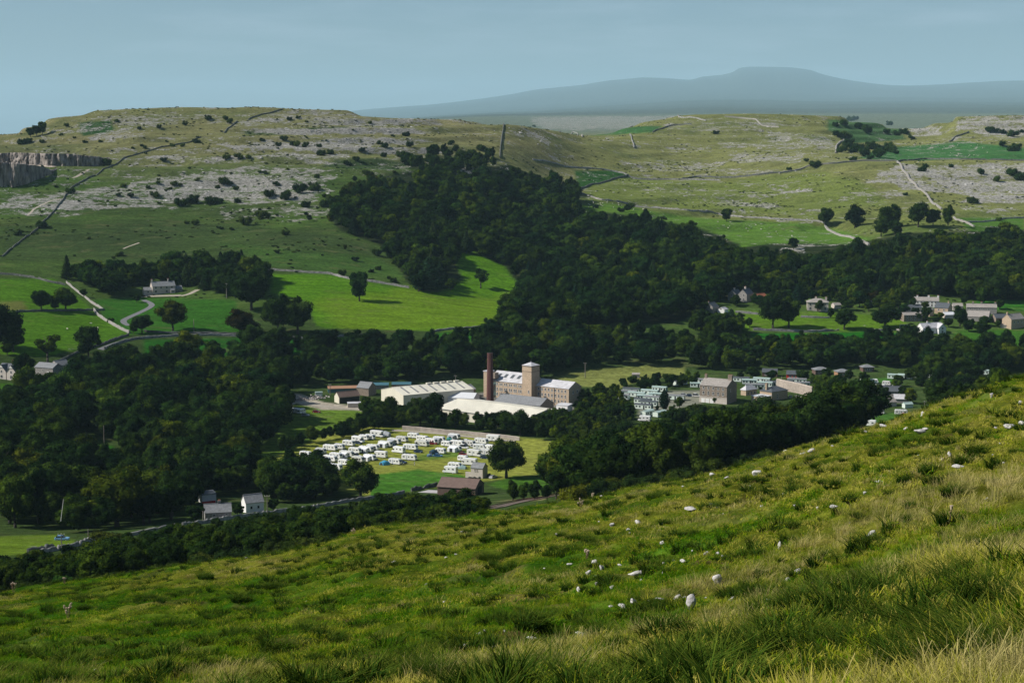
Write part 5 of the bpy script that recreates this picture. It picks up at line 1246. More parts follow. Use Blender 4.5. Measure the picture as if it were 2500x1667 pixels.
p0 = base(*e3(590, 850)); house('grey_roof_bungalow', 'bungalow with grey roof right of the pale brown one', 'bungalow', p0, R(-10), 8, 6, 2.6, 2, M_GREY, M_PALER, over=.4)
p0 = base(*e3(700, 915)); house('green_shed', 'small pale green-roofed shed below the bungalows', 'shed', p0, R(20), 5, 3, 2, 1, M_GREENP, M_TEALR, over=.2)
p0 = base(*e3(1950, 420)); house('teal_hut', 'teal hut at the right end of the holiday park', 'hut', p0, R(5), 7, 4, 2.6, .6, M_TEAL, M_TEALR, roofkind='mono', over=.2)
p0 = base(*e1(1010, 245)); house('field_hut', 'small brown-roofed hut in the field behind the mill', 'hut', p0, R(-8), 4.4, 3, 1.8, .6, M_GREY, M_STONER, roofkind='mono', over=.25)

# ------------------------------------------------------------------ village
VH = 'village houses'
def vh(name, px, rot, L, W, he, rise, wall, roof, label, **k):
    return house(name, label, k.pop('cat', 'house'), base(*px), R(rot), L, W, he, rise, wall, roof, **k)
vh('village_cottage', e4(280, 600), 56, 9, 7.4, 4.0, 2.7, M_GREY, M_SLATE, 'grey gable cottage with dark slate roof at the left end of the village green', wins=[('L', 4.6, 3.0, 1.2, 1.1), ('L', 2.6, .9, 1.6, 1.3)], chims=[(-4, 3.7, .8, .8)], over=.25)
vh('white_garage', e4(430, 610), 56, 6, 5.4, 2.4, 1.5, M_RENDER, M_PALER, 'white garage beside the grey gable cottage', cat='garage', over=.2, extra=lambda e: [BX('vent', e, (-3.06, -3.01, 2.0, 3.6, 2.5, 3.1), M_DARK)])
vh('village_house', e4(610, 430), 56, 10, 6.6, 4.6, 3.0, M_GREY, M_SLATE, 'grey gabled house left of the pair above the garage', chims=[(-1, 3.3, 1.2, 1.4)], chim_m=M_PALE, over=.25, wins=[('L', 3.3, 3.4, 1.0, 1.2)])
vh('village_house', e4(770, 445), 56, 11, 7.0, 5.6, 3.4, M_GREY, M_SLATE, 'taller grey gabled house with red chimney pots right of the pair above the garage', chims=[(-1, 3.5, 1.4, 1.6)], chim_m=M_PALE, over=.25, wins=[('L', 4.4, 1.0, 1.1, 1.5), ('L', 4.4, 3.9, 1.1, 1.5), ('L', 2.2, 1.0, 1.1, 1.5)])
vh('village_barn', e4(960, 455), 40, 9, 6, 3.6, 2.4, M_PALE, M_TERRA, 'pale barn with rusty moss-edged roof right of the gabled houses', cat='barn', over=.25, wins=[('L', 2, 1.5, 1.0, 1.2)])
vh('village_villa', e4(1740, 585), -8, 15, 11, 6.2, 2.6, M_PALE, M_STONER, 'square pale villa with hipped pink-grey roof above its lawn', roofkind='hip', wins=[('F', 2.2, 3.9, 1.1, 1.6), ('F', 7.5, 3.9, 1.1, 1.6), ('F', 12.8, 3.9, 1.1, 1.6), ('F', 2.2, .9, 1.3, 1.9), ('F', 12.8, .9, 1.3, 1.9)], doors=[('F', 7.5, 1.3, 2.4)], chims=[(-1.2, 7, 1.3, 2.0), (6, 5.5, 1.3, 2.0)], over=.5)
vh('garden_house', e4(2030, 550), 20, 5.5, 5, 2.6, 1.6, M_PALE, M_STONER, 'small stone outhouse right of the hip-roofed villa', over=.25)
vh('garden_house', e4(1235, 355), 10, 4, 4, 2.4, 1.2, M_RENDER, M_GSLATE, 'tiny white hut showing left above the village trees', cat='hut', over=.2)
vh('garden_house', e4(1410, 355), 0, 5, 4, 2.0, 1.8, M_GREY, M_GSLATE, 'small grey roof right of the tiny white hut in the trees', cat='hut', over=.2)
vh('orange_roof_house', e5(600, 355), -10, 7, 6, 2.4, 1.8, M_RENDER, M_TERRA, 'small white bungalow with orange roof below the wood', cat='bungalow', roofkind='hip', over=.3)
vh('terrace_house', e5(950, 528), -12, 17.5, 7.5, 4.6, 2.4, M_RENDER, M_STONER, 'long white terrace with brown roof at the foot of the village wood', wins=row('F', 6, 17.5, 2.9, 1.0, 1.1) + row('F', 6, 17.5, .8, 1.0, 1.3), chims=[(1.5, 3.7, 1.3, 1.2), (8.2, 3.7, 1.2, 1.2), (-6.5, 3.7, 1.1, 1.0)], over=.3)
vh('village_shed', e5(740, 600), 8, 15, 8, 3.0, 2.0, M_PALE, M_SLATE, 'long dark-roofed building in front of the white terrace', over=.3)
vh('village_house', e5(760, 735), 12, 14, 7, 4.6, 1.6, M_SANDD, M_STONER, 'shaded stone house below the long dark-roofed building', wins=row('F', 4, 14, 2.9, .9, 1.2) + row('F', 4, 14, .8, .9, 1.2), over=.3)
vh('village_cottage', e5(1025, 655), 50, 6.5, 4.6, 4.4, 1.6, M_SAND, M_STONER, 'narrow sandstone gable cottage left of the slate-roofed house', wins=[('L', 2.3, 2.6, .9, 1.0), ('L', 2.3, .6, .9, 1.2)], over=.25)
vh('village_house', e5(1160, 630), -34, 10, 9, 4.6, 3.2, M_SAND, M_SLATE, 'sandstone house with broad dark slate roof in the village centre', wins=[('F', 3, 2.6, 1.0, 1.2), ('F', 7, 2.6, 1.0, 1.2)], chims=[(3.6, 4.5, .9, 1.2)], over=.3)
vh('white_roof_shed', e5(1295, 690), 14, 8, 7, 2.6, 1.6, M_PALE, M_LEAD, 'low shed with bright white roof behind the white house', cat='shed', over=.3)
vh('village_barn', e5(1680, 735), -22, 15, 13, 3.4, 3.6, M_GREY, M_STONER, 'big barn with wide stone-slate roof right of the white-roofed shed', cat='barn', over=.3, extra=lambda e: [BX('green_gable_doors', e, (7.51, 7.57, 2, 11, 0, 3.2), M_TEAL)])
vh('terrace_house', e5(1400, 580), -6, 7, 6, 3.4, 1.8, M_PALE, M_STONER, 'pale-roofed cottage behind the big barn, left of the far terrace', over=.3)
vh('terrace_house', e5(1740, 615), -12, 21, 7, 4.2, 2.2, M_GREY, M_STONER, 'far terrace with long grey stone roof behind the big barn', wins=row('F', 6, 21, 2.4, .9, 1.0), chims=[(-6, 3.5, 1.2, 1.2), (0, 3.5, 1.2, 1.2), (9.6, 3.5, 1.2, 1.2)], over=.3)
vh('village_barn', e5(2050, 760), 10, 11, 8, 3.8, 2.4, M_SANDD, M_SLATE, 'dark slate-roofed cart shed left of the tall gable house', cat='barn', over=.3, extra=lambda e: [BX('cart_opening', e, (-3.5, 3, -.06, -.005, 0, 2.8), M_DARK)])
vh('gable_house', e5(2260, 830), 34, 14, 8, 6.4, 3.4, M_SAND, M_STONER, 'tall sandstone gable house with chimney at the right frame edge', chims=[(-6.5, 4, 1.2, 1.2)], over=.25, wins=row('F', 3, 14, 3.8, 1, 1.4))
vh('yard_wall_shed', e5(2110, 830), -8, 9, 4, 2.0, 1.0, M_PALE, M_STONER, 'low lean-to in front of the tall gable house', cat='shed', roofkind='mono', over=.2)
def white_wings(e):
    mb = MB(); mb.prism([(2.6, -1), (8.6, -1), (8.6, 3.8), (5.6, 6.6), (2.6, 3.8)], 'y', -2.4, 1.0); mb.build('front_wing', M_RENDER, e)
    mb = MB()
    mb.prism([(2.2, 3.5), (5.6, 6.66), (5.6, 6.85), (2.2, 3.7)], 'y', -2.7, 3.6); mb.prism([(9.0, 3.5), (5.6, 6.66), (5.6, 6.85), (9.0, 3.7)][::-1], 'y', -2.7, 3.6); mb.build('wing_roof', M_PALER, e)
    for z in (.8, 2.9): link('window', win_mesh(1.3, 1.1), e, (5.6, -2.43, z))
vh('white_cottage', e5(1050, 905), 22, 17, 7.4, 3.9, 3.0, M_RENDER, M_PALER, 'white rendered cottage with white gables and grey roof below the village', cat='cottage', wins=[('F', 3, 2.2, 1.1, 1.0), ('F', 6.5, 1.0, 1.2, 1.2)], chims=[(-2.5, 3.7, .9, 1.0)], over=.25, extra=white_wings)
vh('cottage_garage', e5(665, 860), 8, 6, 5, 2.4, .9, M_RENDER, M_GSLATE, 'small garage left of the white cottage', cat='garage', roofkind='mono', over=.2)
vh('village_house', e5(80, 425), 24, 6, 5, 3.4, 2.0, M_SANDD, M_STONER, 'small house with white bargeboard beside the purple tree', over=.3)
vh('village_outhouse', e5(155, 530), 30, 3.4, 3.4, 3.0, 1.2, M_SAND, M_STONER, 'small sandstone outhouse below the purple tree', cat='hut', over=.2)
vh('wood_house', c3(1280, -110) if False else (1552, 735), 30, 4.5, 4.5, 4.4, 2.0, M_SANDD, M_GSLATE, 'narrow stone house half buried in the hillside wood', over=.2)
vh('pasture_hut', d7(1820, 296), 0, 2.6, 1.6, 1.2, .5, M_GREY, M_STONER, 'tiny stone trough hut at the lower corner of the bright pasture', cat='hut', roofkind='mono', over=.1)
# ------------------------------------------------------------------ caravans, motorhomes, cars, tents, static homes
M_VAN = mat('van_white', (.80, .80, .79), .4, .03, .8)
def _vary(m):
    nt = m.node_tree; b = next(n for n in nt.nodes if n.type == 'BSDF_PRINCIPLED'); src = b.inputs['Base Color'].links[0].from_socket; oi = nt.nodes.new('ShaderNodeObjectInfo')
    nt.links.new(mixc(nt, 1, src, ramp(nt, oi.outputs['Random'], [(0, (.74, .73, .68)), (.35, (.92, .92, .90)), (.7, (1, .985, .95)), (1, (1, 1, 1))]), 'MULTIPLY'), b.inputs['Base Color'])
_vary(M_VAN)
M_VANG = mat('van_grey', (.45, .47, .48), .45, .05, .8)
M_TYRE = mat('tyre', (.02, .02, .02), .85, .2, 4)
M_WIND = mat('van_window', (.02, .025, .03), .15, .2, 1, spec=.6)
M_CANVASG = mat('grey_canvas', (.36, .38, .40), .85, .1, 1.5)
M_CANVASW = mat('white_canvas', (.72, .73, .74), .85, .06, 1.5)
M_CANVASD = mat('dark_canvas', (.03, .035, .045), .85, .2, 1.5)
M_CANVASB = mat('blue_canvas', (.05, .28, .44), .8, .1, 1.5)
M_CANVASN = mat('navy_canvas', (.018, .05, .085), .8, .2, 1.5)
M_CANVAST = mat('teal_canvas', (.05, .22, .21), .8, .1, 1.5)
M_CANVASP = mat('pale_green_canvas', (.42, .56, .50), .8, .1, 1.5)

def van_profile(L, H, front='round'):
    z0 = .42
    if front == 'round': return [(-L / 2, z0), (L / 2 - .15, z0), (L / 2, z0 + .5), (L / 2 - .05, z0 + 1.0), (L / 2 - .55, H - .25), (L / 2 - .95, H), (-L / 2 + .45, H), (-L / 2 + .1, H - .25), (-L / 2, z0 + 1.2)]
    return [(-L / 2, z0), (L / 2 - .1, z0), (L / 2, z0 + .35), (L / 2 - .15, z0 + .7), (L / 2 - 1.0, z0 + .85), (L / 2 - 1.5, z0 + 1.35), (L / 2 - .75, H - .55), (L / 2 - .95, H - .05), (L / 2 - 1.5, H), (-L / 2 + .2, H), (-L / 2, H - .25)]

def rounded_body(prof, W):
    mb = MB(); i = .12
    c = (sum(p[0] for p in prof) / len(prof), sum(p[1] for p in prof) / len(prof))
    inn = [(c[0] + (p[0] - c[0]) * .965, c[1] + (p[1] - c[1]) * .94) for p in prof]
    n = len(prof); v = []
    for y, pr in ((-W / 2, inn), (-W / 2 + i, prof), (W / 2 - i, prof), (W / 2, inn)): v += [(p[0], y, p[1]) for p in pr]
    f = [tuple(range(n)), tuple(range(3 * n, 4 * n))[::-1]]
    for k in range(3): f += [(k * n + j, (k + 1) * n + j, (k + 1) * n + (j + 1) % n, k * n + (j + 1) % n) for j in range(n)]
    mb.raw(v, f)
    return mb

def wheel_mesh(r=.33, w=.2):
    mb = MB(); mb.tube((0, -w / 2, 0), (0, w / 2, 0), r, r, 14, 0); mb.tube((0, -w / 2 - .012, 0), (0, w / 2 + .012, 0), r * .55, r * .55, 10, 1)
    return mb.mesh('wheel', [M_TYRE, M_VANG])
WHEEL = wheel_mesh()
def panel(mb_box, m, name, e): 
    mb = MB()
    for b in mb_box: mb.box(*b)
    return mb.build(name, m, e)

def side_window(e, x, z, w, h, s, W):
    mb = MB(); y = s * (W / 2 + .012)
    mb.box(x - w / 2, x + w / 2, y - .012, y + .012, z, z + h)
    mb.build('window', M_WIND, e)

def make_caravan(L=6.2, W=2.3, H=2.65, door=True):
    e = empty('touring_caravan', (0, 0, 0)); rounded_body(van_profile(L, H), W).build('body', M_VAN, e)
    for s in (-1, 1):
        for x, w in ((-L * .33, .9), (-L * .05 if s > 0 else L * .02, .55), (L * .27, .95)): side_window(e, x, 1.45, w, .5, s, W)
        link('wheel', WHEEL, e, (-.1, s * (W / 2 - .12), .32))
    mb = MB(); mb.raw([(L / 2 - .02, -.85, 1.45), (L / 2 - .02, .85, 1.45), (L / 2 - .42, .85, 2.15), (L / 2 - .42, -.85, 2.15)], [(0, 1, 2, 3)])
    for k in range(4): pass
    mb.v = [(x + .03, y, z + .02) for x, y, z in mb.v]; mb.build('front_window', M_WIND, e)
    mb = MB(); mb.box(-L / 2 - .03, -L / 2 + .02, -.75, .75, 1.5, 2.1); mb.build('rear_window', M_WIND, e)
    if door: mb = MB(); mb.box(-L * .17, -L * .17 + .6, -W / 2 - .02, -W / 2 + .01, .5, 2.25); mb.build('door', M_VANG, e)
    mb = MB(); mb.tube((L / 2 - .2, -.5, .45), (L / 2 + 1.2, 0, .5), .05, .05, 5); mb.tube((L / 2 - .2, .5, .45), (L / 2 + 1.2, 0, .5), .05, .05, 5); mb.tube((L / 2 + 1.0, 0, 0), (L / 2 + 1.0, 0, .55), .05, .05, 5); mb.build('drawbar', M_IRON, e)
    for x in (0, -1.7): mb = MB(); mb.box(x - .4, x + .4, -.35, .35, H - .02, H + .12); mb.build('rooflight', M_VANG, e)
    return e

def make_motorhome(L=6.6, W=2.3, H=3.0):
    e = empty('motorhome', (0, 0, 0)); rounded_body(van_profile(L, H, 'cab'), W).build('body', M_VAN, e)
    for s in (-1, 1):
        side_window(e, -L * .28, 1.7, 1.0, .55, s, W); side_window(e, L * .02, 1.7, .7, .5, s, W); side_window(e, L * .30, 1.35, .75, .6, s, W)
        for x in (-L * .27, L * .34): link('wheel', WHEEL, e, (x, s * (W / 2 - .12), .34))
    mb = MB(); mb.raw([(L / 2 - 1.0, -.95, 1.32), (L / 2 - 1.0, .95, 1.32), (L / 2 - 1.42, .95, 1.8), (L / 2 - 1.42, -.95, 1.8)], [(0, 1, 2, 3)]); mb.v = [(x + .04, y, z + .04) for x, y, z in mb.v]; mb.build('windscreen', M_WIND, e)
    mb = MB(); mb.box(-L / 2 - .03, -L / 2 + .02, -.6, .6, 1.6, 2.2); mb.build('rear_window', M_WIND, e)
    mb = MB(); mb.box(-L * .12, -L * .12 + .6, -W / 2 - .02, -W / 2 + .01, .55, 2.4); mb.build('door', M_VANG, e)
    return e

def make_car(m, L=4.3, W=1.75, H=1.45):
    e = empty('car', (0, 0, 0))
    pr = [(-L / 2, .28), (L / 2, .28), (L / 2, .62), (L / 2 - .1, .78), (L * .22, .90), (-L * .42, .93), (-L / 2, .85)]
    rounded_body(pr, W).build('body', m, e)
    cb = [(-L * .44, .90), (L * .24, .90), (L * .06, H - .05), (L * .0, H), (-L * .30, H), (-L * .36, H - .06)]
    rounded_body(cb, W * .86).build('glasshouse', M_WIND, e)
    mb = MB(); mb.box(-L * .31, L * .01, -W * .38, W * .38, H - .005, H + .03); mb.build('roof', m, e)
    for s in (-1, 1):
        for x in (-L * .31, L * .31): link('wheel', WHEEL, e, (x, s * (W / 2 - .1), .32))
    return e

def make_awning(m, L=3.4, D=2.3, H=2.3, open_=True, m2=None):
    """lean-to awning fixed along a caravan side (local -y is the outside)"""
    e = MB(); e.raw([(-L / 2, 0, H), (L / 2, 0, H), (L / 2, -D, H - .45), (-L / 2, -D, H - .45), (-L / 2, 0, 0), (L / 2, 0, 0), (L / 2, -D - .1, 0), (-L / 2, -D - .1, 0)], [(0, 3, 2, 1)], 0)
    e.raw([(-L / 2, 0, H), (-L / 2, -D, H - .45), (-L / 2, -D - .1, 0), (-L / 2, 0, 0)], [(0, 1, 2, 3)], 0)
    e.raw([(L / 2, 0, H), (L / 2, -D, H - .45), (L / 2, -D - .1, 0), (L / 2, 0, 0)], [(3, 2, 1, 0)], 0)
    z = H - .45; y = -D - .05
    for a, b in ((-L / 2, -L / 2 + L * .3), (L / 2 - L * .3, L / 2)): e.raw([(a, y, z), (b, y, z), (b, y - .05, 0), (a, y - .05, 0)], [(3, 2, 1, 0)], 0)
    e.raw([(-L * .2, y + .03, z), (L * .2, y + .03, z), (L * .2, y + .03, 0), (-L * .2, y + .03, 0)], [(3, 2, 1, 0)], 1)
    return e.mesh('awning', [m, m2 or M_CANVASD])

def dome_tent(name, label, cat, loc, rz, L, W, H, m, m2, group=None):
    e = empty(name, loc, rz, label, cat, group); mb = MB(); n = 9; v = []
    for i in range(7):
        x = -L / 2 + L * i / 6; hh = H * (1 - .28 * abs(i - 3) / 3)
        v += [(x, W / 2 * math.cos(math.pi * j / (n - 1)), hh * math.sin(math.pi * j / (n - 1)) ** .8) for j in range(n)]
    mb.raw(v, [(i * n + j, i * n + j + 1, (i + 1) * n + j + 1, (i + 1) * n + j) for i in range(6) for j in range(n - 1)] + [tuple(range(n)), tuple(range(6 * n, 7 * n))[::-1]])
    mb.build('canvas', m, e)
    mb = MB()
    k = [(-L / 2 - .02, W * .36 * math.cos(math.pi * j / 8), H * .58 * math.sin(math.pi * j / 8) + .05) for j in range(9)]
    mb.raw(k, [tuple(range(9))]); mb.build('entrance', m2, e)
    return e

def make_static(L=10, W=3.2, H=2.7, end=M_TEAL, roof=M_TEALR):
    e = empty('static_caravan', (0, 0, 0)); mb = MB()
    mb.box(-L / 2, L / 2, 0, W, .35, H, 0); mb.build('body', M_GREENP, e)
    mb = MB(); mb.prism([(-.2, H - .03), (W / 2, H + .45), (W + .2, H - .03), (W + .2, H + .08), (W / 2, H + .56), (-.2, H + .08)], 'x', -L / 2 - .2, L / 2 + .2); mb.build('roof', roof, e)
    mb = MB(); mb.raw([(L / 2 + .02, 0, .35), (L / 2 + .02, W, .35), (L / 2 + .02, W, H), (L / 2 + .02, W / 2, H + .42), (L / 2 + .02, 0, H)], [(0, 1, 2, 3, 4)]); mb.build('end_panel', end, e)
    mb = MB(); mb.raw([(-L / 2 - .02, 0, .35), (-L / 2 - .02, W, .35), (-L / 2 - .02, W, H), (-L / 2 - .02, W / 2, H + .42), (-L / 2 - .02, 0, H)], [(4, 3, 2, 1, 0)]); mb.build('end_panel', M_GREENP, e)
    for x in (-L * .38, -L * .18, L * .2, L * .4): mb = MB(); mb.box(x - .5, x + .5, -.03, .01, 1.2, 2.1); mb.build('window', M_WIND, e)
    mb = MB(); mb.box(L * .02, L * .02 + .8, -.04, .01, .4, 2.3); mb.build('door', M_DARK, e)
    mb = MB(); mb.box(-L / 2 + .1, L / 2 - .1, .1, W - .1, -1.2, .34); mb.build('skirting', M_DARK, e)
    return e

PROTO = {'car_a': make_caravan(6.0), 'car_b': make_caravan(7.0, H=2.7), 'car_c': make_caravan(5.0, H=2.6), 'mot': make_motorhome(), 'motl': make_motorhome(7.4, 2.35, 3.15),
         'blue': make_car(mat('car_blue', (.05, .16, .34), .3, .05, 1)), 'navy': make_car(mat('car_navy', (.02, .04, .08), .3, .05, 1)), 'red': make_car(mat('car_red', (.22, .02, .025), .3, .05, 1)),
         'white': make_car(M_VAN, 4.9, 1.9, 1.95), 'silver': make_car(mat('car_silver', (.42, .43, .44), .3, .05, 1)), 'scarlet': make_car(mat('car_scarlet', (.6, .03, .03), .3, .05, 1)), 'sky': make_car(mat('car_skyblue', (.18, .36, .55), .3, .05, 1)),
         'stat_a': make_static(), 'stat_b': make_static(11, end=M_GREENP, roof=M_GSLATE), 'stat_c': make_static(8.5, roof=M_TEALR), 'stat_d': make_static(9.5, end=M_TEAL, roof=M_SLATE)}
PLACED = {}
AWN = {k: make_awning(*a) for k, a in {'grey': (M_CANVASG, 3.4), 'white': (M_CANVASW, 4.2), 'dark': (M_CANVASW, 3.2, 2.0, 2.2, True, M_CANVASD), 'pale': (M_CANVASP, 3.0), 'teal': (M_CANVASG, 3.2, 2.2, 2.2, True, M_CANVAST)}.items()}
r_van = random.Random(21)
def put(kind, px, label, rot=None, group=None, awn=None, cat=None, flip=False):
    src = PROTO[kind]
    o = src if kind not in PLACED else copy_tree(src)
    if kind in PLACED:
        for ch in list(o.children):
            if ch.name.startswith('awning'): bpy.data.objects.remove(ch)
    PLACED[kind] = 1
    o.location = at(*px, 150); o.rotation_euler = (0, 0, R((r_van.uniform(-34, -22) if rot is None else rot) + (180 if flip else 0)))
    tag(o, label, cat or {'c': 'caravan', 'm': 'motorhome', 's': 'static caravan'}[kind[0]] if kind[:4] in ('car_', 'mot', 'motl', 'stat') else (cat or 'car'), group)
    if awn: 
        a = link('awning', AWN[awn], o, (-.3, -1.16, 0) if not flip else (-.3, 1.16, 0), 0 if not flip else math.pi)
    return o
TG = 'touring vans on the camping field'
V = [
 ('car_a', (1 and e6(370, 905)), 'white caravan at the left tip of the back row beside the hedge', None, False),
 ('car_c', e6(655, 838), 'white caravan with open dark doorway, second from the left end of the back row', 'grey', False),
 ('car_b', e6(835, 778), 'long white caravan, third from the left end of the back row', None, False),
 ('car_a', e6(1190, 688), 'white caravan with three windows, middle of the back row by a dark blue car', None, False),
 ('mot', e6(1370, 625), 'white motorhome with bonnet nose next to the dark blue car', None, False),
 ('car_c', e6(1480, 580), 'white caravan half hidden behind the bonnet-nosed motorhome', None, False),
 ('car_c', e6(1595, 570), 'small white caravan left of the tall motorhome at the back row end', None, False),
 ('motl', e6(1740, 520), 'tall white motorhome at the right end of the back row with grey tent', None, False),
 ('car_c', e6(510, 1030), 'pale caravan peeping over the lower left tree', None, False),
 ('car_c', e6(740, 1010), 'white caravan with pitched white awning behind the lower left tree', 'dark', False),
 ('car_b', e6(840, 985), 'white caravan right behind the pitched white awning', None, False),
 ('car_a', e6(945, 932), 'white caravan with tall dark door in the second row', None, False),
 ('car_b', e6(1150, 895), 'white caravan with black-fronted awning in the second row', 'dark', False),
 ('car_b', e6(930, 1150), 'white caravan with wide white awning nearest the two big field-edge trees', 'white', False),
 ('car_c', e6(660, 1175), 'grey awninged caravan lowest in the left corner, beside the wide white awning', 'teal', False),
 ('car_a', e6(1110, 1060), 'white caravan just behind the wide white awning', None, False),
 ('car_a', e6(1370, 1000), 'white caravan behind the top of the big field-edge tree', None, False),
 ('car_a', e6(1590, 965), 'white caravan with dark open front next to a navy car', 'dark', False),
 ('mot', e6(1790, 915), 'white motorhome with overhanging cab alone in the middle left of the field', None, True),
 ('car_b', e6(1520, 805), 'white caravan with white awning at the left of the middle row', 'white', False),
 ('car_a', e6(1650, 770), 'white caravan with teal-sided awning in the middle row', 'teal', False),
 ('car_b', e6(1890, 705), 'white caravan with long white awning in the middle row', 'white', False),
 ('car_b', e7(100, 650), 'white caravan with grey awning right of the long white awning', 'grey', False),
 ('car_a', e7(250, 610), 'white caravan below the one nearest the pale track', None, False),
 ('car_a', e7(470, 545), 'white caravan nearest the pale track at the top of the field', None, False),
 ('mot', e7(180, 825), 'white motorhome with dark side window facing left in the field centre', None, True),
 ('car_b', e7(410, 765), 'big white caravan behind the left-facing motorhome', None, False),
 ('car_b', e7(630, 695), 'white caravan left of the dark red car', None, False),
 ('car_a', e7(810, 650), 'white caravan right behind the dark red car', None, False),
 ('car_a', e7(960, 615), 'white caravan with grey lean-to left of the green tent', 'grey', False),
 ('car_a', e7(1250, 560), 'white caravan with striped awning beside the pale track', 'grey', False),
 ('car_b', e7(390, 965), 'lone white caravan with a dark door in the lower middle of the field', None, False),
 ('car_a', e7(120, 1045), 'white caravan beside the blue arched tent', None, False),
 ('car_c', e7(990, 838), 'small white caravan right of the navy tent', None, False),
 ('car_a', e7(1270, 790), 'white caravan with tall striped awning in the right middle row', 'white', False),
 ('car_b', e7(1310, 690), 'white caravan behind the tall striped awning, next to a white van', None, False),
 ('car_a', e7(1540, 690), 'white caravan left of two at the right end under the pale track', None, False),
 ('car_b', e7(1770, 650), 'white caravan second from the right end under the pale track', None, False),
 ('motl', e7(2010, 605), 'white motorhome with dark opening at the far right corner by the track', None, False),
 ('mot', e7(1940, 790), 'white motorhome cab showing left of the olive-green tree', None, True),
 ('car_b', e7(1880, 870), 'white caravan against the left edge of the olive-green tree', None, False),
 ('motl', e7(1640, 890), 'long pale-roofed motorhome in the right group beside a dark car', None, False),
 ('motl', e7(1530, 1060), 'long white motorhome behind the stone hut', None, True),
 ('car_a', e7(1260, 1120), 'white caravan behind the lowest campervan', None, False),
 ('mot', e7(1170, 1212), 'white campervan lowest on the field, its nose towards the big trees', None, True),
]
for kind, px, lab, awn, fl in V: put(kind, px, lab, None, TG, awn, flip=fl)
for kind, px, lab, rot in (('navy', e6(1360, 655), 'dark blue car between caravans in the back row', -30), ('silver', e6(1035, 735), 'silver car at the nose of the long caravan in the back row', -30), ('navy', e6(610, 865), 'dark car under the hedge between the first two caravans', -30),
      ('navy', e6(1655, 965), 'navy car beside the caravan with dark open front', -25), ('red', e7(835, 665), 'dark red car between two caravans', -12), ('blue', e7(935, 900), 'blue car beside the navy tent', -4), ('white', e7(1430, 740), 'white van at the end of the striped-awning row', -25),
      ('navy', e7(1830, 935), 'dark car in the right group beside the pale-roofed motorhome', -20), ('navy', e7(250, 1025), 'dark car right of the caravan with the blue arched tent', -28), ('silver', e7(1990, 1310), 'small white car on the lane beside the stone hut', 60),
      ('silver', c2(490, 555), 'silver car in front of two caravans on the upper left meadow', -20), ('sky', c5(510, 900), 'light blue car in the meadow behind the leaning mast', 0), ('red', c2(580, 528), 'red car low in the grass of the upper left meadow', -10)):
    put(kind, px, lab, rot, 'parked cars')
for kind, px, lab, rot in (('silver', e6(1075, 925), 'silver car behind the black-fronted awning caravan', -28), ('white', e6(1330, 905), 'white van right of the black-fronted awning caravan', -28), ('navy', e6(2010, 700), 'dark car at the tail of the long white awning caravan', -26), ('blue', e6(2060, 610), 'blue car in the upper middle of the field', -26), ('silver', e7(560, 690), 'silver car before the caravan left of the dark red car', -28),
      ('navy', e7(720, 560), 'dark car near the pale track in the upper field', -24), ('white', e7(1490, 640), 'white van between two caravans under the pale track', -24), ('silver', e7(1640, 720), 'silver car between the last caravans below the pale track', -22), ('red', e7(1420, 870), 'red car alone in the right half of the field', -18), ('navy', e7(560, 820), 'dark car on the grass right of the big white caravan', -22), ('silver', e6(560, 925), 'silver car beside the lower left tree', -30)):
    put(kind, px, lab, rot, 'parked cars')
for kind, px, lab in (('car_c', e6(1010, 755), 'small white caravan between back row and middle row'), ('car_a', e6(1310, 830), 'white caravan alone between the second and middle rows'), ('car_c', e6(480, 960), 'small white caravan left of the pitched white awning'), ('car_a', e7(640, 600), 'white caravan in the upper middle near the caravan with grey lean-to'), ('car_c', e7(1100, 700), 'small white caravan left of the tall striped awning'), ('car_a', e7(1730, 760), 'white caravan left of the olive-green tree, above the right group'), ('car_c', e7(1420, 985), 'small white caravan above the long motorhome behind the hut')):
    put(kind, px, lab, None, TG)
put('car_b', c2(400, 532), 'larger white caravan of the pair on the upper left meadow', -25, 'vans on the upper left meadow')
put('car_c', c2(455, 535), 'smaller white caravan of the pair on the upper left meadow', 60, 'vans on the upper left meadow')
put('car_b', c2(80, 1000), 'white caravan alone between trees left of the camping field', -25, TG, 'pale')
dome_tent('tunnel_tent', 'blue and white arched tent with dark mouth in front of a caravan', 'tent', at(*e6(1875, 1055), 150), R(40), 3.6, 3.2, 2.1, M_CANVASB, M_CANVASD)
dome_tent('dome_tent', 'navy dome tent behind the blue car', 'tent', at(*e7(850, 840), 150), R(30), 3.2, 3.0, 2.1, M_CANVASN, M_CANVASD)
dome_tent('dome_tent', 'small grey-blue tent left of the blue car', 'tent', at(*e7(775, 895), 150), R(20), 2.2, 2.0, 1.4, mat('slate_canvas', (.12, .2, .28), .8, .1, 1), M_CANVASN)
dome_tent('dome_tent', 'grey striped tent beside the tall motorhome at the back row end', 'tent', at(*e6(1890, 500), 150), R(-20), 4.6, 3.4, 2.5, M_CANVASG, M_CANVASN)
dome_tent('dome_tent', 'dark green tent beside the striped-awning caravan', 'tent', at(*e7(1150, 605), 150), R(0), 2.6, 2.2, 2.2, M_CANVAST, M_CANVASD)
dome_tent('dome_tent', 'grey-green tent behind the lowest campervan', 'tent', at(*e7(1400, 1130), 150), R(-15), 3.4, 2.6, 1.8, mat('sage_canvas', (.22, .32, .32), .8, .15, 1), M_CANVAST)
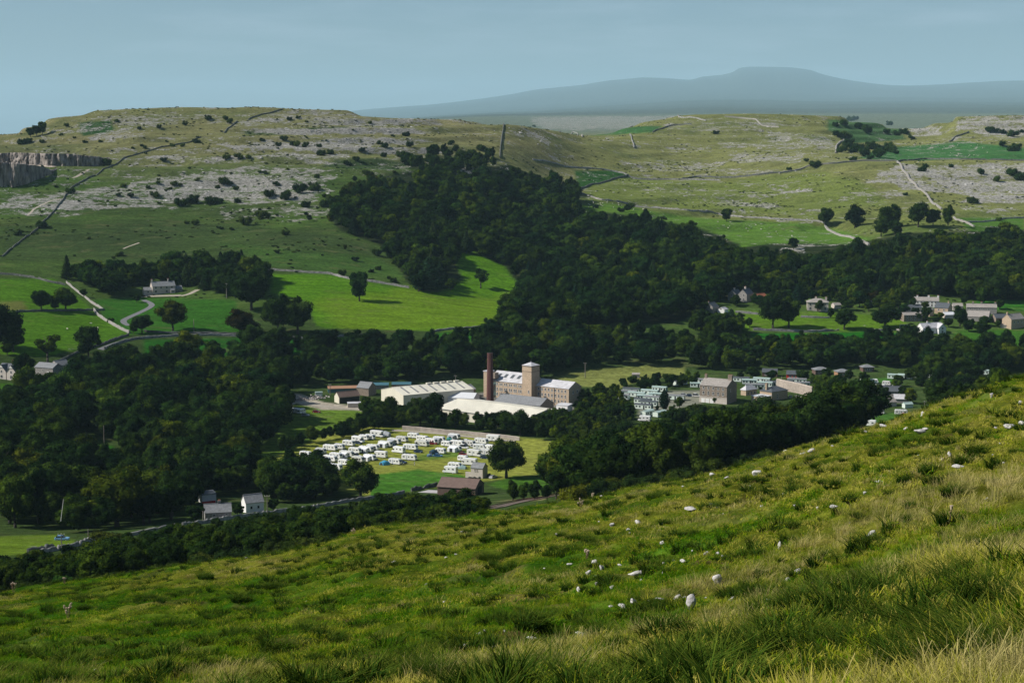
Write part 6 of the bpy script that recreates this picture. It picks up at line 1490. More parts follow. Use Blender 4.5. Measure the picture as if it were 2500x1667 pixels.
# static caravans of the park
SG = 'static caravans of the park'
for kind, px, lab, rot, g in (
  ('stat_a', e1(1010, 530), 'pale green static caravan with dark green end, left of the upper pair', -26, 0), ('stat_a', e1(1200, 497), 'pale green static caravan with dark green end, upper one left of the column-shaped conifer', -26, 0),
  ('stat_c', e1(1340, 450), 'pale green static caravan highest behind the column-shaped conifer', -26, 0), ('stat_b', e1(1270, 592), 'static caravan with grey roof just left of the column-shaped conifer', -26, 0),
  ('stat_b', e1(770, 562), 'grey-roofed static caravan at the left end, half behind trees', -20, 0), ('stat_d', e1(1100, 625), 'static caravan with slate roof under the upper row', -26, 0),
  ('stat_d', e1(1110, 705), 'static caravan with slate roof and dark end, second lowest', -26, 0), ('stat_c', e1(1215, 795), 'static caravan turned with its pale end to the left, lowest of the park', 52, 0),
  ('stat_c', e1(1390, 805), 'short static caravan turned with its pale end to the left, right of the lowest', 52, 0), ('stat_b', e1(1560, 570), 'pale static caravan right of the column-shaped conifer', -24, 0),
  ('stat_d', e1(1670, 360), 'static caravan with blue-grey roof behind the clipped hedge', 40, 0), ('stat_b', e1(1920, 335), 'static caravan with white porch left of the tall stone house', -20, 0),
  ('stat_c', e1(1895, 392), 'static caravan half behind the left chimney of the tall stone house', -10, 0), ('stat_c', e2(760, 462), 'pale green static caravan right of the tall stone house', -8, 0),
  ('stat_b', e2(840, 528), 'white-roofed static caravan behind the pyramid-roofed pavilion', -6, 0), ('stat_d', e2(1110, 492), 'static caravan behind the slate villa', -14, 0),
  ('stat_b', e2(1440, 450), 'grey-white static caravan over the retaining wall, upper of two', -14, 0), ('stat_b', e2(1500, 505), 'grey-white static caravan over the retaining wall, lower of two', 10, 0),
  ('stat_a', e3(510, 505), 'pale green static caravan at the left of the far row under the trees', -20, 0), ('stat_c', e3(755, 485), 'static caravan second in the far row under the trees', -14, 0),
  ('stat_d', e3(1085, 468), 'static caravan with grey roof third in the far row', -14, 0), ('stat_c', e3(1310, 455), 'static caravan fourth in the far row with pale porch', -12, 0), ('stat_c', e3(1580, 430), 'small pale static caravan at the right of the far row', -10, 0)):
    put(kind, px, lab, rot, SG)
XL = [(e1(880, 505), 'stat_b', 'static caravan between trees at the left edge of the park, second from left'), (e1(1135, 570), 'stat_c', 'short static caravan squeezed under the upper left pair'), (e1(1300, 545), 'stat_c', 'short static caravan close behind the column-shaped conifer'), (e1(1190, 660), 'stat_d', 'dark-roofed static caravan left of the small cone-shaped bush'), (e1(940, 470), 'stat_d', 'slate-roofed static caravan at the back left of the park'),
      (e2(980, 500), 'stat_c', 'small static caravan behind the chimney of the slate villa'), (e2(1260, 478), 'stat_d', 'slate-roofed static caravan left of the pair over the retaining wall'), (e2(640, 430), 'stat_d', 'static caravan close behind the dark gable of the tall stone house'), (e2(930, 440), 'stat_a', 'pale static caravan on the lawn edge behind the pavilion'),
      (e3(640, 505), 'stat_c', 'static caravan with green end just right of the left one of the far row'), (e3(900, 485), 'stat_b', 'grey-roofed static caravan in the middle gap of the far row'), (e3(1200, 470), 'stat_c', 'static caravan tucked between third and fourth of the far row'), (e3(1450, 450), 'stat_b', 'grey-roofed static caravan near the right of the far row'), (e3(1720, 440), 'stat_a', 'static caravan at the right end of the far row beside the teal hut')]
for px, kind, lab in XL: put(kind, px, lab, r_van.uniform(-26, -6), SG)
HG = 'touring vans of the holiday park'
for px, lab in ((e3(60, 560), 'white caravan at the left on the holiday park green'), (e3(200, 560), 'white caravan beside the white fence of the holiday park green'), (e3(380, 590), 'white caravan behind the roof of the purplish-roofed house'), (e3(1800, 545), 'white caravan left of the white van at the far right'), (e3(2060, 500), 'white caravan right of the white van at the far right'), (e3(1480, 655), 'white caravan alone under the trees at the far right'), (e2(2330, 560), 'white caravan on the green right of the big dark tree'), (e2(2180, 590), 'small white caravan against the big dark tree of the retaining wall')):
    put('car_c', px, lab, r_van.uniform(-30, -8), HG)
for kind, px, lab, rot, fl in (('car_b', e3(170, 705), 'white caravan left of the purplish-roofed house', -15, False), ('car_a', e3(290, 640), 'white caravan above and left of the purplish-roofed house', -15, False), ('car_c', e3(525, 610), 'small white caravan beside the brown bush of the holiday park', -30, False),
      ('motl', e3(120, 1175), 'big white motorhome just above the near slope edge', -20, True), ('car_b', e3(590, 1010), 'white caravan beside the scarlet car above the near slope', -12, False), ('car_a', e2(2215, 1065), 'white caravan end-on at the slope edge left of the big motorhome', 55, True),
      ('motl', e3(1920, 530), 'white van with dark windows at the far right under trees', -4, False), ('mot', e1(1135, 870), 'white campervan under the trees below the static caravans', -20, True), ('car_c', e3(280, 1000), 'white caravan top showing over the dark tree above the near slope', -20, False)):
    put(kind, px, lab, rot, HG, flip=fl)
put('scarlet', e3(640, 1028), 'scarlet car in front of the white caravan above the near slope', -10, 'parked cars')
for k, (x, y) in enumerate(((1700, 505), (1790, 515), (1880, 520))): put(('silver', 'navy', 'white')[k], e1(x, y), ('silver', 'dark', 'white')[k] + ' car parked left of the tall stone house', -15, 'parked cars')
# ------------------------------------------------------------------ dry-stone walls, roads, railway, poles, sheep, quarry
M_WALL = mat('drystone', (.28, .27, .255), .95, .6, .5, (1, 1, 1.6), bump=.3)
M_WALLD = mat('dark_shaded_drystone', (.13, .135, .12), .95, .6, .5, (1, 1, 1.6), bump=.3)  # darker copy for dark walls; also puts shade into shaded walls' colour
M_WALLP = mat('pale_drystone', (.31, .29, .26), .95, .35, 1.4, (1, 1, 1.6), bump=.3)  # paler copy for pale walls; also puts sunlight into sunlit walls' colour

def path_points(pts, step, ymin=150):
    P3 = [at(*p, ymin) for p in pts]; out = []
    for a, b in zip(P3[:-1], P3[1:]):
        n = max(1, int((b - a).length / step))
        for k in range(n):
            q = a.lerp(b, k / n); out.append(q)
    out.append(P3[-1])
    # gentle smoothing of corners
    for _ in range(2): out = [out[0]] + [(out[i - 1] + out[i] * 2 + out[i + 1]) / 4 for i in range(1, len(out) - 1)] + [out[-1]]
    for q in out: q.z = height(q.x, q.y)
    return out

def stone_wall(pts, label, h=1.5, w=.75, m=None, step=None, group='dry-stone walls', ymin=150, name='drystone_wall', seed=None, gaps=.02, jit=.28):
    r = random.Random(seed or len(label)); P0 = at(*pts[len(pts) // 2], ymin); step = step or max(1.2, P0.y * .0022)
    Q = path_points(pts, step, ymin); mb = MB(); sec = []
    for i, q in enumerate(Q):
        d = (Q[min(i + 1, len(Q) - 1)] - Q[max(i - 1, 0)]); d.z = 0; d.normalize(); n = Vector((-d.y, d.x, 0)) * (w / 2) * r.uniform(.9, 1.15)
        hh = h * (1.0 + jit * r.uniform(-1, .4)) * (.3 if r.random() < gaps * 1.5 else 1); q = q + Vector((r.uniform(-.1, .1), r.uniform(-.1, .1), 0))
        sec.append([q - n * 1.1 - Vector((0, 0, .6)), q - n * .8 + Vector((0, 0, hh * .86)), q - n * .9 + Vector((0, 0, hh * .88)), q + Vector((0, 0, hh)), q + n * .9 + Vector((0, 0, hh * .88)), q + n * .8 + Vector((0, 0, hh * .86)), q + n * 1.1 - Vector((0, 0, .6))])
    v = [p for s in sec for p in s]; k = 7
    f = [(i * k + j, (i + 1) * k + j, (i + 1) * k + j + 1, i * k + j + 1) for i in range(len(sec) - 1) for j in range(k - 1)] + [tuple(range(k))[::-1], tuple(range((len(sec) - 1) * k, len(sec) * k))]
    mb.raw(v, f)
    o = mb.build(name, m or M_WALL)
    return tag(o, label, 'wall', group)

def ribbon(name, pts, w, m, lift=.07, step=3, ymin=150, kind='structure', label=None):
    Q = path_points(pts, step, ymin); mb = MB(); v = []
    for i, q in enumerate(Q):
        d = (Q[min(i + 1, len(Q) - 1)] - Q[max(i - 1, 0)]); d.z = 0; d.normalize(); n = Vector((-d.y, d.x, 0)) * w / 2
        for s in (-1, -.33, .33, 1):
            p = q + n * s; p.z = height(p.x, p.y) + lift; v.append(p)
    mb.raw(v, [(i * 4 + j + 1, i * 4 + j, (i + 1) * 4 + j, (i + 1) * 4 + j + 1) for i in range(len(Q) - 1) for j in range(3)])
    return tag(mb.build(name, m), label, kind=kind)

def CC(c, *p): return [c(*q) for q in p]
stone_wall(PP((5, 590), (25, 572), (45, 556), (75, 535), (95, 517), (118, 492), (130, 478), (150, 450), (162, 432), (185, 420), (205, 408), (235, 392), (262, 380), (330, 350), (380, 338), (440, 325), (462, 316)), 'long dark stone wall slanting up the left hill past the quarry', 1.5, .8, M_WALLD)
stone_wall(PP((515, 306), (530, 292), (545, 279)), 'short dark stone wall in the middle of the left hill top', 1.6, .9, M_WALLD)
stone_wall(PP((570, 276), (600, 264), (628, 258), (650, 252)), 'dark stone wall reaching the skyline of the left hill', 1.6, .9, M_WALLD)
stone_wall(PP((-30, 630), (40, 633), (85, 640), (110, 648), (150, 655)), 'shaded stone wall along the top of the upper left pasture', 1.7, .8, M_WALLD)
stone_wall(CC(c1, (545, 305), (600, 350), (650, 390), (700, 425), (750, 470), (800, 500), (845, 525)), 'sunlit stone wall running down right beside the grove to the field corner', 1.7, .9, M_WALLP)
stone_wall(CC(c1, (770, 530), (800, 570), (860, 612), (920, 645), (990, 685), (1062, 718)), 'sunlit stone wall from the field corner down to the lane', 1.9, 1.0, M_WALLP)
stone_wall(CC(c1, (100, 548), (300, 540), (560, 535), (855, 530)), 'shaded stone wall between the two left pastures', 1.6, .8, M_WALLD)
stone_wall(PP((605, 622), (690, 625), (762, 630), (800, 641), (870, 650), (940, 662)), 'stone wall along the top of the bright pasture', 1.6, .9)
stone_wall(CC(c1, (470, 960), (560, 915), (650, 872), (760, 835), (850, 808), (960, 765), (1055, 735)), 'shaded stone wall climbing from the farm to the lane bend', 1.6, .8, M_WALLD)
stone_wall(CC(c1, (850, 850), (1000, 790), (1100, 768), (1300, 750), (1500, 738), (1760, 735), (2100, 752), (2350, 772)), 'lower stone wall of the lane below the deep green field', 1.6, .8)
stone_wall(CC(c1, (1180, 705), (1300, 715), (1500, 722), (1750, 722), (2100, 735), (2350, 752)), 'upper stone wall of the lane above the deep green field', 1.5, .8, M_WALLD)
stone_wall(CC(d7, (0, 408), (300, 428), (560, 412), (860, 398)), 'lane wall at the foot of the bright pasture', 1.6, .8)
stone_wall(CC(d7, (1360, 372), (1500, 352), (1650, 345), (1850, 328)), 'double stone wall piece at the lower right corner of the bright pasture', 1.6, .8)
stone_wall(CC(c1, (900, 850), (985, 862)), 'short pale stone wall in the trees below the lane bend', 1.8, .9, M_WALLP)
stone_wall(CC(d1, (1530, 545), (1532, 490), (1540, 430), (1548, 370), (1556, 320), (1566, 290)), 'stone wall running straight up the hill to the saddle', 1.9, 1.1, M_WALLD)
stone_wall(CC(d2, (200, 657), (260, 640), (340, 620), (400, 600), (458, 584)), 'dark stone wall from the hillside wood up the right hill', 2.0, 1.3, M_WALLD)
stone_wall(CC(d2, (208, 664), (330, 705), (470, 725), (600, 742), (740, 755), (890, 768), (1000, 785), (1150, 795), (1330, 802), (1400, 815)), 'pale stone wall right across the lower right hill', 1.7, 1.0)
stone_wall(CC(d2, (0, 510), (100, 525), (180, 546), (300, 552), (400, 568), (470, 596), (640, 606), (760, 606), (900, 610)), 'pale stone wall curving along the middle of the right hill', 1.7, 1.0)
stone_wall(CC(d2, (700, 606), (780, 593), (960, 596), (1080, 585), (1190, 573)), 'dark stone wall in the middle of the right hill', 2.0, 1.2, M_WALLD)
stone_wall(CC(d2, (1180, 577), (1300, 548), (1440, 530), (1560, 517), (1740, 516)), 'double pale wall rising right to the scar top', 1.8, 1.6, M_WALLP)
stone_wall(CC(d2, (1740, 522), (1880, 508), (2050, 510), (2352, 516)), 'dark stone wall along the top of the limestone scar', 2.0, 1.2, M_WALLD)
stone_wall(CC(d2, (1745, 522), (1770, 560), (1800, 600), (1835, 635), (1870, 662), (1900, 700), (1925, 725), (1958, 748)), 'pale stone wall straight down across the limestone scar', 2.0, 1.9, M_WALLP)
stone_wall(CC(d2, (2015, 788), (2050, 805), (2080, 815), (2112, 832)), 'pale stone wall below the hill row of trees, end of the scar wall', 2.0, 1.7, M_WALLP)
stone_wall(CC(d2, (2080, 812), (2190, 805), (2270, 792), (2352, 790)), 'stone wall along the upper edge of the far right wood', 1.7, .9)
stone_wall(CC(d2, (2190, 835), (2320, 838)), 'short pale wall at the edge of the far right wood', 1.7, 1.0, M_WALLP)
stone_wall(CC(d2, (1400, 825), (1415, 845), (1450, 865), (1480, 876), (1530, 885), (1575, 900), (1610, 920)), 'broad pale wall curving down from the hill row of trees', 1.8, 2.0, M_WALLP)
stone_wall(CC(d2, (466, 390), (476, 420), (486, 455)), 'short dark wall standing on the right hill near the saddle', 2.0, 1.3, M_WALL)
stone_wall(CC(d2, (575, 380), (600, 368), (650, 347), (700, 342), (760, 341)), 'dark wall winding near the top of the right hill', 2.0, 1.4, M_WALLD)
stone_wall(CC(d2, (470, 355), (580, 318), (700, 309), (800, 316), (830, 325)), 'skyline stone wall at the left of the right hill top', 2.0, 1.4)
stone_wall(CC(d2, (920, 305), (1000, 312), (1070, 318), (1085, 342), (1180, 356)), 'pale wall bending down from the right hill skyline', 2.0, 1.5, M_WALLP)
stone_wall(CC(d2, (1450, 480), (1453, 450), (1490, 415)), 'pale wall at the left edge of the thorn scrub', 2.2, 1.8, M_WALLP)
stone_wall(CC(d3, (1635, 380), (1740, 320), (1820, 285)), 'dark wall climbing to the far cliffs at the right', 2.2, 1.6, M_WALLD)
stone_wall(CC(d2, (130, 378), (190, 376), (215, 384), (240, 402)), 'pale wall in the green saddle behind the left hill', 2.0, 1.6, M_WALLP)
# walls of village, field and road
stone_wall(CC(e7, (250, 372), (600, 400), (1000, 440), (1500, 480), (1900, 520), (2300, 560), (2500, 590)), 'long sunlit mortared wall at the back of the camping field', 1.9, .6, mat('mortared_wall', (.36, .31, .265), .9, .2, .8), gaps=0, jit=.05)
stone_wall(CC(e4, (-60, 800), (60, 806), (220, 800)), 'stone wall left of the village green, below the cottages', 1.8, .9, M_WALLP)
stone_wall(CC(e4, (815, 858), (1100, 868), (1400, 880), (1660, 888), (2040, 862)), 'long stone wall at the foot of the village green', 1.7, .9)
stone_wall(CC(e4, (555, 605), (700, 618), (920, 636)), 'garden wall right of the white garage', 1.7, .9)
stone_wall(CC(e4, (1500, 672), (1700, 684), (1910, 686)), 'garden wall below the hip-roofed villa', 1.5, .9)
stone_wall(CC(e5, (120, 868), (300, 870), (520, 862)), 'stone wall left of the cottage garage', 1.5, .9)
stone_wall(CC(e5, (520, 862), (620, 900), (722, 955)), 'pale wall slanting down before the white cottage', 1.7, 1.0, M_WALLP)
stone_wall(CC(e2, (1150, 520), (1320, 560), (1480, 590), (1660, 640)), 'high sunlit retaining wall right of the slate villa', 6.0, .9, mat('retaining_stone', (.38, .32, .265), .9, .25, .8), gaps=0, jit=.03)
stone_wall(CC(e2, (1330, 655), (1500, 665), (1780, 735)), 'low pale wall in front of the retaining wall', 2.0, .8, M_WALLP, gaps=0)
stone_wall(CC(c2, (-1400, 1468), (-1310, 1455)), 'wall end', 1) if False else None
stone_wall(CC(c5, (230, 1006), (330, 985), (440, 965)), 'roadside wall left of the leaning mast', 1.5, .7, M_WALLD)
stone_wall(CC(c5, (280, 1022), (440, 990), (590, 960), (780, 898), (860, 880)), 'roadside wall with pale coping at the leaning mast', 1.5, .7, M_WALL)
stone_wall(CC(c5, (1058, 872), (1150, 852), (1300, 828), (1432, 802)), 'roadside wall with pale coping below the great bronze-topped tree', 1.5, .7, M_WALL)
stone_wall(CC(c5, (1495, 794), (1750, 752), (1960, 722), (2175, 692), (2350, 668)), 'roadside wall with pale coping below the white houses', 1.5, .7, M_WALL)
stone_wall(CC(c2, (400, 1338), (600, 1302), (830, 1262), (1040, 1236), (1300, 1190)), 'roadside wall with pale coping below the camping field trees', 1.5, .7, M_WALL)
stone_wall(CC(c2, (1355, 1172), (1470, 1148), (1570, 1130)), 'dark wall left of the brown barn', 1.9, .7, M_WALLD)
stone_wall(CC(c2, (1790, 1092), (1900, 1070), (2005, 1052)), 'lane wall right of the stone hut', 1.6, .7, M_WALLD)
# bare ground and ways
M_ROAD = mat('lane_asphalt', (.16, .16, .165), .9, .12, 1.0); M_TRACK = mat('pale_track', (.34, .30, .24), .95, .15, .6); M_BALL = mat('ballast', (.16, .125, .10), .95, .3, 2.0)
ribbon('drive', CC(c1, (1175, 445), (1225, 465), (1250, 485), (1225, 508), (1150, 545), (1060, 585), (1010, 610), (1015, 635), (1060, 655)), 4.0, M_ROAD)
ribbon('drive_yard', CC(c1, (1165, 415), (1300, 412), (1480, 408)), 5.5, M_TRACK, lift=.12); ribbon('house_track', CC(c1, (1480, 412), (1550, 398), (1620, 360)), 4.0, M_TRACK)
ribbon('lane', CC(c1, (820, 850), (950, 800), (1060, 770), (1200, 748), (1450, 732), (1750, 729), (2100, 744), (2350, 762)), 4.2, M_ROAD)
ribbon('field_track', CC(e7, (60, 395), (300, 402), (700, 430), (1100, 470), (1600, 520), (2000, 560), (2400, 600)), 4.5, M_TRACK)
ribbon('yard_track', CC(c2, (400, 420), (520, 455), (640, 478), (800, 492), (960, 502), (1200, 540)), 6.5, M_TRACK)
ribbon('hill_path', CC(c6, (195, 960), (240, 915), (310, 880), (370, 850), (430, 840)), 2.2, M_TRACK); ribbon('hill_path', CC(c6, (885, 1198), (940, 1175), (1000, 1155)), 2.0, M_TRACK); ribbon('hill_path', CC(c6, (520, 690), (580, 660), (640, 630)), 3.0, M_TRACK)
ribbon('barn_yard', CC(c2, (1490, 1185), (1580, 1165)), 9, mat('concrete_yard', (.42, .40, .38), .9, .1, .5)); ribbon('valley_road', CC(c5, (250, 1014), (440, 978), (700, 912), (860, 874), (1100, 852), (1430, 796), (1760, 744), (2180, 682)), 4.5, M_ROAD)
# railway: ballast with four rails and sleepers
RB = CC(c2, (1950, 1322), (2100, 1292), (2250, 1262), (2352, 1242)) + CC(c3, (760, 1466), (900, 1438), (1070, 1408), (1200, 1385))
ribbon('railway_ballast', RB, 8.2, M_BALL, lift=.25)
def rails():
    Q = path_points(RB, 2.0); M_RAIL = mat('rusty_rail', (.10, .055, .04), .6, .2, 2)
    for off in (-2.45, -1.0, 1.0, 2.45):
        mb = MB(); v = []
        for i, q in enumerate(Q):
            d = (Q[min(i + 1, len(Q) - 1)] - Q[max(i - 1, 0)]); d.z = 0; d.normalize(); n = Vector((-d.y, d.x, 0)); c = q + n * off; c.z = height(q.x, q.y) + .30
            v += [c - n * .09, c - n * .09 + Vector((0, 0, .2)), c + n * .09 + Vector((0, 0, .2)), c + n * .09]
        mb.raw(v, [(i * 4 + j, i * 4 + j + 1, (i + 1) * 4 + j + 1, (i + 1) * 4 + j) for i in range(len(Q) - 1) for j in range(3)])
        tag(mb.build('railway_rail', M_RAIL), kind='structure')
rails()
# poles
def pole(pb, top_y, label, arms=1, lean=0, ins=True, ymin=150, metal=False):
    p = at(*pb, ymin); h = (pb[1] - top_y) / F * math.hypot(p.y, EYE - p.z) / math.cos(PITCH)
    e = empty('telegraph_pole', p, rnd.uniform(-.4, .4), label, 'pole', 'telegraph poles'); mb = MB(); r0 = max(.16, p.y * .00026)
    t = Vector((math.sin(lean) * h, 0, h)); mb.tube((0, 0, -.5), t, r0, r0 * .75, 8); mb.build('shaft', M_TIMBER, e)
    for k in range(arms):
        mb = MB(); z = t.z - .35 - .7 * k; x = t.x * z / t.z; mb.box(x - .95, x + .95, -r0 - .1, -r0 + .05, z - .08, z + .08); mb.build('crossarm', M_TIMBER, e)
        for s in (-.8, 0, .8): mb = MB(); mb.tube((x + s, -r0, z + .08), (x + s, -r0, z + .35), .07, .04, 6); mb.build('insulator', M_RENDER, e)
    return e
pole(c2(263, 412), c2(0, 315)[1], 'telegraph pole at the left of the rubble heap')
pole(c2(692, 385), c2(0, 293)[1], 'telegraph pole behind the open barn')
pole(c2(1720, 285), c2(0, 222)[1], 'telegraph pole behind the cream warehouse roof')
pole(c2(1653, 1175), c2(0, 1056)[1], 'telegraph pole before the brown barn')
pole(c2(178, 1385), c2(0, 1202)[1], 'telegraph pole beside the white slate-roofed house')
pole(c3(1103, 478), c3(0, 354)[1], 'telegraph pole in the field behind the mill')
pole(c3(2026, 350), c3(0, 278)[1], 'telegraph pole above the trees behind the tall stone house', 1)
pole(c5(95, 285), c5(0, 108)[1], 'telegraph pole at the left frame edge above the lower meadow')
pole(c5(855, 140), c1(0, 1470)[1], 'plain tall pole standing in the dark valley trees', 0)
e = pole(c5(507, 1018), c5(0, 842)[1], 'roadside pole with a long pale mast leaning from its top', 1)
mb = MB(); mb.tube((0, .0, 9.2), (.9, 0, 15.2), .10, .07, 6); mb.build('mast', M_FRAME, e)
pole(c5(725, 908), c5(0, 808)[1], 'thin dark pole right of the leaning mast', 0)
pole(c1(1858, 430), c1(0, 308)[1], 'telegraph pole right of the hillside house')
pole(c1(1590, 715), c1(0, 600)[1], 'pole on the green below the hillside house', 0)
pole(e3(920, 935), e3(0, 812)[1], 'telegraph pole beyond the near slope at the right', 1)
pole(e2(1223, 475), e2(0, 345)[1], 'pole on the lawn above the retaining wall', 0)
pole(c5(1664, 760), c5(0, 660)[1], 'thin pole beside the roadside cottage', 0)
# sheep
M_WOOL = mat('wool', (.66, .62, .52), .95, .1, 2); M_FACE = mat('sheep_face', (.10, .09, .08), .9, .2, 2)
def sheep_mesh():
    import bmesh
    bm = bmesh.new(); vs = []
    chain = [(-.55, 0, .62, .26), (-.25, 0, .66, .34), (.15, 0, .66, .34), (.42, 0, .70, .25), (.62, 0, .86, .15), (.80, 0, .84, .11), (.92, 0, .76, .07)]
    ring = []
    for x, y, z, r in chain: ring.append([bm.verts.new((x, y + r * .82 * math.cos(a * math.pi / 5), z + r * math.sin(a * math.pi / 5))) for a in range(10)])
    for a, b in zip(ring[:-1], ring[1:]):
        for j in range(10): bm.faces.new((a[j], a[(j + 1) % 10], b[(j + 1) % 10], b[j]))
    bm.faces.new(ring[0][::-1]); bm.faces.new(ring[-1])
    me = bpy.data.meshes.new('sheep'); bm.to_mesh(me); bm.free(); me.materials.append(M_WOOL)
    lm = MB()
    for x, y in ((-.38, -.15), (-.38, .15), (.32, -.15), (.32, .15)): lm.tube((x, y, .5), (x + .02, y, 0), .07, .045, 6)
    fm = MB(); fm.tube((.78, 0, .86), (.97, 0, .74), .10, .065, 8); fm.tube((.74, -.08, .93), (.72, -.2, .92), .04, .015, 5); fm.tube((.74, .08, .93), (.72, .2, .92), .04, .015, 5)
    # body, legs and head as one continuous animal mesh
    mb = MB(); mb.raw([v.co for v in me.vertices], [tuple(p.vertices) for p in me.polygons], 0); mb.raw(lm.v, lm.f, 1); mb.raw(fm.v, fm.f, 1)
    return mb.mesh('sheep', [M_WOOL, M_FACE], True)
SHEEP = sheep_mesh(); r_s = random.Random(4)
def flock(poly, n, label, group, seed):
    r = random.Random(seed); xs = [p[0] for p in poly]; ys = [p[1] for p in poly]; k = 0
    while k < n:
        x = r.uniform(min(xs), max(xs)); y = r.uniform(min(ys), max(ys))
        if not inpoly(x, y, poly): continue
        o = link('sheep', SHEEP, None, at(x, y, 150), r.uniform(0, 6.28)); o.scale = [r.uniform(1.0, 1.25)] * 3; tag(o, label, 'sheep', group); k += 1
flock(CC(d2, (200, 680), (260, 690), (560, 745), (620, 765), (480, 765), (260, 740)), 30, 'white sheep grazing under the long wall at the wood edge', 'sheep under the long wall', 1)
flock(CC(d2, (1090, 610), (1200, 595), (1400, 580), (1400, 592), (1150, 612)), 18, 'white sheep in a line below the double wall of the right hill', 'sheep below the double wall', 2)
flock(CC(d2, (820, 790), (1000, 800), (1310, 880), (1080, 870), (830, 820)), 14, 'white sheep scattered on the green above the hillside wood', 'sheep above the wood', 3)
flock(CC(d3, (1180, 400), (2000, 400), (2050, 520), (1450, 530)), 24, 'white sheep dotted over the far green field', 'sheep of the far field', 5)
flock(CC(c1, (200, 600), (560, 590), (950, 690), (500, 720)), 4, 'white sheep in the pasture above the farm', 'sheep above the farm', 6)
# quarry faces at the left edge
M_QUARRY = mat('quarry_rock', (.13, .115, .118), .95, .85, .42, (1, .3, .14), bump=.8, col2=(.25, .215, .19)); M_LEDGE = mat('quarry_ledge', (.50, .42, .34), .95, .2, .2)
def quarry_face(top, bot, label, seed):
    """broken vertical rock face between an upper and a lower edge seen in the photo"""
    n = 170; k = 16; r = np.random.default_rng(seed); V = []
    tx = np.array([p[0] for p in top]); ty = np.array([p[1] for p in top]); by = np.array([p[1] for p in bot]); bx = np.array([p[0] for p in bot])
    for i in range(n):
        u = i / (n - 1); x = tx[0] + (tx[-1] - tx[0]) * u; yt = np.interp(x, tx, ty); yb = np.interp(x, bx, by)
        pb = at(x, yb, 150); ht = (yb - yt) / F * pb.length / math.cos(PITCH)
        for j in range(k):
            t = j / (k - 1); w = fbm(np.array([pb.x]), np.array([t * 6.0]), 4.5, 5, seed, .65)[0] * 5.5 + fbm(np.array([pb.x * 1.0]), np.array([0.0]), 16, 4, seed + 9)[0] * 7
            V.append((pb.x, pb.y - .5 + t * 2.2 + w, pb.z - .5 + t * (ht + .5)))
        V.append((pb.x, pb.y + 14, height(pb.x, pb.y + 14) + .3 if height(pb.x, pb.y + 14) > pb.z + ht - 3 else pb.z + ht - .5))
    K = k + 1; Fq = [(i * K + j, (i + 1) * K + j, (i + 1) * K + j + 1, i * K + j + 1) for i in range(n - 1) for j in range(K - 1)]
    o = link('quarry_cliff', np_mesh('quarry_cliff', V, Fq, M_QUARRY)); return tag(o, label, 'cliff', 'quarry faces')
quarry_face(CC(c6, (-60, 520), (100, 512), (300, 518), (500, 522), (700, 540), (770, 560)), CC(c6, (-60, 572), (100, 582), (300, 602), (500, 606), (700, 606), (770, 590)), 'upper grey quarry face at the left edge of the hill', 3)
quarry_face(CC(c6, (-60, 585), (100, 592), (250, 606), (330, 625), (390, 640)), CC(c6, (-60, 760), (100, 752), (200, 730), (300, 690), (390, 655)), 'lower streaked quarry face at the left edge of the hill', 8)
ribbon('quarry_ledge', CC(c6, (-40, 578), (100, 588), (250, 603), (390, 612)), 7, M_LEDGE, lift=.4)
# a person on the camping field
def person(p, rz, label):
    import bmesh
    sk = bmesh.new()
    J = [((0, 0, .95), .15), ((0, 0, 1.2), .14), ((0, 0, 1.42), .15), ((0, 0, 1.54), .06), ((0, .01, 1.68), .10), ((0, .01, 1.76), .07),
         ((-.09, 0, .88), .09), ((-.10, -.03, .48), .065), ((-.10, .02, .08), .05), ((-.10, -.12, .04), .04), ((.09, 0, .88), .09), ((.10, .08, .48), .065), ((.10, .14, .08), .05), ((.10, .0, .04), .04),
         ((-.20, 0, 1.40), .06), ((-.25, .03, 1.12), .045), ((-.25, -.06, .88), .035), ((.20, 0, 1.40), .06), ((.25, -.02, 1.12), .045), ((.25, -.10, .90), .035)]
    E = [(0, 1), (1, 2), (2, 3), (3, 4), (4, 5), (0, 6), (6, 7), (7, 8), (8, 9), (0, 10), (10, 11), (11, 12), (12, 13), (2, 14), (14, 15), (15, 16), (2, 17), (17, 18), (18, 19)]
    me = bpy.data.meshes.new('person'); me.from_pydata([j[0] for j in J], E, []); me.materials.append(mat('pale_clothes', (.62, .58, .54), .9, .15, 3))
    o = link('person', me, None, p, rz); md = o.modifiers.new('skin', 'SKIN'); lay = me.skin_vertices[0] if len(me.skin_vertices) else None
    if lay is None:
        bpy.context.view_layer.objects.active = o; lay = me.skin_vertices.new().data if hasattr(me.skin_vertices, 'new') else None
    else: lay = lay.data
    for k, j in enumerate(J): lay[k].radius = (j[1], j[1])
    lay[0].use_root = True
    o.modifiers.new('smooth', 'SUBSURF').levels = 1
    return tag(o, label, 'person')
try: person(at(*e7(488, 1065), 150), .5, 'person in pale clothes walking on the mown grass of the camping field')
except Exception as ex: print('PERSON', ex)
EYEV = Vector((0, 0, EYE))
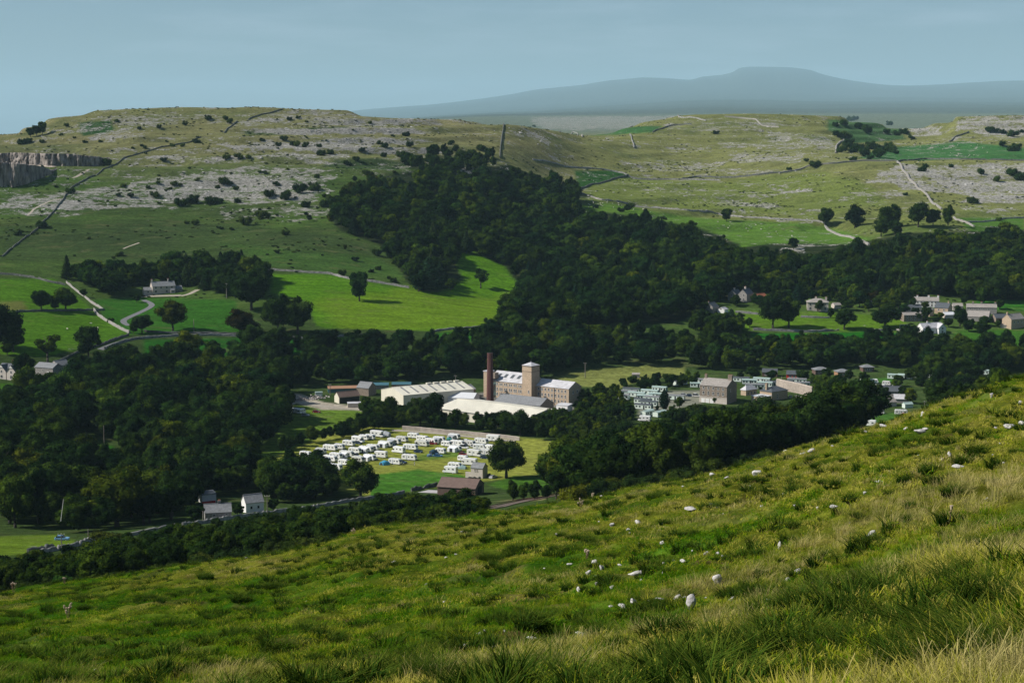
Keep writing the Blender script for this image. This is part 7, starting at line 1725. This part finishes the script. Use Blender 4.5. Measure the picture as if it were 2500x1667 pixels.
# ------------------------------------------------------------------ near slope: grass, rushes, stones, thistles
def grass_mat(name, stops, trans=.35, tip=(1.25, 1.15, .9)):
    m, nt, out = nmat(name); L = nt.links.new
    a = N(nt, 'ShaderNodeAttribute', _attribute_name='tint', _attribute_type='INSTANCER')
    hz = N(nt, 'ShaderNodeAttribute', _attribute_name='blade')
    oi = nt.nodes.new('ShaderNodeObjectInfo')
    ad = N(nt, 'ShaderNodeMath', _operation='MULTIPLY_ADD'); L(hz.outputs['Fac'], ad.inputs[0]); ad.inputs[1].default_value = .45; L(a.outputs['Fac'], ad.inputs[2])
    c = ramp(nt, ad.outputs[0], stops)
    c = mixc(nt, 1, c, ramp(nt, oi.outputs['Random'], [(0, (.72, .75, .7)), (1, (1.25, 1.2, 1.1))]), 'MULTIPLY')
    d = nt.nodes.new('ShaderNodeBsdfDiffuse'); t = nt.nodes.new('ShaderNodeBsdfTranslucent'); mx = nt.nodes.new('ShaderNodeMixShader'); mx.inputs[0].default_value = trans
    L(c, d.inputs[0]); L(c, t.inputs[0]); L(d.outputs[0], mx.inputs[1]); L(t.outputs[0], mx.inputs[2]); L(mx.outputs[0], out.inputs[0])
    return m
M_TURF = grass_mat('turf_blades', [(.05, (.030, .125, .005)), (.36, (.095, .210, .006)), (.68, (.290, .310, .018)), (1, (.44, .40, .09))], .42)
M_STRAW = grass_mat('straw_blades', [(.05, (.055, .130, .010)), (.4, (.15, .19, .025)), (.75, (.30, .28, .075)), (1, (.46, .40, .17))])
M_RUSH = grass_mat('rush_blades', [(.08, (.014, .040, .006)), (.28, (.034, .074, .009)), (.48, (.115, .150, .020)), (.68, (.26, .24, .06))], .3)

def blades_mesh(name, seed, n, rad, h0, h1, w, lean, m, heads=0.0, seg=3, drift=(.10, 0)):
    r = np.random.default_rng(seed); V = []; Fq = []; A = []; k = 0
    for i in range(n):
        a = r.uniform(0, 6.283); q = rad * math.sqrt(r.uniform(0, 1)); h = r.uniform(h0, h1)
        bx, by = math.cos(a) * q, math.sin(a) * q
        da = r.uniform(0, 6.283) if rad > .25 else a + r.normal() * .5
        ln = lean * r.uniform(.3, 1.2) * h; dx, dy = math.cos(da) * ln + drift[0] * h, math.sin(da) * ln + drift[1] * h
        fa = r.uniform(0, 6.283); wx, wy = math.cos(fa) * w * .5, math.sin(fa) * w * .5; tone = r.uniform(-.3, .3)
        for s in range(seg + 1):
            t = s / seg; ww = 1 - .85 * t
            if heads and i < heads * n: ww = .45 + (1.3 if .75 < t < .99 else 0)
            cx, cy_ = bx + dx * t * t, by + dy * t * t; z = h * (t - .28 * lean * t * t) - .02
            V += [(cx - wx * ww, cy_ - wy * ww, z), (cx + wx * ww, cy_ + wy * ww, z)]; A += [t + tone * .6 + (.3 if heads and i < heads * n else 0)] * 2
        for s in range(seg): Fq.append((k + 2 * s, k + 2 * s + 1, k + 2 * s + 3, k + 2 * s + 2))
        k += 2 * (seg + 1)
    me = np_mesh(name, V, Fq, m); b = me.attributes.new('blade', 'FLOAT', 'POINT'); b.data.foreach_set('value', np.array(A, np.float32))
    return me

PR = []
for k in range(4): PR.append(blades_mesh('turf_patch', 300 + k, 100, .30, .03, .085, .014, .8, M_TURF, seg=2))                 # 0-3 short turf
for k in range(4): PR.append(blades_mesh('grass_tuft', 310 + k, 100, .24, .06, .19, .013, .85, M_TURF))                       # 4-7 rougher
for k in range(4): PR.append(blades_mesh('straw_tuft', 320 + k, 70, .22, .12, .36, .010, .65, M_STRAW, heads=.16, drift=(.22, -.05)))   # 8-11 pale dry grass
for k in range(3): PR.append(blades_mesh('straw_tall', 330 + k, 80, .20, .15, .44, .008, .60, M_STRAW, heads=.22, seg=4, drift=(.28, -.05)))  # 12-14 tall
for k in range(3): PR.append(blades_mesh('coarse_turf', 340 + k, 56, .42, .05, .15, .030, .9, M_TURF, seg=2))                 # 15-17 wide blades for afar
for k in range(2): PR.append(blades_mesh('coarse_straw', 350 + k, 36, .30, .09, .24, .022, .75, M_STRAW, heads=.2, seg=2, drift=(.2, 0)))   # 18-19

for k in range(3): PR.append(blades_mesh('dark_tuft', 360 + k, 120, .16, .10, .26, .016, .95, M_RUSH, seg=2))                  # 20-22 small dark tufts
def fore_points():
    r = np.random.default_rng(77); items = []
    bands = [(-4, 5, 14), (5, 11, 46), (11, 17, 34), (17, 26, 22), (26, 40, 14), (40, 60, 8.5), (60, 85, 6.0), (85, 128, 4.2)]
    for y0, y1, den in bands:
        area = .5 * (y1 ** 2 - y0 ** 2) * .92 + (y1 - y0) * 18; n = int(area * den)
        y = np.sqrt(r.uniform(y0 ** 2, y1 ** 2, n)) if y0 > 0 else r.uniform(y0, y1, n); x = r.uniform(-1, 1, n) * (.46 * np.maximum(y, 0) + 9)
        px = CX + F * x / np.maximum(y, 3) / .99
        s1 = fbm(x, y, 5, 4, 91); s2 = fbm(x, y, 1.3, 3, 95); s3 = fbm(x, y, 18, 3, 97); cl = fbm(x, y, 2.4, 3, 205); bk = fbm(x, y, 7, 3, 209)
        dry = .42 + .75 * s1 + .35 * s2 + .5 * s3 + .24 * np.clip((px - 900) / 1300, 0, 1) - .10 * np.clip((700 - px) / 700, 0, 1)
        for i in range(n):
            z = height(x[i], y[i]); q = project(x[i], max(y[i], 4), z)
            if x[i] ** 2 + y[i] ** 2 < 9: continue
            if (q[0] < -150 or q[0] > 2650 or q[1] > 2000) and r.uniform() > .55: continue
            t = float(np.clip(dry[i], 0, 1)); u = r.uniform()
            # tall dry stand at the lower right, a pale band along the crest and in the lower middle
            tall = (px[i] > 1450 and y[i] < 17.0 - .0045 * max(0, 2500 - px[i]) + bk[i] * 9) 
            strawy = cl[i] + .55 * (t - .5) + .35 * bk[i] > .34
            big = y[i] > 40
            if tall and u < .18 + 1.5 * cl[i]: k = r.integers(12, 15) if u < .3 else r.integers(8, 12); sc = r.uniform(.6, 1.05)
            elif tall and u < .9: k = r.integers(4, 8); sc = r.uniform(.8, 1.5)
            elif strawy and u < .5: k = r.integers(18, 20) if big else r.integers(8, 12); sc = r.uniform(.6, 1.15)
            elif cl[i] < -.05 and u < .17: k = r.integers(20, 23); sc = r.uniform(.7, 1.9)
            elif cl[i] > -.12 and u < .6: k = r.integers(15, 18) if big else r.integers(4, 8); sc = r.uniform(.6, 1.2)
            else: k = r.integers(15, 18) if big else r.integers(0, 4); sc = r.uniform(.5, .9) if big else r.uniform(.8, 1.4)
            items.append(((x[i], y[i], z - .01), (r.normal() * .12, r.normal() * .12, r.uniform(-.9, .9) if k >= 8 and k not in (15, 16, 17) else r.uniform(0, 6.28)), (sc, sc, sc * r.uniform(.8, 1.15)), int(k), 0.0 if k >= 20 else float(np.clip(t * .66 + r.normal() * .21 + .04, 0, 1))))
    return items
FP = fore_points(); print('GRASS', len(FP))
scatter_obj('grass', FP, PR, label='rough hill grass and dry stalks covering the near slope')

# rush tussocks, each a thing
RUSH = [blades_mesh('rush_tussock', 400 + k, 420, .26, .26, .52, .013, .95, M_RUSH, seg=3, drift=(.08, 0)) for k in range(4)]
RUSHB = [blades_mesh('rush_tussock', 410 + k, 230, .28, .24, .50, .030, .95, M_RUSH, seg=3, drift=(.08, 0)) for k in range(3)]
NR = 0
def tussock(px, py, wpx, lab='dark green rush tussock on the grassy near slope', grp='rush tussocks on the near slope'):
    global NR
    p = at(px, py, 4); 
    if p.y > 140: return
    w = wpx / F * (p - EYEV).length; me = (RUSHB if p.y > 30 else RUSH)[NR % 3]; NR += 1
    o = link('rush_tussock', me, None, p - Vector((0, 0, .03)), rnd.uniform(0, 6.28)); s = w / .74; o.scale = (s, s, s * rnd.uniform(.62, .88)); tag(o, lab, 'tussock', grp)
for c, L in ((d6, ((1480, 440, 140), (1085, 590, 110), (1210, 580, 90), (1400, 580, 90), (1540, 620, 90), (910, 635, 120), (1330, 640, 120), (1740, 590, 200), (1935, 515, 150), (800, 760, 100), (950, 770, 80), (2200, 300, 90), (2000, 390, 90), (2100, 480, 80), (2080, 635, 70), (1400, 1010, 230), (1085, 1130, 140), (1860, 1130, 170), (1720, 920, 230), (1950, 950, 210), (2250, 1010, 140), (500, 1090, 80), (540, 1200, 160), (90, 1200, 140), (50, 1010, 110), (300, 1100, 130), (700, 885, 90), (1170, 970, 70), (1450, 1110, 80), (2260, 1110, 100), (2010, 1020, 80), (850, 1190, 110), (1680, 680, 90), (2250, 600, 70), (600, 665, 110), (1890, 290, 110), (440, 1020, 60))),
             (d4, ((270, 470, 150), (390, 590, 140), (280, 720, 130), (800, 440, 100), (1000, 480, 120), (640, 560, 90), (1540, 350, 110), (1690, 430, 150), (1750, 340, 90), (850, 810, 150), (740, 760, 120), (200, 870, 130), (330, 880, 140), (1230, 790, 130), (1340, 890, 150), (1480, 990, 160), (1690, 850, 170), (1950, 870, 150), (1850, 990, 120), (1390, 540, 110), (1620, 560, 110), (1170, 590, 120), (1150, 660, 110), (960, 1060, 150), (1140, 1100, 180), (1930, 540, 130), (2050, 620, 130), (1960, 680, 130), (2230, 700, 150), (2300, 1000, 140), (1960, 1030, 150), (2230, 1100, 200), (60, 880, 80), (60, 1130, 100), (500, 1290, 100), (1180, 1200, 170), (1450, 1290, 140), (1770, 1250, 150), (950, 1380, 130), (480, 970, 70), (2080, 1060, 80), (1410, 290, 70), (2000, 90, 80), (1250, 690, 70), (2270, 130, 110), (2180, 220, 70), (1560, 780, 100), (2000, 400, 100))),
             (d5, ((430, 110, 190), (640, 60, 110), (1130, 140, 120), (1400, 130, 170), (1600, 120, 230), (1900, 60, 180), (890, 300, 130), (650, 340, 120), (530, 300, 90), (690, 590, 200), (460, 680, 130), (340, 640, 110), (640, 740, 160), (170, 760, 180), (1110, 530, 190), (840, 680, 130), (1540, 440, 140), (1420, 540, 120), (1280, 330, 150), (440, 980, 200), (140, 1110, 220), (330, 1040, 150), (1590, 700, 110), (1700, 320, 110), (1910, 540, 130), (2080, 450, 90), (1460, 800, 90), (1010, 1150, 190), (1330, 900, 160), (1120, 980, 130), (1830, 350, 130), (540, 490, 90), (60, 600, 120), (1060, 700, 100))),
             (c4, ((1000, 1320, 140), (1250, 1340, 110), (1540, 1190, 130), (1720, 1150, 130), (1900, 1000, 110), (1650, 1330, 150), (1350, 1420, 140), (2260, 1120, 110), (2150, 990, 100), (2100, 1270, 100), (1570, 1420, 110), (1800, 1080, 90), (2300, 960, 90), (1180, 1500, 130), (2010, 1430, 120), (860, 1500, 110), (2290, 1400, 130)))):
    for x, y, w_ in L: tussock(*c(x, y + w_ * .22), w_ * {d6: .34014, d4: .34014, d5: .32972, c4: .34014}[c])
rt = random.Random(17)
for _ in range(1200):
    if NR > 268: break
    px, py = rt.uniform(60, 2490), rt.uniform(960, 1660)
    if rt.random() > .35 + .65 * (px - 500) / 1500: continue
    if project(*at(px, py, 4))[1] > 1e9: continue
    pt = at(px, py, 4)
    if pt.y > 95 or vnoise(np.array([pt.x / 6]), np.array([pt.y / 6]), 7)[0] < .42: continue
    tussock(px, py, rt.uniform(1.0, 2.1) * .42 * F / (pt - EYEV).length, 'low dark rush tuft among the grass of the near slope', 'low rush tufts on the near slope')
# stones
M_LIMES = mat('limestone_block', (.50, .48, .455), .9, .42, 4, bump=.5)
def stone_mesh(seed):
    r = np.random.default_rng(seed); iv, jf = ico_unit(); V = iv.copy()
    for _ in range(14):
        n = r.normal(size=3); n /= np.linalg.norm(n); d = r.uniform(.40, .78); s = V @ n - d; V -= np.outer(np.clip(s, 0, None), n)
    V *= 1 + .075 * r.normal(size=(len(V), 1))
    return np_mesh('limestone_rock', V, np.array(jf), M_LIMES)
STONES = [stone_mesh(500 + k) for k in range(7)]; NS = 0
def stone(px, py, w, h, label=None, grp=None):
    global NS
    p = at(px, py + h * .40, 4)
    if p.y > 140: return
    k = (p - EYEV).length / F; o = link('limestone_rock', STONES[NS % 7], None, p, rnd.uniform(-.4, .4)); NS += 1
    o.scale = (w * k * .76, w * k * .58, h * k * .80); o.location.z += h * k * .42; o.rotation_euler[1] = rnd.uniform(-.25, .25)
    tag(o, label or 'small white limestone rock lying in the near slope grass', 'rock', grp or ('small white rocks of the near slope' if not label else 'large white rocks of the near slope'))
for c, k, L in ((d4, .34014, ((1040, 665, 42, 45, 'rounded white rock, upper one of a close pair beside the thistle in the slope centre'), (1085, 692, 32, 40, 'white rock just below the rounded one beside the slope-centre thistle'), (1345, 365, 42, 32, 'white rock alone below the pale grass band, upper slope centre'), (1160, 385, 30, 26), (1280, 420, 34, 18), (1330, 730, 78, 28, 'flat white rock right of the close pair of rocks'), (1920, 775, 72, 82, 'tall pointed white rock with a tussock at its foot'), (1730, 950, 66, 100, 'tallest white rock, standing upright in the lower slope'), (1312, 935, 50, 38, 'white rock at the upper end of a short line of rocks'), (1240, 970, 70, 28, 'flat white rock at the lower end of a short line of rocks'), (1500, 915, 55, 16), (1425, 935, 25, 20), (1625, 910, 52, 36, 'white rock just left of the tallest upright rock'), (1680, 905, 36, 22), (1735, 272, 80, 26, 'low white rock by a brown bare patch on the upper slope'), (955, 1185, 125, 52, 'widest white rock, wedge-shaped, in the lower middle of the slope'), (575, 1195, 56, 20), (445, 1240, 30, 22), (305, 1256, 42, 24), (90, 1256, 38, 30, 'white rock lowest on the left of the slope middle'), (205, 1166, 42, 26), (245, 1145, 20, 16), (390, 1147, 18, 24), (920, 850, 32, 42), (1160, 832, 28, 24), (1040, 752, 28, 16), (990, 725, 30, 32), (1840, 592, 46, 42, 'slanted white rock in the right middle of the slope'), (1922, 592, 26, 22), (1955, 610, 22, 18), (1670, 645, 42, 26), (1540, 670, 38, 36), (1525, 725, 14, 22), (2018, 916, 32, 30), (1050, 806, 32, 28), (1525, 520, 32, 30), (1870, 236, 30, 14), (1915, 262, 24, 12), (2200, 14, 62, 40, 'big white rock on the slope edge before the dark wood'), (1878, 26, 40, 26), (1980, 46, 26, 16), (85, 432, 26, 12), (1522, 380, 14, 14), (1285, 440, 20, 10), (1215, 672, 30, 14), (855, 668, 36, 16), (1370, 780, 22, 16), (2275, 925, 24, 18), (2230, 248, 20, 12), (1740, 572, 20, 14), (705, 1263, 14, 10), (1065, 362, 14, 12), (1425, 610, 16, 12), (1600, 640, 20, 12))),
                (d5, .32972, ((988, 480, 62, 78, 'broken white rock with a notch, right half of the slope'), (458, 748, 64, 66, 'jagged white rock, upper one of a slanting pair'), (380, 820, 42, 50, 'smaller white rock at the lower end of the slanting pair'), (315, 555, 32, 62, 'narrow upright white rock in the right middle slope'), (715, 262, 54, 28), (945, 160, 22, 18), (1665, 442, 26, 16), (932, 880, 36, 16), (790, 886, 32, 14), (985, 835, 26, 16), (1765, 518, 36, 14), (1050, 75, 62, 16), (595, 272, 16, 20), (222, 955, 26, 20), (122, 956, 26, 18), (310, 905, 42, 20), (430, 262, 26, 26), (1945, 660, 72, 24, 'white rock half sunk in the tall dry grass at the right edge'), (760, 100, 16, 12), (835, 384, 14, 10), (1060, 325, 20, 14), (180, 258, 14, 10))),
                (c4, .34014, ((1612, 1272, 84, 32, 'long flat white rock on the upper right slope'), (1650, 1255, 40, 14), (2250, 1240, 82, 36, 'broad white rock near the right frame edge'), (2338, 1215, 44, 32, 'white rock cut by the right frame edge'), (1342, 1236, 46, 24, 'white rock on the slope edge below the big motorhome'), (1628, 1152, 32, 36, 'white rock standing on the slope edge beside the scarlet car'), (825, 1410, 44, 26, 'white rock, right of two on the slope edge before the near wood'), (770, 1432, 50, 18, 'flat white rock, left of two on the slope edge before the near wood'), (980, 1380, 22, 12), (1820, 1440, 30, 42), (1880, 1525, 80, 28, 'flat white rock in the right upper slope'), (2120, 1015, 24, 34), (2180, 1360, 16, 12), (1500, 1255, 32, 14), (2130, 1440, 20, 12), (2330, 1070, 30, 28), (1220, 1275, 30, 14))),
                (d6, .34014, ((1765, 290, 22, 22), (1820, 288, 42, 18), (1770, 328, 24, 12), (685, 1135, 24, 22), (2205, 640, 22, 10)))):
    for e_ in L: stone(*c(e_[0], e_[1]), e_[2] * k, e_[3] * k, e_[4] if len(e_) > 4 else None)
r_ = random.Random(91)
for _ in range(75):
    px, py = r_.uniform(700, 2480), r_.uniform(1000, 1620)
    if py < 1330 - .22 * (px - 700) * 1.05 + 30: continue
    s = r_.uniform(4, 9); stone(px, py, s, s * .55)
# thistles
M_STEM = mat('thistle_stem', (.16, .11, .06), .9, .3, 4); M_HEADT = mat('thistle_head', (.42, .33, .24), .9, .3, 6)
def thistle(px, py, hpx, label, n=4):
    p = at(px, py, 4)
    if p.y > 140: p = at_d(px, 108)
    h = hpx / F * (p - EYEV).length; e = empty('dried_thistle', p, rnd.uniform(0, 6), label, 'thistle', 'dried thistles'); r = random.Random(int(px)); st = MB(); hd = MB(); lf = MB()
    for k in range(n):
        a = r.uniform(0, 6.28); l = r.uniform(.55, 1.0) * h; b = Vector((math.cos(a) * .20 * h, math.sin(a) * .16 * h, l)); st.tube((math.cos(a) * .02, math.sin(a) * .02, -.05), b, .013, .008, 5)
        for j in range(3 if n > 1 else 1):
            c_ = b + Vector((r.uniform(-.14, .14), r.uniform(-.14, .14), r.uniform(-.16, .06))) * h * .8; st.tube(b * .8, c_, .008, .006, 4); hd.tube(c_ - Vector((0, 0, .03)), c_ + Vector((0, 0, .05)), .022, .040, 6)
        for j in range(6):
            t = r.uniform(.15, .8); q = b * t; d = Vector((r.uniform(-1, 1), r.uniform(-1, 1), r.uniform(-.3, .4))) * .13 * h; n_ = d.cross(Vector((0, 0, 1))).normalized() * .03; lf.face([q, q + d * .5 + n_, q + d, q + d * .5 - n_])
    st.build('stems', M_STEM, e); hd.build('blossoms', M_HEADT, e); lf.build('leaves', M_STEM, e)  # the heads are dried seed heads, all in one mesh
for c, x, y, hp, k, lab in ((d6, 490, 770, 108, .34, 'dried thistle with pale heads alone in the lower left turf'), (d6, 100, 588, 85, .34, 'dried thistle at the left end of the slope edge'), (d6, 465, 515, 45, .34, 'small dried thistle on the slope edge, second from the left'), (d4, 980, 628, 58, .34, 'dried thistle above the close pair of white rocks'), (d4, 935, 262, 66, .34, 'dried thistle on the slope edge just below the greenhouse'), (d4, 1022, 200, 40, .34, 'dried thistle on the slope edge right of the greenhouse'), (d5, 1560, 400, 145, .33, 'tall single-stemmed thistle on the right of the slope'), (c2, 2010 - 1130, 1530 - 0, 60, .298, 'dried thistle on the slope edge below the broad bushy tree')):
    thistle(*c(x, y), hp * k, lab, 1 if 'single' in lab else 4)

# ------------------------------------------------------------------ loose limestone blocks and low growth of the far hills
def hill_scatter():
    r = np.random.default_rng(5); rockp = []; growp = []
    cell = (np.abs(np.diff(GY, axis=0))[:, :-1]) * (np.abs(np.diff(GX, axis=1))[:-1])
    sel = (GY[:-1, :-1] > 1150) & (GY[:-1, :-1] < 2700) & (PXg[:-1, :-1] > -200) & (PXg[:-1, :-1] < 2700)
    wr = cell * sel * np.clip(ROCK[:-1, :-1] - .25, 0, 1) ** 1.3 * (~((GC[:-1, :-1, 1] > 1.35 * GC[:-1, :-1, 0] + .03) & (GC[:-1, :-1, 1] > .10)))
    n2 = fbm(GX, GY, 45, 3, 301)[:-1, :-1]
    lush = (GC[:-1, :-1, 1] > 1.35 * GC[:-1, :-1, 0] + .03) & (GC[:-1, :-1, 1] > .10)
    wg = cell * sel * np.clip(.25 + n2, 0, 1) ** 2 * (~lush) * (1 - .6 * sstep(1800, 2300, GY[:-1, :-1]))
    for wgt, n, lst in ((wr, 5200, rockp), (wg, 4200, growp)):
        f = (wgt / wgt.sum()).ravel(); ids = r.choice(len(f), n, p=f); ii, jj = np.unravel_index(ids, wgt.shape)
        for i, j in zip(ii, jj):
            u, v = r.uniform(), r.uniform(); y = YS[i] + u * (YS[i + 1] - YS[i]); q = QS[j] + v * (QS[j + 1] - QS[j]); x = q * (y + APEX)
            lst.append(((x, y, height(x, y)), (0, 0, r.uniform(0, 6.28))))
    items = []
    for p, ro in rockp:
        s = r.uniform(.35, 1.1) * (1.8 if r.uniform() < .06 else 1); items.append((p, ro, (s * 1.9, s * 1.2, s * .62), int(r.integers(0, 7)), 0))
    scatter_obj('limestone_clitter', items, STONES, label='loose grey limestone blocks strewn over the far hills')
    items = []
    for p, ro in growp:
        s = r.uniform(.5, 1.6); items.append((p, ro, (s * 1.9, s * 1.5, s * .8), int(r.integers(0, 4)), 0))
    scatter_obj('low_undergrowth', items, [k[0] for k in KINDS['shrub']], label='bracken and low bushes spotting the rough hillsides')
hill_scatter()
# ------------------------------------------------------------------ light, sky, haze, camera
SUN_EL, SUN_AZ = R(40), R(-98)      # azimuth measured from the view direction (+Y) towards +X: the sun stands to the left
w = bpy.data.worlds.new('World'); SC.world = w; w.use_nodes = True
nt = w.node_tree; nt.nodes.clear()
sky = nt.nodes.new('ShaderNodeTexSky'); sky.sky_type = 'NISHITA'; sky.sun_disc = False
sky.sun_elevation = SUN_EL; sky.sun_rotation = SUN_AZ
sky.altitude = 300; sky.air_density = 1.0; sky.dust_density = .9; sky.ozone_density = 2.2
bg = nt.nodes.new('ShaderNodeBackground'); bg.inputs['Strength'].default_value = .054
wo = nt.nodes.new('ShaderNodeOutputWorld')
# faint streaks of cloud low in the sky
tc = nt.nodes.new('ShaderNodeTexCoord'); mp = nt.nodes.new('ShaderNodeMapping'); mp.inputs['Scale'].default_value = (6, 6, 42)
nt.links.new(tc.outputs['Generated'], mp.inputs['Vector'])
cf = noise(nt, mp.outputs[0], 1.0, 6, .6)
cl = ramp(nt, cf, [(.48, 0), (.78, .50)])
sk = mixc(nt, cl, sky.outputs[0], (9.5, 9.8, 10.2))
sk = mixc(nt, 1, sk, (.85, .965, 1.08), 'MULTIPLY'); nt.links.new(sk, bg.inputs['Color']); nt.links.new(bg.outputs[0], wo.inputs[0])

sun = bpy.data.lights.new('sun', 'SUN'); sun.energy = 5.0; sun.angle = R(.53); sun.color = (1, .955, .88)
so = bpy.data.objects.new('sun', sun); COL.objects.link(so)
to_sun = Vector((math.sin(SUN_AZ) * math.cos(SUN_EL), math.cos(SUN_AZ) * math.cos(SUN_EL), math.sin(SUN_EL)))
so.rotation_euler = to_sun.to_track_quat('Z', 'Y').to_euler()

HAZE = True
if HAZE:
    hb = MB(); hb.box(-42000, 42000, -60, 76100, -60, 2600)
    m, nt, out = nmat('haze_air')
    pv = nt.nodes.new('ShaderNodeVolumePrincipled')
    pv.inputs['Color'].default_value = (.57, .85, 1.0, 1); pv.inputs['Density'].default_value = 2.5e-5
    pv.inputs['Anisotropy'].default_value = .0
    nt.links.new(pv.outputs[0], out.inputs['Volume'])
    ho = hb.build('haze', m); tag(ho, kind='stuff')

cam = bpy.data.cameras.new('camera'); co = bpy.data.objects.new('camera', cam); COL.objects.link(co)
cam.sensor_width = 36; cam.lens = 36 * F / 2500; cam.clip_start = .3; cam.clip_end = 160000
co.location = (0, 0, EYE); co.rotation_euler = (R(90) - PITCH, 0, 0)
SC.camera = co
vs = SC.view_settings; vs.view_transform = 'Standard'; vs.look = 'None'; vs.exposure = .27; vs.gamma = 1; vs.use_curve_mapping = False
SC.render.engine = 'CYCLES'
cy = SC.cycles
cy.use_denoising = True; cy.denoiser = 'OPENIMAGEDENOISE'; cy.denoising_input_passes = 'RGB_ALBEDO_NORMAL'; cy.denoising_prefilter = 'NONE'
cy.max_bounces = 4; cy.diffuse_bounces = 2; cy.glossy_bounces = 2; cy.transmission_bounces = 2; cy.volume_bounces = 1; cy.transparent_max_bounces = 4
cy.caustics_reflective = False; cy.caustics_refractive = False
SC.render.use_persistent_data = False
